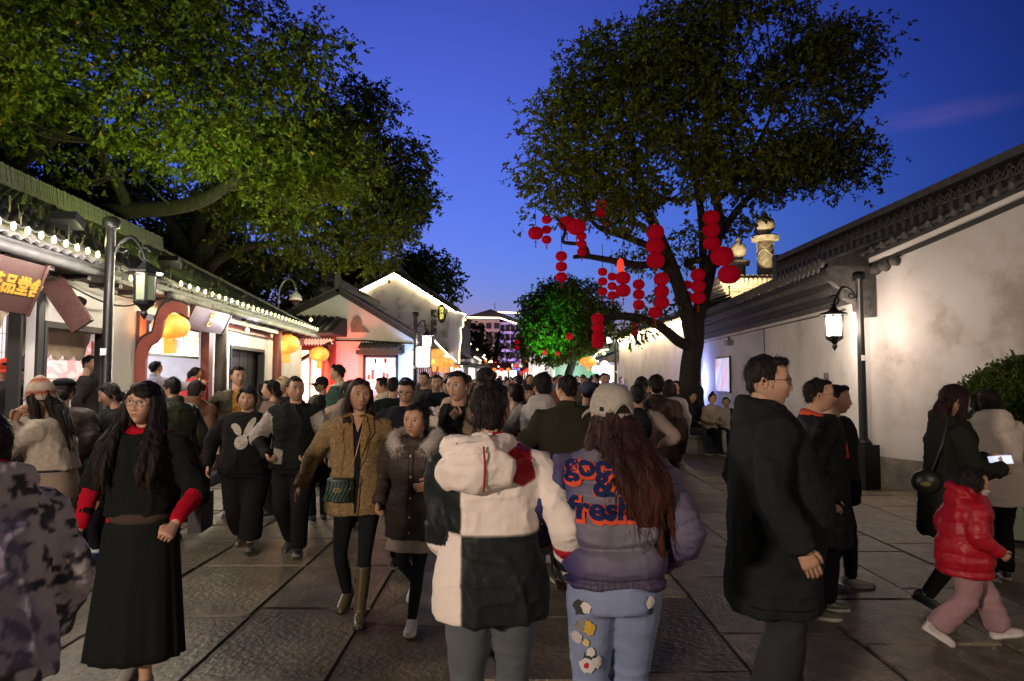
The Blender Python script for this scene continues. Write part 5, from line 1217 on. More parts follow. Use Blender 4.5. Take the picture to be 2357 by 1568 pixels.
def run_jobs():
    obs = []
    for j in JOBS:
        me = bpy.data.meshes.new(j['name']); me.from_pydata(j['raw'].v, [], j['raw'].f); bmfix(me)
        o = link(j['name'], me, None)
        if j['voxel']:
            r = o.modifiers.new('r', 'REMESH'); r.mode = 'VOXEL'; r.voxel_size = j['voxel']; r.use_smooth_shade = True
            if j['smooth']: s = o.modifiers.new('s', 'SMOOTH'); s.iterations = j['smooth']; s.factor = .5
        obs.append(o)
    dg = bpy.context.evaluated_depsgraph_get()
    new = [bpy.data.meshes.new_from_object(o.evaluated_get(dg)) if j['voxel'] else None for o, j in zip(obs, JOBS)]
    for o, j, me in zip(obs, JOBS, new):
        old = o.data; o.modifiers.clear()
        if me is None: me = old
        else: o.data = me; bpy.data.meshes.remove(old)
        me.name = j['name']; n = len(me.vertices); V = np.empty(n*3); me.vertices.foreach_get('co', V); V = V.reshape(-1,3)
        if j['disp'] is not None and n:
            N = np.empty(n*3); me.vertices.foreach_get('normal', N); N = N.reshape(-1,3)
            V2 = V + N*j['disp'](V, N)[:,None]; me.vertices.foreach_set('co', V2.reshape(-1))
        if j['name'] == 'hair' and j['label'] != 'plain' and j['voxel'] < .01 and n: o.data = add_strands(me, n, j['style']); bpy.data.meshes.remove(me); me = o.data; V = np.empty(len(me.vertices)*3); me.vertices.foreach_get('co', V); V = V.reshape(-1,3)
        finish(me, V, j['col'], j['colfn'], j['m']); o.parent = j['parent']; j['ob'] = o
        if j['label']: o['label'] = j['label']
def folds(amp=.007, s=9, seed=1, st=(1.1,1.1,.6)):
    def f(V, N):
        q = np.array(st); w = V + .05*np.stack([vnoise(V,4,seed+11)-.5, vnoise(V,4,seed+12)-.5, vnoise(V,4,seed+13)-.5], 1)*2
        r1 = 1-2*np.abs(vnoise(w*q, s, seed)-.5); r2 = 1-2*np.abs(vnoise(w*q[[2,0,1]]*np.array((1,1,1.5)), s*1.9, seed+5)-.5); r3 = 1-2*np.abs(vnoise(w, s*3.6, seed+8)-.5)
        return amp*(1.5*(r1**3-.35) + .8*(r2**3-.35) + .3*(r3**2-.4))
    return f
# ---- head: one shaped grid with brow, eye sockets, nose, lips, chin; colour marks lips, brows, eyes
def head_grid(hi=True, female=False, fat=1.0, kid=False, mouth=0.0, glance=0.0, seed=0):
    u_ = np.random.default_rng(seed+50).uniform(-1, 1, 8) if seed else np.zeros(8)
    nt, nph = (80, 104) if hi else (34, 40)
    u = np.linspace(-1, 1, nph, endpoint=False); ph = math.pi*(.42*u+.58*np.sign(u)*np.abs(u)**1.7)   # denser at the face
    th = np.linspace(0.02, math.pi-.02, nt)
    T, Pp = np.meshgrid(th, ph, indexing='ij'); sx, sy = np.sin(Pp), -np.cos(Pp)
    x = .0745*np.sin(T)*sx; y = .096*np.sin(T)*sy; z = .117*np.cos(T)
    front = sst(.0, -.06, y)
    lo = sst(.01, -.115, z)                                     # 0 at the eyes, 1 at the chin
    jaw = (.38 if female else .30)-.10*(fat-1)*3+.06*u_[0]; x = x*(1-jaw*lo**1.25*(.5+.5*front)); x = x*(1+.05*sst(.03,.09,z)*(y > 0))
    y = np.where(y > 0, y*(1-.42*lo), y*(1-.10*lo)); y = y-.006*front*(1-lo)*sst(.12,.05,z)
    y = np.where(y < 0, -.092*np.tanh(np.abs(y)/.092*1.25)/np.tanh(1.25)*1.0, y)                  # flatter face plane
    if fat > 1.1: x = x*(1+.14*(fat-1)*3*sst(.03,-.05,z)); 
    g = lambda cx, cz, ax, az: np.exp(-((np.abs(x)-cx)/ax)**2-((z-cz)/az)**2)
    g0 = lambda cz, ax, az: np.exp(-(x/ax)**2-((z-cz)/az)**2)
    f = sst(-.01, -.05, y); d = 0
    d = d + (.0045 if not female else .002)*g(.030,.028,.022,.010) - .0105*g(.031,.006,.017,.012) + .0055*g(.031,.004,.0125,.0075)
    nz = np.where(z > -.036, np.exp(-((z+.036)/.040)**2), np.exp(-((z+.036)/.0085)**2)); nw = .0095*(1+.15*u_[2])+.006*np.exp(-((z+.036)/.014)**2)
    d = d + .0205*(1+.16*u_[1])*nz*np.exp(-(x/nw)**2)*(.92 if kid or female else 1) + .006*g(.0125,-.038,.006,.007)
    d = d + (.004+.0025*u_[3])*g(.045,-.022,.018,.018) + .0065*g0(-.062,.026,.014) + .0045*g0(-.0565,.017,.0042) + .0055*g0(-.0685,.015,.0048) - .0035*g0(-.0625,.022,.0022)
    d = d - .004*g0(-.0815,.02,.006) + (.008+.003*u_[4])*g0(-.101,.020,.014) - (.002+mouth*.006)*g0(-.0625,.014,.003+mouth*.004)
    y = y - d*f
    V = np.stack([x,y,z],-1).reshape(-1,3); F = []
    for i in range(nt-1):
        for k in range(nph): F.append((i*nph+k, i*nph+(k+1)%nph, (i+1)*nph+(k+1)%nph, (i+1)*nph+k))
    F.append(tuple(range(nph))); F.append(tuple(range((nt-1)*nph, nt*nph))[::-1])
    X, Y, Z = V.T; fr = Y < -.045; ax = np.abs(X)
    C = np.tile(np.array(SKIN)*(1+.14*u_[5])*np.array((1,1+.04*u_[6],1+.06*u_[6])), (len(V),1)); bl = np.exp(-((ax-.04)/.02)**2-((Z+.03)/.02)**2)*fr; C *= (1+np.outer(bl, (.03,-.03,-.02)))
    def mark(w, c): 
        nonlocal C; w = np.clip(w,0,1)[:,None]; C = C*(1-w)+np.array(c)*w
    lw = .021+.004*mouth; lip = np.clip(1.6-((X/lw)**2+((Z+.0625)/(.0095+.004*mouth))**2)*1.5,0,1)*fr; mark(lip*(.75 if female else .5), (.36,.10,.085) if female else (.33,.135,.105))
    mark(np.exp(-(X/.019)**4-((Z+.0625)/(.0014+.004*mouth))**2)*fr*.85, (.06,.02,.018))
    mark(np.exp(-((ax-.007)/.0035)**2-((Z+.0435)/.0022)**2)*fr*.8, (.10,.04,.03))
    bz = .0285-.10*np.clip(ax-.034,0,1)+.02*np.clip(.02-ax,-1,0); mark(np.exp(-((ax-.031)/.0165)**4-((Z-bz)/(.0028 if female else .0048))**2)*fr*.95, (.025,.018,.015))
    ez = .006+.06*(ax-.03); e = np.clip(1.7-(((ax-.031)/.0155)**2+((Z-ez)/.0062)**2)*1.6,0,1)*fr; mark(e, (.62,.56,.53))
    ir = np.clip(2.6-(((X-glance-.031*np.sign(X))/.0066)**2+((Z-ez)/.0068)**2)*2.2,0,1)*fr*np.clip(e*3,0,1); mark(ir, (.018,.011,.009))
    mark(np.exp(-((ax-.031)/.0150)**6-((Z-ez-.0060+9*(ax-.031)**2)/.0024)**2)*fr, (.015,.011,.010)); mark(np.exp(-((ax-.031)/.013)**6-((Z-ez+.0052-9*(ax-.031)**2)/.0012)**2)*fr*.5, (.10,.06,.05))
    # ears
    def ear(s):
        W = []; q = []; n = 14
        for r_, t in ((.6,.0),(1.0,.004),(1.0,.010),(.72,.013),(.55,.006)):
            for k in range(n):
                a = 2*math.pi*k/n; W.append((s*(.070+t+.004*math.cos(a)*0), .012+.0165*r_*math.cos(a)+.006*math.sin(a)*r_*.6, -.006+.030*r_*math.sin(a)*(1 if math.sin(a) > 0 else .9)))
        for i in range(4):
            for k in range(n): q.append((i*n+k, i*n+(k+1)%n, (i+1)*n+(k+1)%n, (i+1)*n+k))
        q.append(tuple(range(4*n,5*n))); return np.array(W), q
    Cs = [C]; Vs = [V]; nn = len(V)
    for s in (-1,1):
        W, q = ear(s); Vs.append(W); F += [tuple(i+nn for i in qq) for qq in q]; nn += len(W); Cs.append(np.tile(np.array(SKIN)*np.array((1.05,.9,.85)), (len(W),1)))
    return np.concatenate(Vs), F, np.concatenate(Cs)
def hand_raw(s, pose='relaxed'):
    """wrist at origin, fingers down -z, thumb towards -y, palm facing -s*x"""
    V, F = [], []
    def add(v, f): 
        n = len(V); V.extend(v); F.extend([tuple(i+n for i in q) for q in f])
    curl = {'relaxed':(18,28,22), 'fist':(78,88,60), 'hold':(48,52,35), 'flat':(6,8,6), 'point':(80,90,60)}[pose]
    pin = -s
    add(*tube_raw([(0,0,.03),(0,0,0),(0,0,-.03),(0,0,-.075),(0,0,-.095)], [(.026,.020),(.027,.019),(.034,.017),(.041,.0155),(.038,.012)], 10))
    # tube_raw's first axis is horizontal; make sure the broad side runs along y
    W = np.array(V); 
    if np.ptp(W[:,0]) > np.ptp(W[:,1]): V[:] = [(p[1], p[0], p[2]) for p in V]
    for i, (y, L, r) in enumerate(((-.028,.072,.0085),(-.0095,.080,.0088),(.010,.074,.0083),(.028,.058,.0072))):
        c = (4,6,6) if pose == 'point' and i == 0 else curl
        p = Vector((0, y, -.088)); pts = [p.copy()+Vector((0,0,.02)), p.copy()]; a = 0
        for k, seg in enumerate((.45,.31,.24)):
            a += R(c[k]); p = p+Vector((pin*math.sin(a), (y*.12), -math.cos(a)))*L*seg; pts.append(p.copy())
        add(*tube_raw(pts, [r*1.05,r*1.05,r,r*.92,r*.7], 6))
    tb = [(pin*.004,-.026,-.022),(pin*.012,-.047,-.048),(pin*.022,-.055 if pose != 'fist' else -.036,-.075),(pin*(.026 if pose != 'fist' else .036),-.052 if pose != 'fist' else -.018,-.098)]
    add(*tube_raw(tb, [.014,.0125,.0105,.008], 7)); return V, F
def ik(S, W_, l1, l2, pole):
    S, W_ = Vector(S), Vector(W_); d = W_-S; L = d.length
    if L > (l1+l2)*.995: d = d*((l1+l2)*.995/L); W_ = S+d; L = d.length
    a = (l1*l1-l2*l2+L*L)/(2*L); h = math.sqrt(max(0, l1*l1-a*a)); dn = d.normalized(); p = Vector(pole); p = p-dn*p.dot(dn)
    p = p.normalized() if p.length > 1e-5 else dn.orthogonal().normalized(); return S+dn*a+p*h, W_
TW = [(.44,.094,.072),(.49,.100,.074),(.53,.101,.073),(.58,.093,.068),(.63,.087,.064),(.69,.094,.068),(.74,.101,.071),(.785,.106,.066),(.815,.098,.055),(.835,.070,.046),(.85,.045,.040)]
def tw(z, f): 
    zs = [t[0] for t in TW]; b = np.interp(z, [.44,.50,.60,.72,.80], [f,f,1+(f-1)*1.15,1+(f-1)*.7,1+(f-1)*.35])
    return np.interp(z, zs, [t[1] for t in TW])*b, np.interp(z, zs, [t[2] for t in TW])*(1+(b-1)*1.5)
def ring(c, a, b, n=28, e=2.35):
    o = []
    for k in range(n):
        t = 2*math.pi*k/n; ct, st = math.cos(t), math.sin(t); o.append((c[0]+a*math.copysign(abs(ct)**(2/e), ct), c[1]+b*math.copysign(abs(st)**(2/e), st), c[2]))
    return o
def loft(mb, rings):
    n = len(rings[0]); V = [p for r in rings for p in r]; F = []
    for i in range(len(rings)-1):
        for k in range(n): F.append((i*n+k, i*n+(k+1)%n, (i+1)*n+(k+1)%n, (i+1)*n+k))
    F.append(tuple(range(n))[::-1]); F.append(tuple(range((len(rings)-1)*n, len(rings)*n))); mb.add(V, F)
def blob(mb, c, r, M_=None, n=18):
    V = []; F = []; m = 11
    for i in range(m+1):
        t = math.pi*i/m; t = min(max(t,.05),math.pi-.05)
        for k in range(n):
            a = 2*math.pi*k/n; p = Vector((r[0]*math.sin(t)*math.cos(a), r[1]*math.sin(t)*math.sin(a), r[2]*math.cos(t)))+Vector(c); V.append(p)
    if M_ is not None: V = [M_ @ p for p in V]
    for i in range(m):
        for k in range(n): F.append((i*n+k, (i+1)*n+k, (i+1)*n+(k+1)%n, i*n+(k+1)%n))
    F.append(tuple(range(n))); F.append(tuple(range(m*n,(m+1)*n))[::-1]); mb.add([tuple(p) for p in V], F)
def hair_raw(style, M_):
    h = MB(); t = lambda p: tuple(M_ @ Vector(p)); B = lambda c, r: blob(h, c, r, M_)
    def rope(pts, rads, flat=1, n=10): p, r = smooth_path([t(q) for q in pts], rads, 4); h.tube(p, r, n, flat=flat)
    if style == 'short': B((0,.016,.034),(.081,.096,.096)); B((0,-.052,.094),(.060,.044,.028)); B((0,.062,-.012),(.060,.040,.055))
    elif style == 'crop': B((0,.018,.036),(.079,.093,.091)); B((0,.060,-.010),(.058,.036,.05)); B((0,-.05,.090),(.056,.040,.024))
    elif style == 'mop': B((0,.014,.040),(.088,.100,.098)); B((0,-.066,.078),(.066,.036,.040)); B((0,.060,-.010),(.068,.046,.07)); [B((x,-.02,.045),(.026,.05,.05)) for x in (-.066,.066)]
    elif style == 'side': B((0,.012,.046),(.086,.102,.092)); B((.022,-.066,.084),(.058,.036,.026)); B((-.045,-.05,.082),(.035,.04,.03)); B((0,.060,-.018),(.064,.042,.06)); [rope([(s*.074,-.03,.05),(s*.082,-.026,0),(s*.080,-.018,-.05)],[.024,.02,.01]) for s in (-1,1)]
    elif style in ('long','longback'):
        B((0,.020,.034),(.088,.100,.102)); B((0,.075,-.06),(.085,.045,.11))
        L = .42 if style == 'long' else .50
        rope([(0,.070,.02),(0,.088,-.10),(0,.100,-.22),(0,.095,-L)],[(.080,.05),(.098,.052),(.105,.045),(.080,.018)], 1, 16)
        for s in (-1,1): [rope([(s*.070,-.036+e*.03,.05),(s*(.080+e*.015),-.034+e*.02,-.02),(s*(.084+e*.022),-.038+e*.02,-.12),(s*(.098+e*.045),-.085+e*.02,-.24),(s*(.098+e*.05),-.120+e*.03,-.36),(s*(.090+e*.045),-.115+e*.02,-.46)],[.024,.026,.032,.036,.030,.008], 1.1) for e in (0,1)]
        if style == 'long': B((0,-.074,.058),(.066,.026,.032)); B((0,-.05,.09),(.066,.05,.03))
        else:
            for x in (-.05,0,.05): rope([(x,.10,-.05),(x*1.3,.125,-.2),(x*1.5,.12,-L+.03)],[.035,.04,.012])
    elif style == 'shoulder':
        B((0,.018,.036),(.086,.100,.100)); rope([(0,.06,.0),(0,.085,-.10),(0,.09,-.20)],[(.080,.05),(.095,.05),(.085,.03)],1,16)
        for s in (-1,1): rope([(s*.072,-.028,.05),(s*.084,-.018,-.03),(s*.090,-.010,-.12),(s*.085,-.02,-.20)],[.026,.03,.034,.015])
        B((0,-.068,.066),(.060,.030,.030))
    elif style == 'parted':   # long waves tucked behind, forehead open
        B((0,.020,.042),(.085,.097,.092)); B((0,.070,-.05),(.080,.045,.09)); B((.0,-.045,.092),(.066,.048,.026))
        rope([(0,.08,-.02),(0,.10,-.14),(.0,.105,-.26)],[(.075,.045),(.09,.045),(.07,.02)],1,14)
        for s in (-1,1): rope([(s*.072,-.012,.05),(s*.084,.004,-.02),(s*.088,.0,-.11),(s*.085,-.055,-.20),(s*.080,-.075,-.30)],[.022,.024,.032,.038,.014])
    elif style in ('bun','topbun'):
        B((0,.020,.034),(.083,.096,.095)); B((0,.062,-.02),(.062,.042,.06)); B((0,-.05,.088),(.060,.042,.026))
        B((.018,.02,.160),(.042,.038,.036)) if style == 'topbun' else B((0,.105,.045),(.050,.048,.044)); 
        if style == 'topbun': 
            for k in range(5): rope([(.02*math.cos(k),.03+.02*math.sin(k*2),.145),(.038*math.cos(k*1.7),.03+.032*math.sin(k*1.3),.162),(.034*math.cos(k*2.2),.03+.034*math.sin(k),.13)],[.007,.009,.004])
            for s in (-1,1): rope([(s*.06,.05,-.03),(s*.055,.06,-.085)],[.016,.004])
    elif style == 'pony':
        B((0,.018,.034),(.081,.095,.094)); B((0,.060,-.01),(.062,.042,.05)); B((0,-.05,.088),(.058,.042,.026)); B((0,.11,.05),(.028,.03,.03)); rope([(0,.11,.05),(0,.155,.0),(0,.145,-.12),(0,.13,-.20)],[.024,.038,.036,.010])
    elif style == 'tied': B((0,.018,.036),(.082,.096,.095)); B((0,.066,-.02),(.066,.045,.07)); B((0,-.048,.090),(.062,.044,.026)); B((0,.105,-.04),(.042,.035,.05)); [rope([(s*.07,-.02,.05),(s*.080,-.004,.0),(s*.076,.02,-.04)],[.02,.018,.01]) for s in (-1,1)]
    elif style == 'hood': pass
    elif style == 'under': B((0,.03,.0),(.080,.085,.075)); B((0,.065,-.03),(.066,.045,.065))
    elif style == 'underlong':
        B((0,.03,.0),(.083,.088,.08)); rope([(0,.075,-.02),(0,.125,-.13),(-.02,.205,-.24),(-.045,.235,-.36),(-.06,.235,-.46)],[(.08,.045),(.100,.05),(.105,.040),(.085,.03),(.045,.010)],1,16)
        for x, L in ((-.09,.50),(-.05,.56),(.0,.47),(.05,.38)): rope([(x,.12,-.1),(x*1.2-.02,.215,-.25),(x*1.4-.05,.245,-L)],[.03,.034,.006])
        for s in (-1,1): rope([(s*.075,.0,.0),(s*.092,.02,-.12),(s*.12,.05,-.26)],[.02,.035,.012])
    return h
def glasses(parent, M_, col=(.03,.03,.03), rim=True, dark=False):
    g = MB(); T = lambda p: tuple(M_ @ Vector(p))
    for s in (-1,1):
        c = [T((s*.032+.0225*math.cos(a)*1.05, -.1025+.006*abs(math.cos(a))*(1 if math.cos(a)*s > 0 else 0), .003+.0185*math.sin(a))) for a in np.linspace(0,2*math.pi,17)]
        g.tube(c, .0017, 5, cap=False); g.tube([T((s*.055,-.098,.008)), T((s*.073,-.06,.010)), T((s*.077,.012,.008))], .0016, 5)
        if dark: g.add([T((s*.032+.021*math.cos(a), -.1015, .003+.017*math.sin(a))) for a in np.linspace(0,2*math.pi,16,endpoint=False)], [tuple(range(16))])
    g.tube([T((-.011,-.104,.006)),T((0,-.107,.009)),T((.011,-.104,.006))], .0016, 5)
    return g.build('glasses', mat('glasses_frame', col, .3, .5, var=.05), parent, True)
PEOPLE = {}
def person(label, pos, H=1.66, yaw=0, female=False, fat=1.0, lean=0, head=(0,0,0), L=None, Rr=None, legs=None, top=None, bottom=None, shoes=None, hair='short', hairc=HAIRC, skin=1.0, hi=True, group=None, key=None, extra=None, hsize=1.0, mouth=0.0, glance=0.0, pelvis=None, name='person', sit=False):
    """a clothed figure in its own frame: facing -y, its left hand at +x, feet at z = 0"""
    T = thing(name, label, 'person', pos, R(yaw), group); k = H/1.7
    top = dict(dict(kind='jacket', col=(.02,.02,.02), m='cloth', hem=.50, th=.022, flare=0.0, sl=.05, cuff=None, vox=.013), **(top or {}))
    bottom = dict(dict(kind='trousers', col=(.015,.015,.018), m='cloth', w=1.0, hem=.052, vox=.014), **(bottom or {}))
    shoes = dict(dict(col=(.02,.02,.02), sole=(.3,.3,.3), h=0), **(shoes or {}))
    vs = 1.0 if hi else 1.7
    zp = (pelvis if pelvis else .525*H); tl = math.tan(R(lean)); dz = zp-.525*H
    spine = lambda z: -tl*max(0, (z-.525)*H)                       # z as a fraction of height
    Z = lambda f: f*H+dz
    # arms
    arms = {}
    for s, a in ((1, L), (-1, Rr)):
        a = dict(dict(w=(.075,.015,-.49), pole=(.4,1,0), hand='relaxed', thumb=(0,-1,0)), **(a or {}))
        S = Vector((s*.101*H*(1+(fat-1)*.35), spine(.80), Z(.795))); w = a['w']; Wt = S+Vector((s*w[0], w[1], w[2]))*k
        p = a['pole']; E_, W_ = ik(S, Wt, .172*H, .150*H, (s*p[0], p[1], p[2])); arms[s] = (S, E_, W_, a)
    # legs
    lg = {}
    for s in (1,-1):
        d = (legs or {}).get(s, {}); hipj = Vector((s*.052*H*(1+(fat-1)*.5), 0, Z(.50)))
        an = Vector((s*d.get('x',.075)*k, d.get('y',0)*k, (d.get('z',.075))*k)); kn, an = ik(hipj, an, (.236 if not sit else .245)*H, (.227 if not sit else .245)*H, (s*.12, -1, 0))
        lg[s] = (hipj, kn, an, R(d.get('yaw',8)*s), R(d.get('pitch',0)))
    # ---- body
    hs = .98*hsize*(k**.35 if H < 1.45 else (1.0 if not female else .97)); hc = Vector((0, spine(.93)-.018, H+dz-.118*hs*1.0))
    nb = Vector((0, spine(.85)+.01, Z(.845))); Mh = Matrix.Translation(hc) @ (Euler((R(-head[1]), R(head[2]), R(head[0])), 'XYZ').to_matrix().to_4x4()) @ Matrix.Scale(hs, 4)
    V, F, C = head_grid(hi, female, fat, H < 1.35, mouth, glance, len(PEOPLE)+3); body = MB(); body.add([tuple(Mh @ Vector(v)) for v in V], F); cols = [C]
    def addb(V_, F_): body.add(V_, F_); cols.append(np.tile(np.array(SKIN)*.97, (len(V_),1)))
    addb(*tube_raw([nb+Vector((0,.012,-.05)), nb+Vector((0,.008,.02)), hc+Vector((0,.022,-.05*hs)), hc+Vector((0,.02,0))], [.062*k*(1+(fat-1)*.6), (.050 if female else .058)*k*(1+(fat-1)*.5), (.047 if female else .055)*k, .045*k], 14))
    addb(*tube_raw([Vector((0,0,Z(.47))), Vector((0,spine(.65),Z(.65))), Vector((0,spine(.8),Z(.8))), nb], [(.075*k,.05*k),(.06*k,.045*k),(.09*k,.04*k),.04*k], 10))
    hands = {}
    for s, (S, E_, W_, a) in arms.items():
        addb(*tube_raw([Vector((0,S.y,S.z)), S, E_, E_.lerp(W_,.5), W_], [.03*k,.035*k,.030*k,.029*k,.0235*k], 10))
        zd = -(W_-E_).normalized(); 
        if a.get('dir'): zd = -Vector((s*a['dir'][0], a['dir'][1], a['dir'][2])).normalized()
        th = Vector((s*a['thumb'][0], a['thumb'][1], a['thumb'][2])); yd = -(th-zd*th.dot(zd)).normalized(); xd = yd.cross(zd); m = Matrix((xd,yd,zd)).transposed().to_4x4(); m.translation = W_
        hv, hf = hand_raw(s, a['hand']); m = m @ Matrix.Scale(k**.7*(.92 if female else 1.0), 4); addb([tuple(m @ Vector(v)) for v in hv], hf); hands[s] = m
    for s, (h_, kn, an, ya, pi_) in lg.items(): kn = an+Vector((0,0,.22*k)) if bottom['kind'] == 'skirt' else kn; h_ = an+Vector((0,0,.3*k)) if bottom['kind'] == 'skirt' else h_; addb(*tube_raw([Vector((0,0,Z(.49))), h_, kn, an, an+Vector((0,0,-.04*k))], [.05*k,.055*k,.042*k,.030*k,.032*k], 10))
    if extra and 'shade' in extra: pass
    me = body.mesh('body', CM['skin'], True); cc = np.ones((len(me.vertices),4)); cc[:,:3] = np.concatenate(cols)*skin; ca = me.color_attributes.new('col','FLOAT_COLOR','POINT'); ca.data.foreach_set('color', cc.reshape(-1)); link('body', me, T)
    # ---- hair
    hcf = hairc if callable(hairc) else None
    if hair:
        h = hair_raw(hair, Mh)
        if h.n: job('hair', T, h, CM['hair'], HAIRC if hcf else hairc, .0075*(1 if hi else 1.8), 3, disp=lambda V, N: .0045*(vnoise(V*np.array((1,1,.2)), 75, 3)-.5)*2+.008*(vnoise(V*np.array((1,1,.3)), 30, 6)-.5)*2, colfn=hcf); JOBS[-1]['style'] = hair
    # ---- top
    g = MB(); th = top['th']*.78; hem = top['hem']; zs = np.linspace(hem, .845, 16); rings = []
    belly = top.get('belly', 0)
    for z in zs:
        a, b = tw(max(z,.44), fat); fl = top['flare']*max(0, (.62-z)); pinch = -top.get('waist',0)*math.exp(-((z-.62)/.035)**2)
        rings.append(ring((0, spine(z)-belly*math.exp(-((z-.6)/.10)**2)*.5, Z(z)), a*H+th+fl*H+pinch, b*H+th*1.1+fl*H*.8+pinch+belly*math.exp(-((z-.6)/.10)**2)*.6))
    loft(g, rings)
    if top['sl'] is not None:
        for s, (S, E_, W_, a) in arms.items():
            base = S+Vector((-s*.035*H, 0, -.016*H)); w0 = .037*H*(1+(fat-1)*.5)+th*.50; w1 = .028*H*(1+(fat-1)*.5)+th*.58; w2 = top['sl']*k if top['sl'] else .04
            end = W_ + (W_-E_).normalized()*top.get('cuffx',.015); 
            if top.get('short'): end = E_.lerp(W_, top['short'])
            pts = [base, S+Vector((s*.012,0,-.01)), S.lerp(E_,.5), E_, E_.lerp(W_,.5), end]; 
            if top.get('short') is not None and top['short'] <= 0: pts = pts[:4]
            g.tube(*smooth_path(pts, [w0*1.0, w0*1.02, (w0+w1)/2*1.02, w1*1.08, (w1+w2)/2, w2][:len(pts)], 3), 14)
    if top.get('collar'):
        r_ = top['collar']; c = [(0+(.056*k+r_*.6)*math.cos(t), nb.y+(.056*k+r_*.6)*math.sin(t)*1.0, nb.z+.012+.022*math.sin(t)) for t in np.linspace(0, 2*math.pi, 17)]; g.tube(c, [(r_, r_*1.5)]*17, 10, cap=False)
    if top.get('hood'):
        q = top['hood']; blob(g, (0, nb.y+.105*q, nb.z-.035), (.135*q, .070*q, .095*q)); 
        c = [(.105*q*math.cos(t), nb.y+.03+.085*q*math.sin(t), nb.z+.005+.045*math.sin(t)) for t in np.linspace(-.75, math.pi+.75, 15)]; g.tube(c, .040*q, 10)
    sd = len(PEOPLE)+1; A = arms
    def armt(V):
        best = np.full(len(V), 9.0); t = np.zeros(len(V))
        for s, (S, E_, W_, a) in A.items():
            for P0, P1, o in ((S,E_,0),(E_,W_,.172*H)):
                p0, p1 = np.array(P0), np.array(P1); d = p1-p0; u = np.clip(((V-p0)@d)/(d@d),0,1); dd = np.linalg.norm(V-p0-u[:,None]*d, axis=1); bt = dd < best; best = np.where(bt, dd, best); t = np.where(bt, o+u*math.sqrt(d@d), t)
        return best, t
    def disp(V, N):
        d = folds(top.get('fold',.007), top.get('fs',9), sd)(V, N)
        if top.get('puff'):
            dd, t = armt(V); arm = (dd < .085*k+th*.5) & (np.abs(V[:,0]) > .10*H); q = np.where(arm, t, V[:,2]+.012*(vnoise(V,7,sd)-.5)); pi2, am = top['puff']; d = d+am*np.where(arm,.45,1.0)*(np.abs(np.sin(math.pi*q/pi2))**.45-.62)*np.where(nb.z-V[:,2] < .06, .3, 1)
        return d
    cf = None
    if top.get('colfn'): cf = lambda V: top['colfn'](V, armt)
    job(top['kind'], T, g, CM[top['m']], top['col'], top['vox']*vs, top.get('smooth',4), disp, cf, top.get('label'))
    J = JOBS[-1]
    # ---- bottom
    if bottom['kind'] in ('trousers','leggings'):
        g = MB(); w = bottom['w']; rings = []
        for z in (.455,.475,.50,.53,.565,.59): a, b = tw(z, fat); rings.append(ring((0, spine(z), Z(z)), a*H*(.93 if z < .47 else 1)+.006, b*H+.006))
        loft(g, rings)
        for s, (h_, kn, an, ya, pi_) in lg.items():
            q = (1+(fat-1)*.8); e = an+Vector((0,0,bottom.get('up',-.01)*k)); g.tube(*smooth_path([h_+Vector((0,0,.03*H)), h_+Vector((0,0,-.03*H)), h_.lerp(kn,.55), kn, kn.lerp(an,.45), e], [.054*H*q,.056*H*q*(.75+.25*w),.047*H*q*(.6+.4*w),.036*H*q*(.5+.5*w),(.034*H*.4*q+bottom['hem']*k*.75),bottom['hem']*k], 3), 14)
        zk = .27*H
        def bd(V, N, sd=sd): 
            zz = V[:,2]; wgt = .45+.75*np.exp(-((zz-.05*H)/.10)**2)+.55*np.exp(-((zz-zk)/.10)**2)
            return bottom.get('fold',.008)*wgt*((1-2*np.abs(vnoise(V*np.array((.7,.7,1.5)),11,sd+9)-.5))**2-.45)
        job(bottom['kind'], T, g, CM[bottom['m']], bottom['col'], bottom['vox']*vs, 3, bd if bottom['kind'] == 'trousers' else None, bottom.get('colfn'))
    elif bottom['kind'] == 'skirt':
        zs = np.linspace(bottom['hemz'], .62, 22); rr = []; n = 72; wv = bottom.get('sway',(0,0))
        for z in zs:
            a, b = tw(max(z,.5), fat); t = max(0,(.60-z)/.6); ro = []
            for k_ in range(n):
                an_ = 2*math.pi*k_/n; pl = 1+bottom.get('pleat',.05)*t*(math.sin(an_*13+2*math.sin(an_*3))+.5*math.sin(an_*21+1)); ww = bottom['w']
                ro.append((math.cos(an_)*(a*H+.01+ww*t*H)*pl+wv[0]*t, spine(z)+math.sin(an_)*(b*H+.012+ww*t*H*.85)*pl+wv[1]*t, Z(z)))
            rr.append(ro)
        g = MB(); loft(g, rr); job('skirt', T, g, CM[bottom['m']], bottom['col'], 0, 0, None)
    # ---- shoes
    for s, (h_, kn, an, ya, pi_) in lg.items():
        m = Matrix.Translation(an) @ Euler((pi_, 0, ya), 'ZYX').to_matrix().to_4x4(); q = k**.8*(.96 if female else 1.02)*(1.16 if H < 1.2 else 1.0)
        up = MB(); rg = []
        for y, w_, z0, z1 in ((.078,.030,-.060,-.004),(.06,.038,-.066,.022),(.02,.041,-.066,.024),(-.03,.043,-.066,.010),(-.08,.047,-.066,-.010),(-.125,.046,-.066,-.018),(-.16,.037,-.064,-.026),(-.180,.022,-.060,-.038)):
            rg.append([(w_*math.cos(t)*(1.0 if math.sin(t) < 0 else .9), y, (z0+z1)/2+(z1-z0)/2*math.copysign(abs(math.sin(t))**.7, math.sin(t))) for t in np.linspace(0,2*math.pi,12,endpoint=False)])
        loft(up, rg); 
        if shoes['h']: up.tube([an*0+Vector((0,.022,-.03)), Vector((0,.018,.08)), Vector((0,.0,shoes['h']))], [(.045,.048),(.044,.048),(.060,.062)], 14)
        up.v = [tuple(m @ (Vector(v)*q)) for v in up.v]
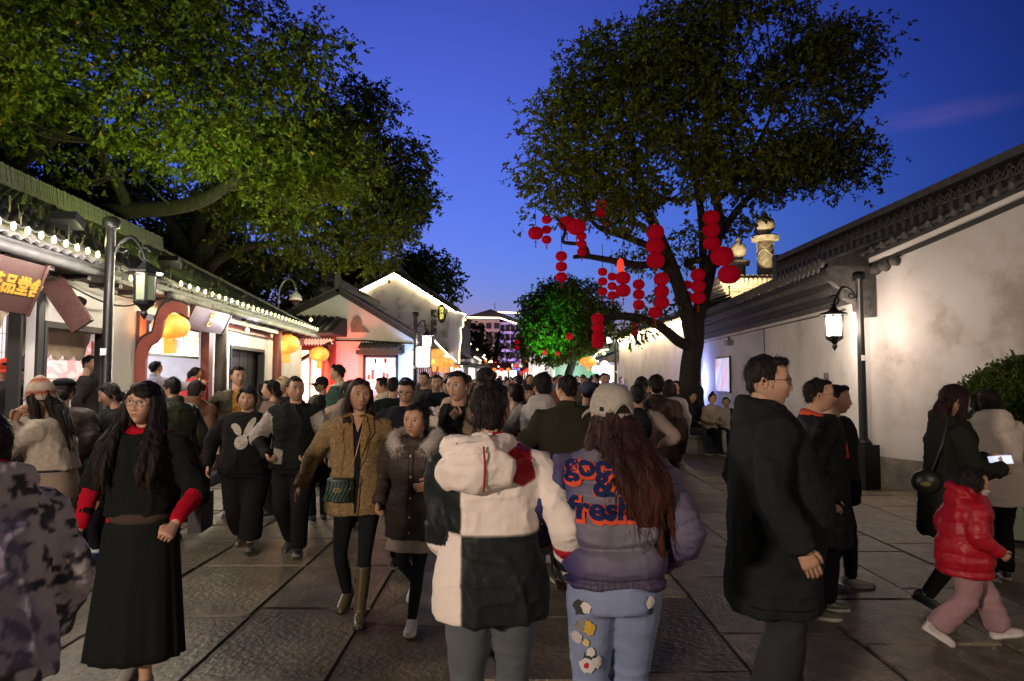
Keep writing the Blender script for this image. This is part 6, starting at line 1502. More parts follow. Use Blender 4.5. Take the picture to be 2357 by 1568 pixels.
        if shoes['h']:
            # the boot shaft leans with the shin
            n0 = len(rg)*12; top_ = kn; new = []
            for i, v in enumerate(up.v):
                if i >= n0: 
                    j_ = (i-n0)//14; c_ = an.lerp(kn, (0,.25,.80)[j_]) ; a_ = 2*math.pi*((i-n0) % 14)/14; rr_ = ((.042,.046,.056)[j_])*k; new.append((c_.x+rr_*math.cos(a_), c_.y+rr_*1.08*math.sin(a_), c_.z))
                else: new.append(v)
            up.v = new
        job('boot' if shoes['h'] else 'shoe', T, up, CM['leather' if shoes['h'] else shoes.get('m','leather')], shoes['col'], .008*vs, 2)
        so = MB(); ol = [(.028,.078),(.036,.05),(.036,0),(.043,-.06),(.046,-.12),(.036,-.165),(.0,-.184),(-.036,-.165),(-.046,-.12),(-.043,-.06),(-.036,0),(-.036,.05),(-.028,.078)]
        so.prism([(x*1.06, y) for x, y in ol], 2, -.078, -.052); so.v = [tuple(m @ (Vector(v)*q)) for v in so.v]; me = so.mesh('sole', CM['leather']); finish(me, np.zeros((len(me.vertices),3)), shoes['sole'], None, CM['leather']); link('sole', me, T)
    P = dict(T=T, Mh=Mh, hands=hands, arms=arms, lg=lg, H=H, k=k, Z=Z, spine=spine, nb=nb, hc=hc, topjob=J, W=T.matrix_basis.copy())
    Wm = Matrix.Translation(Vector(pos)) @ Matrix.Rotation(R(yaw), 4, 'Z'); P['W'] = Wm
    PEOPLE[key or label] = P; return P
def cpart(name, mb, P, m, col, smooth=True, voxel=0, colfn=None):
    """an extra piece of clothing that needs no remeshing"""
    me = mb.mesh(name, CM[m], smooth); V = np.array(mb.v); finish(me, V, col, colfn, CM[m])
    if not smooth: me.polygons.foreach_set('use_smooth', np.zeros(len(me.polygons), bool))
    return link(name, me, P['T'])
def gpos(px, py): return 2608.0/(py-870.0)     # distance of a foot seen at row py
def at(px, d, z=0.0): return ((px-CX)/FPX*d, d, z)
# ------------------------------------------------------------------ the people in view
def C3(r, g, b): return srgb(r, g, b)
BLK = (.012,.012,.014)
def lerp_c(w, a, b): return np.outer(1-w, a)+np.outer(w, b)
def walk(f, b, fs=1): return {fs: dict(y=-f, z=.09, pitch=-8), -fs: dict(y=b, z=.13, pitch=28)}
# -- colour-block jacket, seen from behind
def cf9(V, armt):
    dd, t = armt(V); x, y, z = V.T; W_, D_, Rd = np.array((.70,.63,.57)), np.array((.012,.0155,.016)), np.array((.30,.012,.018))
    up = sst(1.050,1.060,z); lf = sst(.113,.123,x); k = up*lf+(1-up)*(1-lf); c = lerp_c(k, W_, D_)
    yk = sst(-.232,-.224,x)*sst(.004,-.004,x)*sst(1.232,1.240,z-.50*np.abs(x+.12))*(y > -.06); c = c*(1-yk[:,None])+np.outer(yk, Rd)
    a = (dd < .092)&(x < -.16); w = np.where(a,1.0,0.0); c = c*(1-w[:,None])+np.outer(w, W_)
    for t0, t1, q in ((.345,.395,Rd),(.425,.48,D_)): m = w*sst(t0-.004,t0+.004,t)*sst(t1+.004,t1-.004,t); c = c*(1-m[:,None])+np.outer(m, q)
    m = np.where((dd < .092)&(x > .17)&(z > 1.0),1.0,0.0); c = c*(1-m[:,None])+np.outer(m, D_); return c
P9 = person('woman seen from behind with a top knot and a white, black and red block jacket', at(1132, 2.80), 1.635, 183, True, 1.10, 3, (-22,4,0),
    L=dict(w=(.00,-.24,-.32), pole=(.15,1,0)), Rr=dict(w=(.16,-.05,-.455), pole=(.5,1,0), hand='hold'), legs={1: dict(y=.10, z=.10, pitch=15), -1: dict(y=-.10)},
    top=dict(kind='jacket', m='nylon', hem=.442, th=.044, flare=.10, sl=.066, vox=.007, collar=.022, colfn=cf9, fold=.010, fs=6, smooth=6), bottom=dict(col=(.085,.10,.105), m='denim', hem=.085, w=1.25, fold=.012), shoes=dict(col=(.5,.5,.5)), hair='topbun', key='p9')
g_ = MB(); nb = P9['nb']; X_ = lambda x, y, z: (nb.x+x, nb.y+y, nb.z+z)
g_.tube(*smooth_path([X_(-.06,-.07,-.02),X_(-.075,.03,.015),X_(-.03,.10,.015),X_(.05,.155,.0),X_(.14,.12,-.0),X_(.155,.02,.0),X_(.11,-.08,-.03)], [.026,.030,.042,.056,.060,.048,.03], 5), 12)
blob(g_, X_(.055,.165,-.075), (.150,.062,.088)); blob(g_, X_(.125,.135,-.085), (.095,.065,.075)); blob(g_, X_(.04,.10,-.02), (.10,.07,.05))
job('hood', P9['T'], g_, CM['nylon'], (.70,.63,.57), .008, 5, folds(.011, 8, 4))
for a_ in ([X_(.035,.222,.02),X_(.03,.238,-.06),X_(.035,.225,-.15)],[X_(.135,.178,.03),X_(.15,.20,-.06),X_(.16,.17,-.13)]): g_ = MB().tube(*smooth_path(a_, [.004]*3, 5), 6); cpart('hood_piping', g_, P9, 'cloth', (.28,.03,.025))
def cf10(V, armt):
    dd, t = armt(V); x, y, z = V.T; n = vnoise(V, 5, 4)*.5; w = np.clip(sst(.02,.24,np.abs(x+.0))*.75 + sst(1.04,.90,z)*.5 + n-.25, 0, 1)
    c = lerp_c(w, (.17,.165,.19), (.085,.064,.14)); lf = sst(.10,.24,x)*sst(1.40,1.2,z); c = c*(1-lf[:,None])+np.outer(lf, (.035,.035,.13)); rb = z < .885; c[rb] *= (.75+.25*np.sin(np.arctan2(x,y)[rb]*90))[:,None]*.8; return c
P10 = person('woman seen from behind in a light cap and a purple grey puffer jacket with lettering', at(1408, 2.82), 1.615, 180, True, 1.1, 2, (18,2,0),
    L=dict(w=(.13,-.16,-.34), pole=(1,.8,0), hand='hold'), Rr=dict(w=(.06,-.09,-.42), pole=(.6,1,0), hand='hold'), legs={1: dict(y=.05, z=.09, pitch=8), -1: dict(y=-.12)},
    top=dict(kind='jacket', m='nylon', hem=.528, th=.048, flare=-.05, sl=.058, vox=.008, puff=(.125,.045), collar=.035, colfn=cf10, fold=.012, fs=6, cuffx=.0, smooth=4), bottom=dict(col=(.20,.25,.40), m='denim', hem=.10, w=1.35, fold=.010), shoes=dict(col=(.6,.6,.6)),
    hair='underlong', hairc=lambda V: lerp_c(np.clip(sst(1.42,1.1,V[:,2])*.8+.4*sst(.05,.14,np.abs(V[:,0])),0,1), (.024,.010,.008), (.060,.018,.011)), key='p10')
def cap(P, col, back=True, size=1.0, brimcol=None):
    M_ = P['Mh'] @ Matrix.Translation((0,.008,.022)) @ Matrix.Rotation(R(-6),4,'X'); g = MB(); V = []; n = 28; prof = [(1.0,-.012),(1.01,.005),(.99,.03),(.92,.062),(.76,.092),(.5,.112),(.22,.121),(.03,.123)]
    rx, ry = .092*size, .108*size
    g.lathe(prof, n=n, sx=rx, sy=ry); g.v = [tuple(M_ @ Vector(v)) for v in g.v]; o = cpart('cap', g, P, 'cloth', col)
    b = MB(); top = []; 
    for r_, dz in ((1.0,.0),(1.25,-.004),(1.5,-.014),(1.68,-.028)):
        for k in range(13):
            a = -math.pi/2+R(-52+104*k/12); q = 1+(r_-1)*(1-abs(k-6)/6*.45); top.append(M_ @ Vector((rx*q*math.cos(a), ry*q*math.sin(a), dz-.012*((k-6)/6)**2*r_)))
    F = [(i*13+k, i*13+k+1, (i+1)*13+k+1, (i+1)*13+k) for i in range(3) for k in range(12)]
    m = len(top); V = [tuple(p) for p in top]+[tuple(p-Vector((0,0,.005))) for p in top]; F = F+[tuple(i+m for i in f[::-1]) for f in F]
    b.add(V, F); me = b.mesh('brim', CM['cloth'], True); finish(me, np.array(b.v), brimcol or col, None, CM['cloth']); link('brim', me, o)
    bt = MB(); blob(bt, (0,.0,.124), (.008,.008,.005)); bt.v = [tuple(M_ @ Vector(v)) for v in bt.v]; me = bt.mesh('button', CM['cloth'], True); finish(me, np.array(bt.v), col, None, CM['cloth']); link('button', me, o)
    if back:
        a = MB(); pts = [M_ @ Vector((rx*1.06*math.sin(t)*.98, ry*1.06*math.cos(t), .010)) for t in np.linspace(-.46,.46,11)] ; arch = [M_ @ Vector((rx*1.05*math.sin(t), ry*(1.06-.035*math.cos(t/.46*math.pi/2)), .010+.040*math.cos(t/.46*math.pi/2))) for t in np.linspace(.46,-.46,11)]
        a.add([tuple(p) for p in pts+arch], [tuple(range(22))]); me = a.mesh('opening', CM['hair']); finish(me, np.array(a.v), (.02,.012,.01), None, CM['hair']); link('opening', me, o)
        s_ = MB(); s_.tube([tuple(p) for p in arch], .0045, 6); me = s_.mesh('opening_trim', CM['cloth'], True); finish(me, np.array(s_.v), tuple(c*.8 for c in col), None, CM['cloth']); link('opening_trim', me, o)
        e = MB().box((0,0,0), (.018,.004,.018)); M2 = M_ @ Matrix.Translation((rx*.86,ry*.58,.02)) @ Matrix.Rotation(R(-56),4,'Z'); e.v = [tuple(M2 @ Vector(v)) for v in e.v]; me = e.mesh('patch', CM['cloth']); finish(me, np.array(e.v), (.02,.03,.03), None, CM['cloth']); link('patch', me, o)
        for k, (t, z) in enumerate(((.9,.05),(-.9,.05),(.25,.085),(-.35,.08),(1.5,.03))):
            e = MB(); blob(e, (0,0,0), (.004,.004,.004), n=8); q = math.sqrt(max(.05,1-(z/.125)**2)); e.v = [tuple(M_ @ (Vector(v)+Vector((rx*q*math.sin(t)*1.0, ry*q*math.cos(t), z)))) for v in e.v]; me = e.mesh('eyelet', CM['cloth']); finish(me, np.array(e.v), (.06,.06,.06), None, CM['cloth']); link('eyelet', me, o)
    return o
cap(P10, (.36,.34,.29))
# -- black dress woman, striding towards the camera
P2 = person('long haired woman with glasses in a black dress over red sleeves holding a red phone', at(338, 3.72), 1.63, 6, True, 1.02, 0, (-7,6,4),
    L=dict(w=(.08,-.22,-.40), pole=(.45,1,0), hand='fist', thumb=(-.8,-.6,.3)), Rr=dict(w=(.16,.0,-.47), pole=(.5,.9,0), hand='hold'), legs={1: dict(y=-.05, z=.08, x=.06), -1: dict(y=.10, z=.10, pitch=15)},
    top=dict(kind='red_jumper', m='knit', col=(.42,.006,.022), hem=.55, th=.012, sl=.037, collar=.020, cuffx=-.01, fold=.006), bottom=dict(kind='skirt', col=(.010,.012,.011), m='cloth', hemz=.125, w=.052, pleat=.05, sway=(-.01,-.03)), shoes=dict(col=(.22,.2,.19), sole=(.35,.33,.3)), hair='long', hairc=lambda V: lerp_c(sst(1.25,1.05,V[:,2]), (.012,.009,.009), (.035,.020,.013)), key='p2', glance=-.002)
g_ = MB()
for z_ in (.575,.60,.66,.72,.78,.815,.835): a_, b_ = tw(z_, 1.02); loft_r = ring((0,0,P2['Z'](z_)), a_*1.63+.018, b_*1.63+.024); g_.f = g_.f; (g_.__dict__.setdefault('rs', [])).append(loft_r)
rs = g_.__dict__.pop('rs'); loft(g_, rs)
for s_, (S_, E_, W_, a__) in P2['arms'].items(): g_.tube(*smooth_path([S_+Vector((-s_*.05,0,-.02)), S_, S_.lerp(E_,.5), E_, E_.lerp(W_,.16 if s_ > 0 else .05)], [.078,.080,.071,.067,.066], 3), 14)
job('black_top', P2['T'], g_, CM['knit'], (.011,.013,.012), .010, 4, folds(.008,8,3))
g_ = MB(); g_.tube([(.152*math.cos(t), .126*math.sin(t), .925) for t in np.linspace(0,2*math.pi,25)], [(.022,.034)]*25, 8, cap=False); cpart('belt', g_, P2, 'cloth', (.06,.042,.035))
glasses(P2['T'], P2['Mh'], (.35,.3,.25))
# -- rabbit sweater woman and the man in the varsity jacket
P3 = person('heavy set woman in a black sweater with a white rabbit face', at(572, 6.72), 1.565, 10, True, 1.42, 0, (4,2,6), L=dict(w=(.15,-.12,-.40), pole=(1,.7,0), hand='hold'), Rr=dict(w=(.17,-.06,-.46), pole=(.8,.8,0)), legs=walk(.12,.22,1),
    top=dict(kind='sweater', m='knit', col=(.014,.014,.015), hem=.475, th=.030, sl=.050, vox=.011, belly=.03, fold=.010), bottom=dict(col=(.014,.014,.016), hem=.115, w=1.7, up=.05), shoes=dict(col=(.05,.05,.045), sole=(.12,.12,.11)), hair='side', key='p3')
def cf4(V, armt):
    dd, t = armt(V); c = np.tile(np.array((.013,.015,.014)), (len(V),1)); a = (dd < .105) & (np.abs(V[:,0]) > .165) & (t > .03); c[a & (t < .34)] = (.33,.30,.27); c[a & (t >= .34)] = (.016,.017,.017); p = (V[:,0] < -.06) & (V[:,0] > -.16) & (V[:,2] < 1.0-.25*(V[:,0]+.11)) & (V[:,2] > .86) & (V[:,1] < 0); c[p] = (.27,.25,.22); return c
P4 = person('man in a black varsity jacket with silvery satin sleeves, hands in pockets', at(683, 6.55), 1.665, 0, False, 1.16, 0, (34,2,0), L=dict(w=(.03,-.17,-.38), pole=(1,.5,0), hand='hold'), Rr=dict(w=(.03,-.17,-.38), pole=(1,.5,0), hand='hold'), legs=walk(.08,.16,1),
    top=dict(kind='jacket', m='cloth', hem=.49, th=.036, sl=.046, vox=.009, colfn=cf4, fold=.013, fs=8, collar=.012), bottom=dict(col=(.013,.013,.015), hem=.075, w=1.5), shoes=dict(col=(.03,.03,.03), sole=(.2,.2,.2)), hair='crop', key='p4', glance=.002)
# -- tweed coat woman and the girl she holds by the hand
P5 = person('woman in a brown tweed coat and tall boots leading a girl by the hand', at(828, 4.88), 1.645, 3, True, 1.03, -2, (22,2,3), L=dict(w=(.10,-.06,-.475), pole=(.6,1,0), hand='hold'), Rr=dict(w=(.24,-.02,-.42), pole=(.5,1,0)), legs={1: dict(y=-.18, x=.05, z=.08), -1: dict(y=.16, x=.10, z=.13, pitch=22)},
    top=dict(kind='coat', m='tweed', col=(.27,.205,.115), hem=.44, th=.034, sl=.052, flare=.13, vox=.010, fold=.009, fs=7), bottom=dict(kind='leggings', col=(.012,.014,.016), hem=.04, w=.6), shoes=dict(col=(.075,.055,.028), sole=(.03,.025,.02), h=.36), hair='parted', hairc=lambda V: lerp_c(sst(1.62,1.35,V[:,2]), (.035,.018,.012), (.020,.011,.008)), key='p5', glance=.003)
P6 = person('girl in a dark parka with a pale fur collar and white sneakers', at(960, 4.74), 1.475, -8, True, 1.0, 0, (-6,3,2), L=dict(w=(.02,-.21,-.24), pole=(1,.6,0), hand='relaxed', thumb=(-.5,-.4,.8)), Rr=dict(w=(.12,-.05,-.42), pole=(.6,1,0), hand='hold'), legs={1: dict(y=-.20, x=.03, z=.08), -1: dict(y=.35, x=.10, z=.22, pitch=50)},
    top=dict(kind='parka', m='nylon', col=(.050,.040,.034), hem=.40, th=.048, sl=.050, flare=.10, waist=.014, vox=.010, puff=(.16,.008), fold=.009), bottom=dict(kind='leggings', col=(.018,.022,.030), hem=.036, w=.62), shoes=dict(col=(.62,.60,.58), sole=(.7,.7,.68)), hair='tied', key='p6', hsize=1.02, mouth=.5, skin=1.08, glance=-.003)
# -- profile pair on the right
P11 = person('big man in profile with glasses and a long black hooded parka', at(1770, 3.48), 1.765, 82, False, 1.24, -2, (-16,0,0), L=dict(w=(.06,-.02,-.50)), Rr=dict(w=(.15,-.06,-.49), pole=(.5,1,0)), legs={1: dict(y=-.05, x=.10), -1: dict(y=.06, x=.10)},
    top=dict(kind='parka', m='cloth', col=(.016,.018,.019), hem=.30, th=.040, sl=.060, flare=.04, vox=.010, hood=.90, collar=.030, belly=.07, fold=.012, fs=5.5, smooth=6), bottom=dict(col=(.015,.017,.024), hem=.095, w=1.4, m='denim', fold=.012), shoes=dict(col=(.02,.02,.03), sole=(.1,.1,.14)), hair='short', key='p11', hsize=1.08)
glasses(P11['T'], P11['Mh'], (.02,.02,.02))
P12 = person('man in dark sunglasses and a black jacket over an orange hood, behind the big man', at(1878, 4.9), 1.65, 80, False, 1.08, 0, (-4,2,0), L=dict(w=(.05,-.05,-.49)), Rr=dict(w=(.05,-.02,-.49)), legs={1: dict(y=-.04, x=.09), -1: dict(y=.08, x=.09)},
    top=dict(kind='jacket', m='nylon', col=(.013,.014,.016), hem=.30, th=.05, sl=.055, flare=.06, fold=.011), bottom=dict(col=(.012,.012,.014), hem=.08, w=1.3), shoes=dict(col=(.12,.14,.09), sole=(.6,.57,.5)), hair='crop', key='p12')
glasses(P12['T'], P12['Mh'], (.02,.02,.02), dark=True)
g_ = MB(); nb = P12['nb']; g_.tube([(.085*math.cos(t), nb.y+.088*math.sin(t), nb.z-.02+.035*math.sin(t)) for t in np.linspace(0,2*math.pi,19)], [(.026,.036)]*19, 8, cap=False); g_.tube([(.0,-.10,nb.z-.06),(0,-.165,nb.z-.18),(0,-.18,nb.z-.30)], .028, 6); cpart('orange_hood', g_, P12, 'nylon', (.55,.075,.03))
P12b = person('person in a dark jacket half hidden behind the man with the orange hood', at(1918, 5.5), 1.60, 70, False, 1.1, 0, (0,0,0), top=dict(m='cloth', hem=.42, th=.04), shoes=dict(col=(.5,.45,.42), sole=(.5,.47,.45)), hair='short', hi=False, legs={1: dict(y=-.1), -1: dict(y=.1)}, key='p12b')
# -- phone woman, beige coat woman, child in red
P13 = person('woman in a long black coat and face mask looking at her phone', at(2172, 4.98), 1.60, 78, True, 1.05, 4, (8,-10,0), L=dict(w=(-.02,-.30,-.22), pole=(.6,.6,-.5), hand='hold', thumb=(-.5,0,.9)), Rr=dict(w=(.0,-.26,-.26), pole=(.6,.8,-.3), hand='hold', thumb=(-.5,0,.9)), legs=walk(.16,.20,1),
    top=dict(kind='coat', m='cloth', col=(.020,.021,.017), hem=.335, th=.040, sl=.055, flare=.11, hood=.80, fold=.009), bottom=dict(kind='leggings', col=(.012,.012,.012), hem=.05, w=.8), shoes=dict(col=(.02,.024,.018), sole=(.03,.03,.03), h=.25), hair='shoulder', hairc=(.022,.010,.008), key='p13')
P14 = person('woman seen from behind in a pale hooded winter coat beside the notice board', at(2277, 5.75), 1.555, 164, True, 1.12, 3, (0,-6,0), L=dict(w=(-.02,-.28,-.28), pole=(1,.6,0), hand='hold'), Rr=dict(w=(-.02,-.28,-.28), pole=(1,.6,0), hand='hold'), legs={1: dict(y=.04), -1: dict(y=-.04)},
    top=dict(kind='coat', m='cloth', col=(.60,.53,.46), hem=.40, th=.060, sl=.060, flare=.09, hood=1.02, fold=.010, fs=6, vox=.012), bottom=dict(col=(.011,.011,.012), hem=.075, w=1.2), shoes=dict(col=(.02,.02,.02), sole=(.45,.38,.26)), hair='shoulder', key='p14')
P15 = person('small child in a shiny red puffer jacket and face mask walking right', at(2202, 4.38), 1.09, 82, True, 1.22, 6, (4,-4,0), L=dict(w=(.06,-.05,-.44), hand='relaxed'), Rr=dict(w=(.05,-.16,-.42), pole=(.4,1,0), hand='hold'), legs={1: dict(y=-.36, x=.06, z=.09, pitch=-6), -1: dict(y=.30, x=.07, z=.17, pitch=32)},
    top=dict(kind='jacket', m='satin', col=(.40,.008,.022), hem=.40, th=.045, sl=.066, flare=.02, vox=.009, puff=(.095,.013), hood=.70, collar=.03, fold=.006, cuffx=.0), bottom=dict(col=(.36,.22,.24), hem=.115, w=1.9, fold=.014), shoes=dict(col=(.62,.56,.55), sole=(.72,.68,.66)), hair='tied', key='p15', hsize=1.05)
def mask(P):
    M_ = P['Mh']; V, F, C = head_grid(False, True); g = MB(); n = 34*40; V = V[:n]; keep = (V[:,1] < -.02) & (V[:,2] < -.022) & (V[:,2] > -.108); k_ = [f for f in F if len(f) == 4 and all(i < n and keep[i] for i in f)]
    W = V*np.array((1.06,1.07,1.0))+np.array((0,-.005,0)); g.add([tuple(M_ @ Vector(v)) for v in W], k_); o = cpart('face_mask', g, P, 'cloth', (.62,.60,.62)); s = o.modifiers.new('t','SOLIDIFY'); s.thickness = .003
    for s_ in (-1,1): l = MB().tube([tuple(M_ @ Vector(p)) for p in ((s_*.068,-.04,-.04),(s_*.078,.005,-.01),(s_*.076,.022,.015))], .0014, 4); me = l.mesh('ear_loop', CM['cloth']); finish(me, np.array(l.v), (.6,.6,.6), None, CM['cloth']); link('ear_loop', me, o)
mask(P13); mask(P15)
# -- cut off by the left edge
def cf1(V, armt):
    n = vnoise(V*np.array((1,1,1.3)), 22, 2)*.6+vnoise(V, 55, 7)*.4; w = sst(.52,.62,n); b = sst(.6,.7,vnoise(V, 5, 9)); c = lerp_c(w, (.38,.35,.36), (.045,.045,.055)); return c*(1-.55*b[:,None])+np.outer(.55*b, (.16,.14,.26))
P1 = person('dark haired person in a white and black blotched hoodie cut off by the left edge', at(-22, 2.25), 1.54, -118, True, 1.12, 2, (0,0,0), top=dict(kind='hoodie', m='cloth', hem=.44, th=.048, sl=.056, flare=.06, hood=.9, colfn=cf1, vox=.010, fold=.010), bottom=dict(col=(.02,.02,.024)), hair='bun', hairc=(.014,.010,.010), key='p1')
g_ = MB(); nb = P1['nb']; g_.tube([(.075*math.cos(t), nb.y+.078*math.sin(t), nb.z+.03+.02*math.sin(t)) for t in np.linspace(0,2*math.pi,19)], [(.014,.045)]*19, 8, cap=False); cpart('red_collar', g_, P1, 'knit', (.40,.010,.015))
# -- left group by the stalls
def cf16(V, armt): return np.tile(np.array((.52,.46,.38)), (len(V),1))
P16 = person('woman in a cream sweater and striped knit hat raising a hand to her head', at(140, 5.35), 1.60, -76, True, 1.16, 10, (0,-16,0), L=dict(w=(.02,-.16,.06), pole=(.3,-1,-.6), hand='hold', thumb=(0,0,1)), Rr=dict(w=(.05,-.25,.08), pole=(.5,-.6,-1), hand='hold', thumb=(0,.3,1)), legs={1: dict(y=-.22), -1: dict(y=.20, z=.12, pitch=20)},
    top=dict(kind='sweater', m='knit', hem=.60, th=.040, sl=.052, colfn=cf16, fold=.010, flare=.06), bottom=dict(col=(.33,.26,.20), hem=.10, w=1.5, fold=.012), shoes=dict(col=(.3,.28,.26)), hair='longback', key='p16')
def cfst(V): s_ = (np.sin(V[:,2]*2*math.pi/.030) > .35)[:,None]; return np.where(s_, np.array((.42,.40,.38)), np.array((.016,.016,.02)))
g_ = MB(); loft(g_, [ring((0, -.02-P16['spine'](.6)*0, z_), .152+.02*(1.08-z_)/.2, .135) for z_ in np.linspace(.86,1.10,48)]); cpart('striped_shirt', g_, P16, 'cloth', None, colfn=cfst)
g_ = MB().lathe([(1.14,-.03),(1.16,-.005),(1.02,.03),(.98,.06),(.84,.10),(.58,.135),(.24,.165),(.05,.175)], n=26, sx=.089, sy=.106); M_ = P16['Mh'] @ Matrix.Translation((0,.012,.03)) @ Matrix.Rotation(R(-12),4,'X'); zz = np.array([v[2] for v in g_.v]); g_.v = [tuple(M_ @ Vector(v)) for v in g_.v]
CM_h = [np.array((.58,.50,.40)), np.array((.36,.07,.025))]
def cfhat(V): return np.where(((zz > .0) & (zz < .045) | (zz > .12) & (zz < .16))[:,None], CM_h[1], CM_h[0])
cpart('knit_hat', g_, P16, 'knit', None, colfn=cfhat)
P17 = person('person in a black beret and shiny dark puffer jacket behind the cream sweater woman', at(146, 6.25), 1.64, 200, True, 1.2, 4, (0,-4,0), top=dict(m='nylon', col=(.030,.022,.018), hem=.42, th=.06, puff=(.10,.014), sl=.06), hair='tied', key='p17', hi=False)
g_ = MB(); blob(g_, (0,.01,.085), (.105,.115,.052), P17['Mh']); cpart('beret', g_, P17, 'knit', (.010,.012,.014))
P18 = person('tall man in a dark jacket standing at the stall doorway', (-5.52, 8.92, .25), 1.70, 120, False, 1.0, 0, (-30,-2,0), top=dict(m='cloth', col=(.030,.026,.024), hem=.44, th=.035), bottom=dict(col=(.16,.12,.09), w=1.2, hem=.08), hair='crop', key='p18')
P19 = person('customer in a pale pink puffer jacket beside the tall man in the doorway', (-5.60, 9.28, .25), 1.58, 165, True, 1.1, 0, (-20,0,0), top=dict(m='nylon', col=(.50,.33,.28), hem=.44, th=.06, puff=(.10,.014)), hair='shoulder', key='p19', hi=False)
P20 = person('laughing woman with tied black hair and a dark coat looking down', at(284, 6.9), 1.60, -62, True, 1.0, 8, (0,-16,0), top=dict(kind='coat', m='cloth', col=(.016,.018,.016), hem=.40, th=.035, flare=.1), hair='tied', key='p20', mouth=1.0)
P21 = person('man with glasses in an olive puffer jacket facing left', at(400, 7.0), 1.66, -118, False, 1.15, 0, (-10,-6,0), top=dict(m='nylon', col=(.030,.036,.020), hem=.44, th=.06, puff=(.11,.014), collar=.03), hair='crop', key='p21'); glasses(P21['T'], P21['Mh'])
P24 = person('person in a brown hooded puffer seen from behind by the brown column', at(452, 7.9), 1.62, 175, False, 1.15, 0, (0,0,0), top=dict(m='nylon', col=(.10,.042,.024), hem=.42, th=.06, puff=(.10,.014), hood=1.0), hair='mop', key='p24', hi=False)
P22 = person('man in a pale puffer jacket pointing at the menu screen', LW(-.74, 4.95, .25), 1.68, 172, False, 1.05, 0, (-18,6,0), L=dict(w=(.05,-.10,-.46)), Rr=dict(w=(.50,-.18,-.03), pole=(0,1,-1), hand='point', thumb=(0,0,1)), top=dict(m='nylon', col=(.30,.29,.34), hem=.46, th=.05, puff=(.07,.008), collar=.025), hair='crop', key='p22')
P23 = person('customer with a ponytail in a coral red jacket at the counter', LW(-.5, 6.0, .25), 1.60, 160, True, 1.05, 0, (0,0,0), top=dict(m='nylon', col=(.50,.055,.05), hem=.45, th=.05, hood=.9), bottom=dict(col=(.5,.46,.44)), hair='pony', key='p23', hi=False)
P25 = person('tall man with glasses in an olive bomber over a mustard shirt, hand on hip', at(548, 8.4), 1.79, 22, False, 1.02, 0, (22,4,0), L=dict(w=(.03,-.14,-.40), pole=(1,.5,0)), Rr=dict(w=(.02,-.06,-.34), pole=(1,.6,0), hand='fist'), top=dict(m='nylon', hem=.50, th=.036, sl=.05, fold=.011, colfn=lambda V, a: np.where(((np.abs(V[:,0]-.01) < .055+.02*(1.5-V[:,2])) & (V[:,1] < -.02))[:,None], np.array((.36,.17,.035)), np.array((.052,.045,.026)))), bottom=dict(col=(.06,.05,.04), w=1.1), hair='short', key='p25'); glasses(P25['T'], P25['Mh'], (.3,.28,.25))
P26 = person('woman with tied hair in a grey brown cardigan looking left', at(628, 8.3), 1.63, -60, True, 1.05, 0, (-14,3,0), top=dict(m='knit', col=(.17,.115,.095), hem=.42, th=.03), hair='tied', key='p26')
P27 = person('man in a tan cap and dark jacket behind the varsity jacket man', at(655, 9.3), 1.66, -40, False, 1.0, 0, (20,0,0), top=dict(m='cloth', col=(.02,.02,.024), hem=.46), hair='crop', key='p27'); cap(P27, (.48,.36,.22), False)
P28 = person('man in a black cap and camouflage jacket holding a pale cup', at(742, 10.6), 1.66, -42, False, 1.1, 0, (-20,4,0), Rr=dict(w=(.0,-.24,-.22), pole=(1,.5,-.5), hand='hold', thumb=(0,0,1)), top=dict(m='cloth', hem=.46, th=.04, colfn=lambda V, a: lerp_c(sst(.45,.55,vnoise(V,14,3)), (.035,.035,.035), (.10,.095,.085))), hair='crop', key='p28'); cap(P28, (.015,.015,.016), False)
P29 = person('tall man in a green and blue jacket with a white collar in left profile', at(780, 9.6), 1.84, -84, False, .95, 0, (-4,4,0), top=dict(m='cloth', hem=.46, th=.04, collar=.022, colfn=lambda V, a: np.where((V[:,2] > 1.545)[:,None], np.array((.55,.50,.42)), np.where((V[:,2] > 1.27)[:,None], np.array((.035,.075,.055)), np.array((.16,.20,.24))))), hair='short', key='p29')
P30 = person('dark haired woman in a beige hooded coat seen from behind', at(803, 7.6), 1.62, 195, True, 1.1, 3, (30,-6,0), top=dict(m='cloth', col=(.34,.25,.19), hem=.42, th=.045, hood=.9), hair='shoulder', key='p30', hi=False)
P31 = person('boy in a black and grey school jacket turned away', at(738, 8.0), 1.45, -150, False, 1.0, 0, (-30,0,0), top=dict(m='nylon', hem=.46, th=.04, colfn=lambda V, a: np.where((np.abs(V[:,0]) > .15)[:,None], np.array((.28,.26,.27)), np.array((.014,.016,.022)))), bottom=dict(col=(.012,.014,.02)), hair='short', key='p31', hi=False)
P7 = person('older man with glasses in a navy jacket looking down at his phone', at(936, 6.2), 1.655, 6, False, 1.1, 2, (-6,-14,0), L=dict(w=(-.04,-.26,-.26), pole=(1,.5,-.4), hand='hold', thumb=(-.3,0,1)), Rr=dict(w=(-.06,-.28,-.20), pole=(1,.5,-.4), hand='hold', thumb=(-.3,0,1)), top=dict(m='cloth', col=(.014,.016,.022), hem=.46, th=.04), hair='crop', key='p7'); glasses(P7['T'], P7['Mh'], (.1,.08,.07))
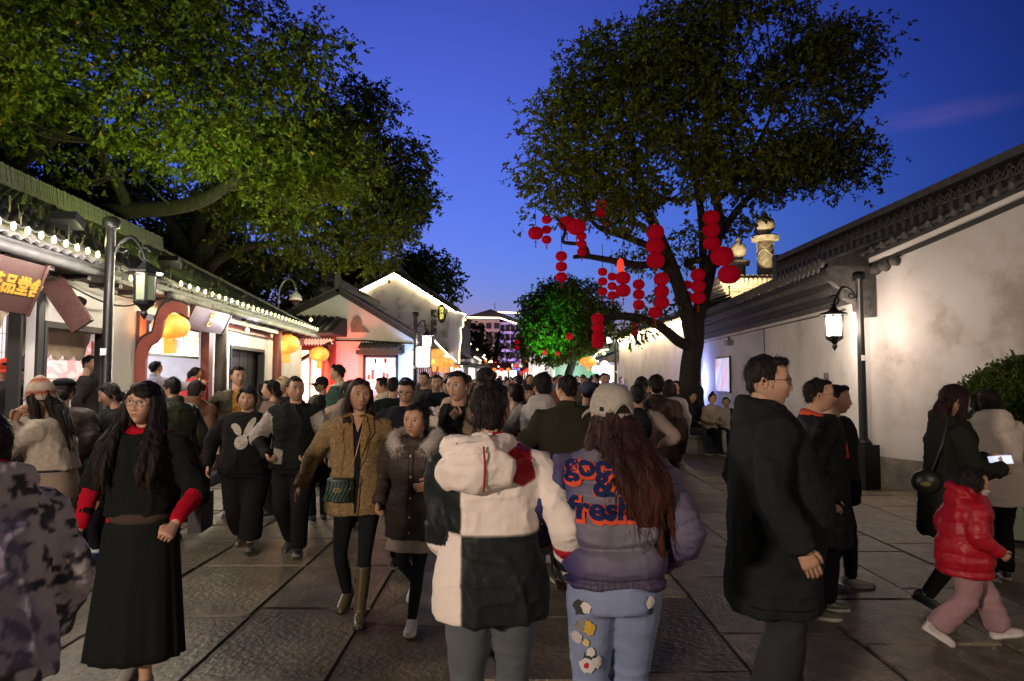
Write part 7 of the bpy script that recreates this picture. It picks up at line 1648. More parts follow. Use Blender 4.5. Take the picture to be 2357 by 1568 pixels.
P8 = person('young man with glasses in an open pale parka touching his neck', at(1055, 5.35), 1.705, -8, False, 1.0, 0, (-14,3,-4), L=dict(w=(-.13,-.15,-.02), pole=(1,-.2,-1), hand='hold', thumb=(0,.2,1)), Rr=dict(w=(.08,-.02,-.48)), top=dict(m='cloth', hem=.44, th=.05, hood=1.0, fold=.010, colfn=lambda V, a: np.where(((np.abs(V[:,0]+.02) < .105) & (V[:,1] < 0) & (V[:,2] < 1.47))[:,None], np.array((.012,.013,.013)), np.where((V[:,0] < .05)[:,None], np.array((.46,.39,.31)), np.array((.20,.15,.105))))), hair='short', key='p8', mouth=.8); glasses(P8['T'], P8['Mh'], (.5,.5,.55))
P32 = person('man in a cream puffer jacket facing left beside the black jacket', at(884, 9.6), 1.66, -70, False, 1.05, 0, (-10,0,0), top=dict(m='nylon', col=(.52,.46,.34), hem=.46, th=.055, puff=(.10,.013), collar=.03), hair='short', key='p32')
P33 = person('dark haired person in a black jacket turned away from the pink wall', at(906, 8.7), 1.66, -160, False, 1.05, 0, (-20,0,0), top=dict(m='cloth', col=(.014,.017,.018), hem=.46, th=.045), hair='short', key='p33', hi=False)
# -- behind the two women in the middle
def cf35(V, a): c = np.tile(np.array((.42,.012,.018)), (len(V),1)); r = np.hypot(V[:,0]-.02, V[:,2]-1.30); th_ = np.arctan2(V[:,2]-1.30, V[:,0]-.02); c[(r < .10+.05*np.cos(5*th_)) & (V[:,1] > .02)] = (.62,.5,.45); return c
P35 = person('person in a red jacket with a big pale flower on the back', at(1188, 6.6), 1.60, 178, False, 1.05, 0, (20,0,0), top=dict(m='cloth', hem=.46, th=.04, colfn=cf35, vox=.010), hair='short', key='p35', hi=False)
P36 = person('young man in a pale hoodie seen from behind with one hand on his back', at(1247, 6.3), 1.69, 172, False, 1.0, 0, (30,0,0), L=dict(w=(.0,.08,-.36), pole=(1,-.2,0), hand='fist'), Rr=dict(w=(.0,-.24,-.16), pole=(1,.4,-.5), hand='hold'), top=dict(m='cloth', col=(.42,.40,.39), hem=.42, th=.045, hood=.85, fold=.013, fs=6), bottom=dict(col=(.025,.050,.052), w=1.5, hem=.10), shoes=dict(col=(.5,.45,.4)), hair='mop', key='p36')
P37 = person('stocky man in a dark olive jacket seen from behind', at(1305, 5.6), 1.675, 180, False, 1.22, 0, (28,-2,0), L=dict(w=(.02,-.20,-.34), pole=(1,.7,0), hand='hold'), Rr=dict(w=(.02,-.20,-.34), pole=(1,.7,0), hand='hold'), top=dict(m='cloth', col=(.030,.028,.018), hem=.42, th=.050, fold=.012, fs=6, collar=.02), bottom=dict(col=(.014,.014,.014), w=1.3), hair='crop', key='p37')
P38 = person('man in a brown jacket seen from behind near the big trunk', at(1510, 7.6), 1.68, 178, False, 1.12, 0, (0,0,0), top=dict(m='cloth', col=(.085,.060,.045), hem=.46, th=.05, collar=.022, fold=.011), bottom=dict(col=(.012,.012,.014), w=1.3), hair='mop', key='p38')
P39 = person('woman in a pale top with a black backpack seen from behind', at(1468, 6.9), 1.60, 168, True, 1.05, 0, (0,0,0), Rr=dict(w=(.06,-.2,-.32), pole=(1,.7,0), hand='hold'), top=dict(m='knit', col=(.48,.38,.34), hem=.5, th=.03), hair='tied', key='p39', hi=False)
P40 = person('person in a grey hooded jacket between the cap woman and the brown jacket man', at(1476, 8.6), 1.66, 175, False, 1.05, 0, (0,0,0), top=dict(m='cloth', col=(.17,.18,.175), hem=.46, hood=1.0), hair='mop', key='p40', hi=False)
P41 = person('person in a blue cap and black jacket behind the white cap', at(1352, 7.8), 1.60, 150, False, 1.0, 0, (20,0,0), top=dict(m='nylon', col=(.02,.02,.026), hem=.46, th=.05), hair='crop', key='p41', hi=False); cap(P41, (.05,.06,.10), False)
P42 = person('small boy in a black tracksuit top with pale letters on the sleeve', at(236, 6.35), 1.13, -50, False, 1.1, 6, (-6,-20,0), Rr=dict(w=(.10,-.10,-.40), hand='relaxed'), top=dict(m='cloth', col=(.012,.013,.018), hem=.42, th=.04, sl=.055), bottom=dict(col=(.012,.013,.018)), hair='short', key='p42', hi=False)
P43 = person('seated person in a dark jacket low beside the stall, seen from behind', (-4.15, 6.6, 0), 1.6, 150, False, 1.15, 12, (0,-10,0), pelvis=.50, sit=True, legs={1: dict(y=-.42, x=.1), -1: dict(y=-.42, x=.1)}, top=dict(m='leather', col=(.030,.022,.016), hem=.46, th=.05, hood=.9), hair='tied', key='p43', hi=False)
# seated round the big tree
def seat(label, px, d, H, yaw, z, **k): return person(label, at(px, d), H, yaw, pelvis=z, sit=True, legs={1: dict(y=-.44, x=.10), -1: dict(y=-.44, x=.10)}, hi=False, **k)
seat('seated man in a black jacket with glasses at the foot of the big trunk', 1590, 15.3, 1.68, 40, .55, top=dict(m='cloth', col=(.015,.015,.018), hem=.47), bottom=dict(col=(.03,.035,.05)), hair='short', L=dict(w=(0,-.26,-.32), pole=(1,.6,0)), Rr=dict(w=(0,-.26,-.32), pole=(1,.6,0)))
seat('seated woman with a high bun in a cream knit top beside the trunk', 1637, 15.2, 1.60, 20, .55, female=True, head=(20,0,16), top=dict(m='knit', col=(.45,.37,.28), hem=.5, th=.03), bottom=dict(col=(.012,.012,.012), w=1.6), hair='topbun', L=dict(w=(-.05,-.26,-.30), pole=(1,.6,0)), Rr=dict(w=(-.05,-.26,-.30), pole=(1,.6,0)))
seat('seated girl in a pale top with a dark vest beside the cream knit woman', 1670, 15.1, 1.50, -10, .52, female=True, head=(-10,0,-14), top=dict(m='cloth', hem=.48, colfn=lambda V, a: np.where((V[:,0] > .06)[:,None], np.array((.02,.02,.025)), np.array((.42,.38,.33)))), bottom=dict(col=(.35,.33,.30), w=1.4), hair='tied', L=dict(w=(.15,-.2,.18), pole=(.5,0,-1), hand='hold'), Rr=dict(w=(-.05,-.26,-.30), pole=(1,.6,0)))
for px, d, H, yaw, fem, c, hs_, lab in ((1556,13.5,1.60,-30,True,(.02,.02,.02),'tied','woman in black beside the left of the trunk'),(1605,19.5,1.70,60,False,(.02,.03,.03),'short','man in a dark green jacket behind the trunk by the blue light'),(1540,10.5,1.62,170,True,(.35,.31,.32),'shoulder','person in a pale grey top just left of the trunk'),
    (945,12.2,1.62,-20,True,(.02,.02,.022),'parted','woman in black under the small lamp post'),(1005,10.4,1.70,10,False,(.016,.018,.022),'short','man in a dark zip jacket facing the camera'),(1032,11.6,1.63,-20,False,(.02,.02,.02),'mop','man in black behind the zip jacket man'),(968,13.6,1.55,30,True,(.15,.13,.12),'shoulder','woman in grey behind the navy jacket man'),
    (1497,15.5,1.62,20,False,(.05,.05,.05),'crop','man seen between the grey hood and the brown jacket'),(1535,14.2,1.55,-20,False,(.16,.30,.05),'crop','child in a lime green top carried near the white wall'),(608,9.8,1.60,160,True,(.03,.03,.07),'tied','person in a navy hood behind the cardigan woman'),(1390,13,1.75,10,False,(.02,.02,.02),'short','tall man facing the camera beyond the white cap'),
    (1215,9.5,1.56,0,True,(.015,.015,.018),'long','dark haired woman facing the camera in the mid crowd'),(1240,10.6,1.60,-80,False,(.12,.09,.17),'mop','person in a purple check jacket in left profile'),(1365,10.2,1.58,10,True,(.03,.03,.03),'shoulder','woman with a red bag facing the camera by the cap woman')):
    person(lab, at(px, d), H, yaw, fem, 1.05, 0, (rng.uniform(-15,15),0,0), top=dict(m='cloth', col=c, hem=.44, th=.04), hair=hs_, hi=d < 11, key=lab, legs={1: dict(y=-.08), -1: dict(y=.08)})
person('stall worker in a red cap and mask behind the far left counter', LW(-1.2, 1.95, .25), 1.62, 30, False, 1.0, 0, (0,-14,0), top=dict(m='cloth', col=(.05,.05,.06), hem=.46), hair='crop', hi=False, key='w1'); cap(PEOPLE['w1'], (.5,.06,.03), False)
person('stall worker in a red cap inside the doorway stall', LW(-1.95, 2.1, .25), 1.58, 20, False, 1.0, 0, (0,-10,0), top=dict(m='cloth', col=(.05,.05,.06), hem=.46), hair='crop', hi=False, key='w2'); cap(PEOPLE['w2'], (.5,.06,.03), False)
person('worker with dark hair bent over the far left counter', LW(-.88, 1.55, .25), 1.55, 60, True, 1.0, 10, (0,-16,0), top=dict(m='cloth', col=(.02,.02,.02), hem=.46), hair='tied', hi=False, key='w3')
# -- the crowd down the street: a few builds, many individuals
CROWD = []
for i in range(9):
    fem = i % 2 == 0; P = person('', (0,0,0), (1.60,1.70,1.63,1.74,1.57,1.68,1.62,1.72,1.30)[i], 0, fem, 1.0+.05*(i % 3), 0, ((-10,14,5,-22,25,0,-5,12,0)[i],0,0), top=dict(m='c_cloth', hem=(.44,.46,.36,.46,.42,.40,.46,.44,.44)[i], th=.045, hood=.9 if i in (2,5,6) else 0, vox=.016, sl=.055), bottom=dict(vox=.018, col=(.02,.02,.024)), hair=('long','short','shoulder','crop','tied','mop','parted','short','tied')[i], hi=False, key='crowd%d' % i, legs={1: dict(y=-.12+.03*i), -1: dict(y=.12-.02*i, z=.10, pitch=12)})
    CROWD.append(P)
run_jobs()
def set_top_colour(T, c):
    for ch in T.children:
        if ch.name.split('.')[0] == 'jacket': ch.color = (*c, 1)
taken = [(P['T'].location.x, P['T'].location.y) for k_, P in PEOPLE.items() if not k_.startswith('crowd')]
pal = [(.012,.012,.014),(.02,.02,.024),(.03,.03,.04),(.05,.045,.05),(.09,.07,.06),(.30,.27,.25),(.45,.42,.40),(.28,.02,.03),(.03,.05,.10),(.09,.06,.15),(.18,.15,.12),(.013,.02,.018),(.02,.02,.02),(.35,.10,.10),(.16,.20,.30),(.50,.46,.42),(.40,.04,.05),(.22,.26,.24)]
def near(P, d): return P['T']
hairn = ('long dark hair','short hair','shoulder length hair','cropped hair','tied hair','a mop of hair','parted long hair','short dark hair','tied back hair')
for i_, P in enumerate(CROWD): P['T']['ix'] = i_
def colname(c):
    r, g, b = c; m = max(c)
    if m < .04: return 'black' if m < .018 else 'dark'
    if r > 2.2*max(g, b): return 'red'
    if b > 1.5*r and b > .08: return 'purple' if r > g*1.2 else 'navy'
    return 'pale' if m > .25 else 'brown' if r > b*1.15 else 'grey'
rc = random.Random(12); made = 0; tries = 0
while made < 104 and tries < 6000:
    tries += 1; d = 9.5+48*rc.random()**1.15; px = rc.uniform(930, 1430) if d > 16 else (rc.uniform(915,1120) if rc.random() < .45 else rc.uniform(1170,1540)); x, y, _ = at(px, d)
    if d < 24 and px < 940: continue
    if not (-2.35 < x < 4.6): continue
    if math.hypot(x-4.3, y-16.6) < 2.4 or any(math.hypot(x-a, y-b) < .62 for a, b in taken): continue
    src = CROWD[rc.choice((0,1,1,2,3,3,4,5,6,7,7,8))]['T']; c = copy_tree(src) if src.get('used') else src; src['used'] = 1
    c.location = (x, y, 0); c.rotation_euler = (0,0,R(rc.choice((0,180,175,-10,20,190,-70,90,5,-25))+rc.uniform(-25,25))); q = rc.uniform(.97,1.04); c.scale = (q,q,q)
    cc_ = rc.choice(pal); set_top_colour(c, cc_); c['_col'] = list(cc_); c['_hair'] = hairn[src.get('ix',0)]; taken.append((x, y)); made += 1
    if c is not src:
        for k_ in ('used','ix'):
            if k_ in c: del c[k_]
    cn = colname(c['_col']); hn = c['_hair']; fa = (math.degrees(c.rotation_euler.z)+360) % 360; fa = 'facing away' if 130 < fa < 230 else 'facing forward' if fa < 50 or fa > 310 else 'turned right' if fa < 180 else 'turned left'
    band = 'near crowd' if d < 16 else 'mid crowd' if d < 28 else 'far crowd'; sd_ = 'by left shops' if px < 1060 else 'in mid street' if px < 1250 else 'near big tree'
    c['label'] = 'person with %s in %s jacket %s, %s %s' % (hn, cn, fa, band, sd_); c['group'] = 'crowd down the street'; del c['_col']; del c['_hair']; c['category'] = 'person'
for P in CROWD:
    if 'used' in P['T']: del P['T']['used']
    if 'ix' in P['T']: del P['T']['ix']
    if not P['T'].get('label'): 
        for ch in list(P['T'].children): bpy.data.objects.remove(ch)
        bpy.data.objects.remove(P['T'])
# ------------------------------------------------------------------ details on clothing, held things, street props
def bvh_of(o):
    me = o.data; return BVHTree.FromPolygons([v.co[:] for v in me.vertices], [tuple(p.vertices) for p in me.polygons])
def on_back(P, job_, shapes, sgn=1, lift=.006):
    """lay flat print on the back (sgn 1) or front (-1) of a garment: every vertex is dropped on to the cloth"""
    b = bvh_of(job_['ob'])
    for nm, me, m, col in shapes:
        for v in me.vertices:
            x, z = v.co.x, v.co.z; hit = b.ray_cast(Vector((x, .9*sgn, z)), Vector((0,-sgn,0)))
            y = hit[0].y if hit[0] is not None else 0; v.co = (x, y+sgn*(lift+v.co.y), z)
        finish(me, np.zeros((len(me.vertices),3)), col, None, CM[m]); link(nm, me, job_['ob'])
def flat_text(s, size, cx, cz, mir, bold=.012, lift=0.0):
    me = text_mesh('lettering', s, size, CM['cloth'], 0, bold=bold); bm = bmesh.new(); bm.from_mesh(me); bmesh.ops.triangulate(bm, faces=bm.faces)
    for _ in range(4): bmesh.ops.subdivide_edges(bm, edges=[e for e in bm.edges if e.calc_length() > .012], cuts=1); bmesh.ops.triangulate(bm, faces=bm.faces)
    bm.to_mesh(me); bm.free()
    for v in me.vertices: v.co = (cx+mir*v.co.x, lift, cz+v.co.y)
    return me
def flat_poly(pts, cx, cz, sc, mir, lift=0.0, n=1):
    me = bpy.data.meshes.new('patch'); bm = bmesh.new(); vs = [bm.verts.new((cx+mir*x*sc, lift, cz+z*sc)) for x, z in pts]; f = bm.faces.new(vs); bmesh.ops.triangulate(bm, faces=[f])
    for _ in range(3): bmesh.ops.subdivide_edges(bm, edges=[e for e in bm.edges if e.calc_length() > .018], cuts=1); bmesh.ops.triangulate(bm, faces=bm.faces)
    bm.to_mesh(me); bm.free(); return me
OR, NV = (.62,.085,.04), (.012,.022,.085)
sh = []
for s_, sz, cx, cz in (('good',.115,.085,1.315),('&',.115,.062,1.245),('fresh',.125,.072,1.155)):
    sh.append(('lettering_shadow', flat_text(s_, sz, cx-.006, cz-.008, -1, .012, .004), 'cloth', OR)); sh.append(('lettering', flat_text(s_, sz, cx, cz, -1, .004, .009), 'cloth', NV))
fl = [( .02*(1+.5*math.cos(6*t))*math.cos(t), .02*(1+.5*math.cos(6*t))*math.sin(t)) for t in np.linspace(0,2*math.pi,36,endpoint=False)]
sh.append(('flower_print', flat_poly(fl, -.105, 1.13, .8, -1), 'cloth', (.55,.50,.18)))
on_back(P10, P10['topjob'], sh)
# generic patches printed on the jeans
jb = next(j for j in JOBS if j['parent'] is P10['T'] and j['name'] == 'trousers'); rq = random.Random(5); sh = []
def wob(r, n=14, e=.3): return [(r*(1+e*rq.uniform(-1,1))*math.cos(t), r*(1+e*rq.uniform(-1,1))*1.2*math.sin(t)) for t in np.linspace(0,2*math.pi,n,endpoint=False)]
for x, z, r, c in ((.145,.76,.028,(.05,.05,.05)),(.125,.765,.018,(.6,.58,.55)),(.135,.69,.026,(.25,.23,.22)),(.105,.675,.022,(.55,.36,.06)),(.112,.70,.010,(.6,.4,.05)),(.155,.63,.020,(.5,.48,.48)),(.12,.615,.012,(.6,.5,.2)),(.105,.56,.026,(.06,.06,.07)),(.10,.575,.017,(.62,.6,.58)),(.075,.53,.022,(.6,.57,.55)),(.115,.515,.028,(.62,.6,.6)),(.115,.515,.011,(.4,.03,.03)),(-.125,.79,.018,(.6,.58,.56)),(-.13,.755,.013,(.06,.06,.06))):
    sh.append(('printed_patch', flat_poly(wob(r), x, z, 1, -1, len(sh)*.0004), 'cloth', c))
on_back(P10, jb, sh)
# rabbit on the black sweater
ra = []
def ell(cx, cz, a, b, rot=0): return [(cx+a*math.cos(t)*math.cos(rot)-b*math.sin(t)*math.sin(rot), cz+a*math.cos(t)*math.sin(rot)+b*math.sin(t)*math.cos(rot)) for t in np.linspace(0,2*math.pi,22,endpoint=False)]
for q in (ell(-.01,-.075,.062,.066), ell(.055,.06,.032,.105,-.42), ell(-.055,.045,.034,.062,.55), ell(-.085,.075,.030,.026)): ra.append(('rabbit_print', flat_poly(q, 0, 1.125, 1, 1, .001*len(ra)), 'knit', (.50,.46,.38)))
for q in (ell(-.028,-.07,.007,.004), ell(.012,-.07,.007,.004), ell(-.008,-.092,.006,.004)): ra.append(('rabbit_print', flat_poly(q, 0, 1.125, 1, 1, .007), 'knit', (.03,.03,.03)))
on_back(P3, P3['topjob'], ra, -1)
# sleeve letters on the small boy
# tweed coat: open front with dark top, lapels, cross body bag
b5 = bvh_of(P5['topjob']['ob'])
def front_strip(P, b, pts, name, m, col, lift=.005):
    me = flat_poly(pts, 0, 0, 1, 1)
    for v in me.vertices:
        h_ = b.ray_cast(Vector((v.co.x, -.9, v.co.z)), Vector((0,1,0))); v.co = (v.co.x, (h_[0].y if h_[0] is not None else -.1)-lift, v.co.z)
    finish(me, np.zeros((len(me.vertices),3)), col, None, CM[m]); link(name, me, P['T'])
front_strip(P5, b5, [(-.022,1.345),(.044,1.345),(.040,1.30),(.030,1.18),(.034,.98),(.020,.74),(.005,.74),(-.004,.98),(-.006,1.18),(-.016,1.30)], 'dark_top', 'cloth', (.012,.013,.018))
front_strip(P5, b5, [(-.030,1.415),(.055,1.415),(.030,1.33),(.012,1.285)], 'neckline', 'skin', tuple(c*.95 for c in SKIN), .008)
front_strip(P5, b5, [(.036,.99),(.048,.99),(.034,.73),(.022,.73)], 'coat_edge', 'tweed', (.2,.13,.06), .012)
for s_, pts in ((1,[(.055,1.42),(.115,1.40),(.125,1.28),(.075,1.20),(.038,1.10),(.036,1.25)]),(-1,[(-.032,1.42),(-.105,1.40),(-.115,1.27),(-.06,1.19),(-.008,1.10),(-.012,1.25)])): front_strip(P5, b5, pts, 'lapel', 'tweed', (.26,.18,.085), .016)
def thing_at(name, label, cat, P, loc, group=None):
    T = thing(name, label, cat, P['W'] @ Vector(loc), 0, group); T.rotation_euler = P['T'].rotation_euler; return T
def simple(parent, name, mb, m, col, smooth=False):
    me = mb.mesh(name, CM[m], smooth); finish(me, np.array(mb.v), col, None, CM[m]); 
    if not smooth: me.polygons.foreach_set('use_smooth', np.zeros(len(me.polygons), bool))
    return link(name, me, parent)
T = thing_at('handbag', 'small quilted dark green cross body bag on the tweed coat', 'handbag', P5, (-.095,-.22,.905))
g_ = MB(); loft(g_, [ring((0,0,z), .070+.012*t, .042, 20, 3) for z, t in ((-.075,1),(-.07,1.15),(.0,.9),(.065,.4),(.078,.2))]); simple(T, 'body', g_, 'leather', (.022,.050,.036), True)
for k in range(7): g_ = MB().tube([(-.066+.024*k-.03,-.0415-.002*(k % 2),-.066),(-.066+.024*k,-.045,0),(-.066+.024*k+.022,-.040,.06)], .004, 5); simple(T, 'quilt_seam', g_, 'leather', (.03,.065,.048), True)
for dx in (-.009,.009): g_ = MB().tube([(dx+.011*math.cos(t), -.048, .005+.012*math.sin(t)) for t in np.linspace(.5+(dx > 0)*3.1,5.6+(dx > 0)*3.1,12)], .0022, 5); simple(T, 'gold_emblem', g_, 'leather', (.7,.48,.12), True)
g_ = MB().tube([(.05,.0,.075),(.12,-.03,.24),(.155,.0,.40),(.15,.10,.50)], .004, 5); simple(T, 'chain_strap', g_, 'leather', (.4,.25,.08), True)
g_ = MB().tube([(-.05,.0,.075),(-.03,-.02,.28),(-.02,.02,.42)], .003, 5); simple(T, 'strap', g_, 'leather', (.35,.2,.07), True)
# girl: fur collar, zip, snaps, pale shirt hem, hair bow
def fur(P, name, pts, r, col, n=5200, seed=1):
    q = np.random.default_rng(seed); path, _ = smooth_path(pts, [r]*len(pts), 6); g = MB().tube([tuple(p) for p in path], r*.8, 12); V0 = len(g.v)
    A = np.array([tuple(p) for p in path]); i = q.integers(0, len(A)-1, n); t = q.random(n)[:,None]; c = A[i]*(1-t)+A[i+1]*t; d = q.normal(size=(n,3)); d /= np.linalg.norm(d,axis=1,keepdims=True); L = r*(1.05+.45*q.random(n))[:,None]; s = np.cross(d, q.normal(size=(n,3))); s /= np.linalg.norm(s,axis=1,keepdims=True); b_ = c+d*r*.6; tip = c+d*L+np.array((0,0,-.012))
    W = np.stack([b_+s*.0022, tip, b_-s*.0022],1).reshape(-1,3); g.add([tuple(w) for w in W], [(3*k,3*k+1,3*k+2) for k in range(n)]); cpart(name, g, P, 'fur', col, False)
nb = P6['nb']; fur(P6, 'fur_collar', [(-.085,nb.y-.135,nb.z-.075),(-.135,nb.y-.085,nb.z-.02),(-.145,nb.y+.02,nb.z+.015),(-.07,nb.y+.125,nb.z+.03),(.07,nb.y+.125,nb.z+.03),(.145,nb.y+.02,nb.z+.015),(.135,nb.y-.085,nb.z-.02),(.085,nb.y-.135,nb.z-.075)], .052, (.50,.44,.38))
b6 = bvh_of(P6['topjob']['ob']); front_strip(P6, b6, [(-.012,1.19),(.022,1.19),(.020,.9),(.018,.61),(-.012,.61),(-.010,.9)], 'zip_flap', 'nylon', (.036,.029,.025), .010)
for z in (1.14,1.0,.86,.74,.64): h_ = b6.ray_cast(Vector((.005,-.9,z)), Vector((0,1,0))); g_ = MB(); blob(g_, (.005,h_[0].y-.014,z), (.008,.004,.008), n=10); cpart('snap_button', g_, P6, 'leather', (.5,.46,.4))
g_ = MB(); rr = []
for z, a in ((.50,.215),(.515,.21),(.60,.185)): rr.append([(a*math.cos(t)*(1+.04*math.sin(9*t)), a*.72*math.sin(t)*(1+.04*math.sin(9*t)), z) for t in np.linspace(0,2*math.pi,48,endpoint=False)])
loft(g_, rr); cpart('shirt_hem', g_, P6, 'cloth', (.42,.37,.32))
g_ = MB(); [blob(g_, (.03+dx,.10,.06+dz), (.03,.012,.02), P6['Mh'], 10) for dx, dz in ((.05,.03),(.02,.0),(.07,.0))]; cpart('hair_bow', g_, P6, 'satin', (.5,.42,.5))
# phones and other held things
def phone(label, P, s, dz=-.10, col=(.03,.03,.035), off=(0,0,0), screen=None, rot=None):
    m = P['W'] @ P['hands'][s]; T = thing('phone', label, 'phone', (0,0,0)); T.matrix_basis = m @ Matrix.Translation((-s*.022+off[0], off[1], dz+off[2])) @ (Matrix.Rotation(R(rot[0]),4,rot[1]) if rot else Matrix.Identity(4)); T.scale = (1,1,1)
    g_ = MB().box((0,0,0), (.009,.074,.152)); simple(T, 'case', g_, 'leather', col)
    if screen: g_ = MB().box((-s*.0062,0,0), (.002,.068,.142)); o = g_.build('screen', E['phone'], T)
    return T
E['phone'] = emit('phone_screen', (.72,.80,1), .9)
phone('red phone in the hand of the black dress woman', P2, -1, -.14, (.45,.01,.02))
phone('black phone held up by the navy jacket man', P7, -1, -.09, screen=True)
T = phone('pale glowing phone in the hand of the masked woman', P13, 1, -.10, (.5,.5,.52), screen=True)
lamp('screen_glow', 'AREA', (0,0,0), (.7,.75,1), .12, .1, T, (0, R(90), 0))
m = P28['W'] @ P28['hands'][-1]; T = thing('paper_cup', 'pale takeaway cup with a straw held by the black cap man', 'cup', m @ Vector((.035,0,-.085))); MB().lathe([(.03,-.07),(.04,.05),(.042,.055)], n=12).build('cup', M['white_paint'], T, True); MB().lathe([(.043,.055),(.04,.07),(.01,.072)], n=12).build('lid', M['white_paint'], T); MB().tube([(0,0,.07),(.01,0,.19)], .004, 5).build('straw', M['white_paint'], T)
T = thing_at('backpack', 'black backpack on the woman in the pale top', 'backpack', P39, (0,.17,1.18)); g_ = MB(); blob(g_, (0,.0,0), (.14,.085,.19)); simple(T, 'sack', g_, 'nylon', BLK, True); g_ = MB(); blob(g_, (0,.07,-.06), (.09,.035,.09)); simple(T, 'pocket', g_, 'nylon', (.02,.02,.022), True)
for s_ in (-1,1): g_ = MB().tube([(s_*.08,-.05,.15),(s_*.10,-.16,.24),(s_*.11,-.27,.12),(s_*.10,-.2,-.1)], [(.02,.006)]*4, 6); simple(T, 'strap', g_, 'nylon', BLK, True)
T = thing_at('shoulder_bag', 'dark green shoulder bag swinging behind the masked woman', 'handbag', P13, (-.17,.20,.93)); g_ = MB(); blob(g_, (0,0,0), (.05,.10,.085)); simple(T, 'body', g_, 'leather', (.016,.022,.012), True); g_ = MB(); blob(g_, (-.045,.02,-.01), (.012,.035,.02)); simple(T, 'flap', g_, 'leather', (.22,.20,.06), True)
g_ = MB().tube([(0,-.03,.06),(-.02,-.10,.26),(.04,-.17,.46)], [(.012,.005)]*3, 6); simple(T, 'strap', g_, 'leather', (.05,.055,.03), True)
T = thing_at('shoulder_bag', 'black shoulder bag hanging at the black dress woman\'s side', 'handbag', P2, (.27,.10,.92)); g_ = MB().box((0,0,0),(.07,.20,.20)); simple(T, 'body', g_, 'leather', (.012,.012,.014)); g_ = MB().tube([(0,-.08,.10),(-.05,-.02,.42),(0,.08,.10)], .008, 6); simple(T, 'strap', g_, 'leather', (.012,.012,.014), True)
g_ = MB(); c = P2['arms'][-1][2]; e = P2['arms'][-1][1]; d = (e-c).normalized(); g_.tube([tuple(c+d*.02), tuple(c+d*.034)], .029, 14); cpart('watch_strap', g_, P2, 'leather', (.02,.02,.02)); g_ = MB(); blob(g_, tuple(c+d*.027+Vector((-.018,-.022,0))), (.016,.010,.016), n=10); cpart('watch_face', g_, P2, 'leather', (.55,.5,.48))
# black cuff band under the red sleeve
g_ = MB(); g_.tube([tuple(c+d*.05), tuple(c+d*.12)], [.040,.043], 14); cpart('black_cuff', g_, P2, 'knit', (.012,.012,.014))
g_ = MB(); blob(g_, (.074,.01,-.045), (.005,.005,.005), P5['Mh'], 8); cpart('earring', g_, P5, 'leather', (.7,.65,.55))
# pocket, placket and seams on the big man's parka (right side towards the camera)
b11 = bvh_of(P11['topjob']['ob'])
def side_strip(P, b, pts, name, m, col, lift=.006):
    me = flat_poly(pts, 0, 0, 1, 1)
    for v in me.vertices:
        y, z = v.co.x, v.co.z; h_ = b.ray_cast(Vector((-.9, y, z)), Vector((1,0,0))); v.co = ((h_[0].x if h_[0] is not None else -.2)-lift, y, z)
    finish(me, np.zeros((len(me.vertices),3)), col, None, CM[m]); link(name, me, P['T'])
side_strip(P11, b11, [(-.20,.80),(-.06,.86),(-.05,.835),(-.19,.775)], 'pocket_welt', 'cloth', (.022,.024,.025), .010)
side_strip(P11, b11, [(-.22,.575),(.20,.575),(.20,.583),(-.22,.583)], 'hem_seam', 'cloth', (.006,.006,.007), .003)
# ---- planter bench round the trunk
def planter():
    T = thing('tree_planter', 'low stone bench ring around the big trunk', 'planter', (bs.x, D1, 0)); n = 12
    me = MB()
    for k in range(n):
        a0, a1 = 2*math.pi*k/n+.012, 2*math.pi*(k+1)/n-.012
        P_ = [(r*math.cos(a), r*math.sin(a)) for r, a in ((1.55,a0),(1.55,a1),(1.15,a1),(1.15,a0))]; MB().prism(P_, 2, .34, .44).build('seat_stone', M['plinth'], T)
        P_ = [(r*math.cos(a), r*math.sin(a)) for r, a in ((1.48,a0),(1.48,a1),(1.22,a1),(1.22,a0))]; MB().prism(P_, 2, 0, .338).build('base_stone', M['plinth'], T)
    MB().lathe([(1.2,.0),(1.2,.3),(.4,.36)], n=24).build('soil', M['joint'], T)
planter()
T = thing('food_box', 'small yellow takeaway box on the stone bench by the trunk', 'box', pix(1570, 1002, 15.15)); T.location.z = .44; MB().lathe([(.06,0),(.08,.07)], n=4).build('tub', mat('yellow_card', (.75,.68,.04), .6), T); MB().lathe([(.081,.071),(.075,.08)], n=4).build('lid', MATS['yellow_card'], T)
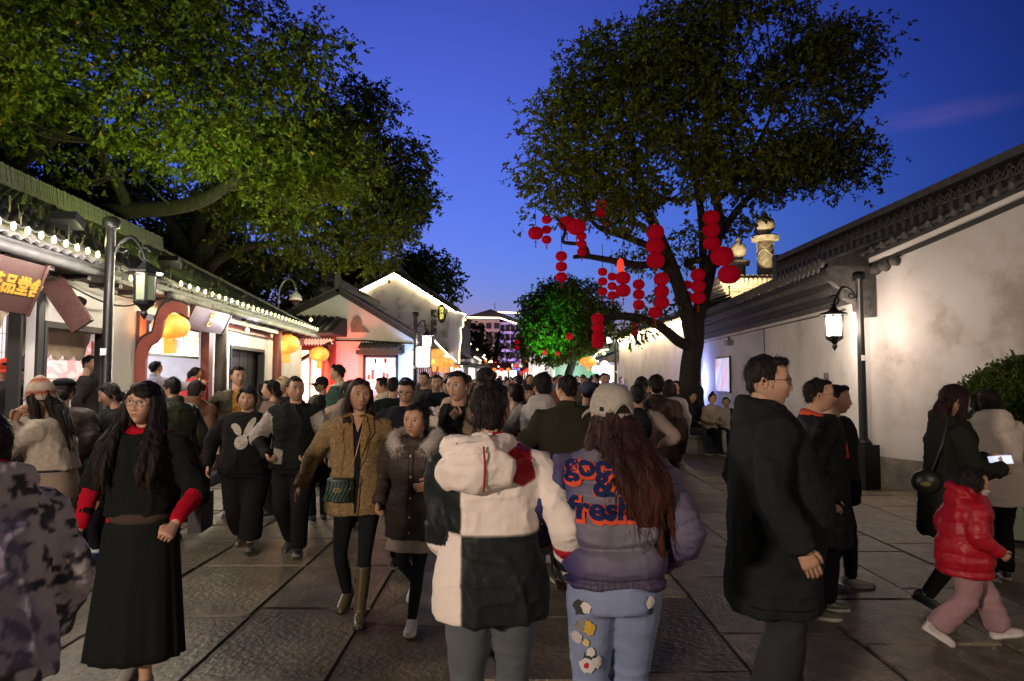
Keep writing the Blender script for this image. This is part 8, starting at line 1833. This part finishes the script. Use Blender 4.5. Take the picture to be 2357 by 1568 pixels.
# ---- notice board at the right edge
def board():
    p0, p1 = Vector((pix(2310, 1236, 7.0).x, 7.0, 0)), Vector((pix(2310, 1236, 7.0).x+.85, 6.55, 0)); a = math.atan2(p1.y-p0.y, p1.x-p0.x); T = thing('notice_board', 'pale green notice board with dark print at the right edge', 'notice board', p0, a); w = .97
    MB().bx(0,w,-.02,.02,.04,1.18).build('panel', mat('board_green', (.42,.52,.33), .6, var=.04), T)
    for x in (.0,w): MB().bx(x-.025,x+.025,-.03,.03,-.0,1.22).build('post', M['black_metal'], T)
    MB().bx(.026,w-.026,-.025,.025,1.181,1.21).build('top_rail', M['black_metal'], T); MB().bx(.026,w-.026,-.025,.025,.01,.038).build('bottom_rail', M['black_metal'], T)
    ink = mat('ink', (.03,.06,.035), .7); link('heading', text_mesh('heading', '游客须知', .085, ink, .001, 'LEFT', bold=.003), T, (.08,-.022,1.08), (math.pi/2,0,0))
    pt = mat('picture_red', (.45,.08,.04), .6, vscale=30, ramp=((.4,(.5,.3,.12)),(.5,(.5,.05,.03)),(.6,(.45,.4,.25))))
    for k in range(5): MB().bx(.06+k*.17,.20+k*.17,-.023,-.0205,.92,1.01).build('picture', pt, T)
    ls = ['一、请文明游览，爱护环境','二、请勿攀爬、乱扔垃圾','三、请照看好老人和儿童','四、请保管好随身物品','五、禁止吸烟和明火','六、请遵守公共秩序','七、如需帮助请联系游客中心','八、祝您游览愉快']
    for k, s_ in enumerate(ls): link('print_line', text_mesh('print_line', s_, .045, ink, .001, 'LEFT'), T, (.07,-.022,.85-k*.085), (math.pi/2,0,0))
board()
# ---- small props by the stalls
T = thing('wooden_bench', 'plain brown wooden bench by the brown column', 'bench', LW(.35, 4.6, 0), LA)
MB().bx(-.16,.16,-.6,.6,.42,.47).build('seat', M['wood_brown'], T)
for y in (-.52,.52): MB().bx(-.14,.14,y-.03,y+.03,0,.418).build('leg', M['wood_brown'], T)
MB().bx(-.02,.02,-.488,.488,.18,.24).build('stretcher', M['wood_brown'], T)
T = thing('black_counter', 'black vendor box with a pale edged top beside the lamp post', 'counter', (-4.35, 6.75, 0), .1)
MB().bx(-.32,.32,-.25,.25,.03,.72).build('case', M['black'], T); MB().bx(-.34,.34,-.27,.27,.722,.745).build('top', M['grey_metal'], T); MB().bx(-.28,.28,-.21,.21,0,.028).build('foot', M['wood_dark'], T)
T = thing('wooden_step', 'low wooden block below the black vendor box', 'step', (-4.3, 6.3, 0), .1); MB().bx(-.3,.3,-.1,.1,0,.09).build('top', M['wood_brown'], T); MB().bx(-.28,.28,-.11,-.1005,.005,.08).build('front', M['wood_dark'], T)
T = thing('blue_bowl', 'blue plastic bowl on the ground by the vendor box', 'bowl', (-3.75, 6.35, 0)); MB().lathe([(.10,0),(.16,.09),(.17,.10),(.155,.092),(.09,.012)], n=20).build('bowl', mat('blue_plastic', (.05,.09,.42), .35), T, True); MB().lathe([(.172,.10),(.172,.108),(.158,.108)], n=20).build('rim', M['white_paint'], T)
T = thing('tea_table', 'small low table with a teapot by the brown column', 'table', LW(.1, 6.6, 0), LA); MB().bx(-.25,.25,-.35,.35,.42,.46).build('top', M['wood_dark'], T)
for x in (-.2,.2):
    for y in (-.3,.3): MB().bx(x-.02,x+.02,y-.02,y+.02,0,.418).build('leg', M['wood_dark'], T)
T = thing('teapot', 'small pale teapot on the low table', 'teapot', LW(.1, 6.5, .46)); MB().lathe([(.04,0),(.065,.035),(.055,.07),(.03,.085),(.01,.10)], n=14).build('pot', M['white_paint'], T, True); MB().tube([(.05,0,.03),(.09,0,.06),(.10,0,.09)], [.012,.009,.007], 6).build('spout', M['white_paint'], T)
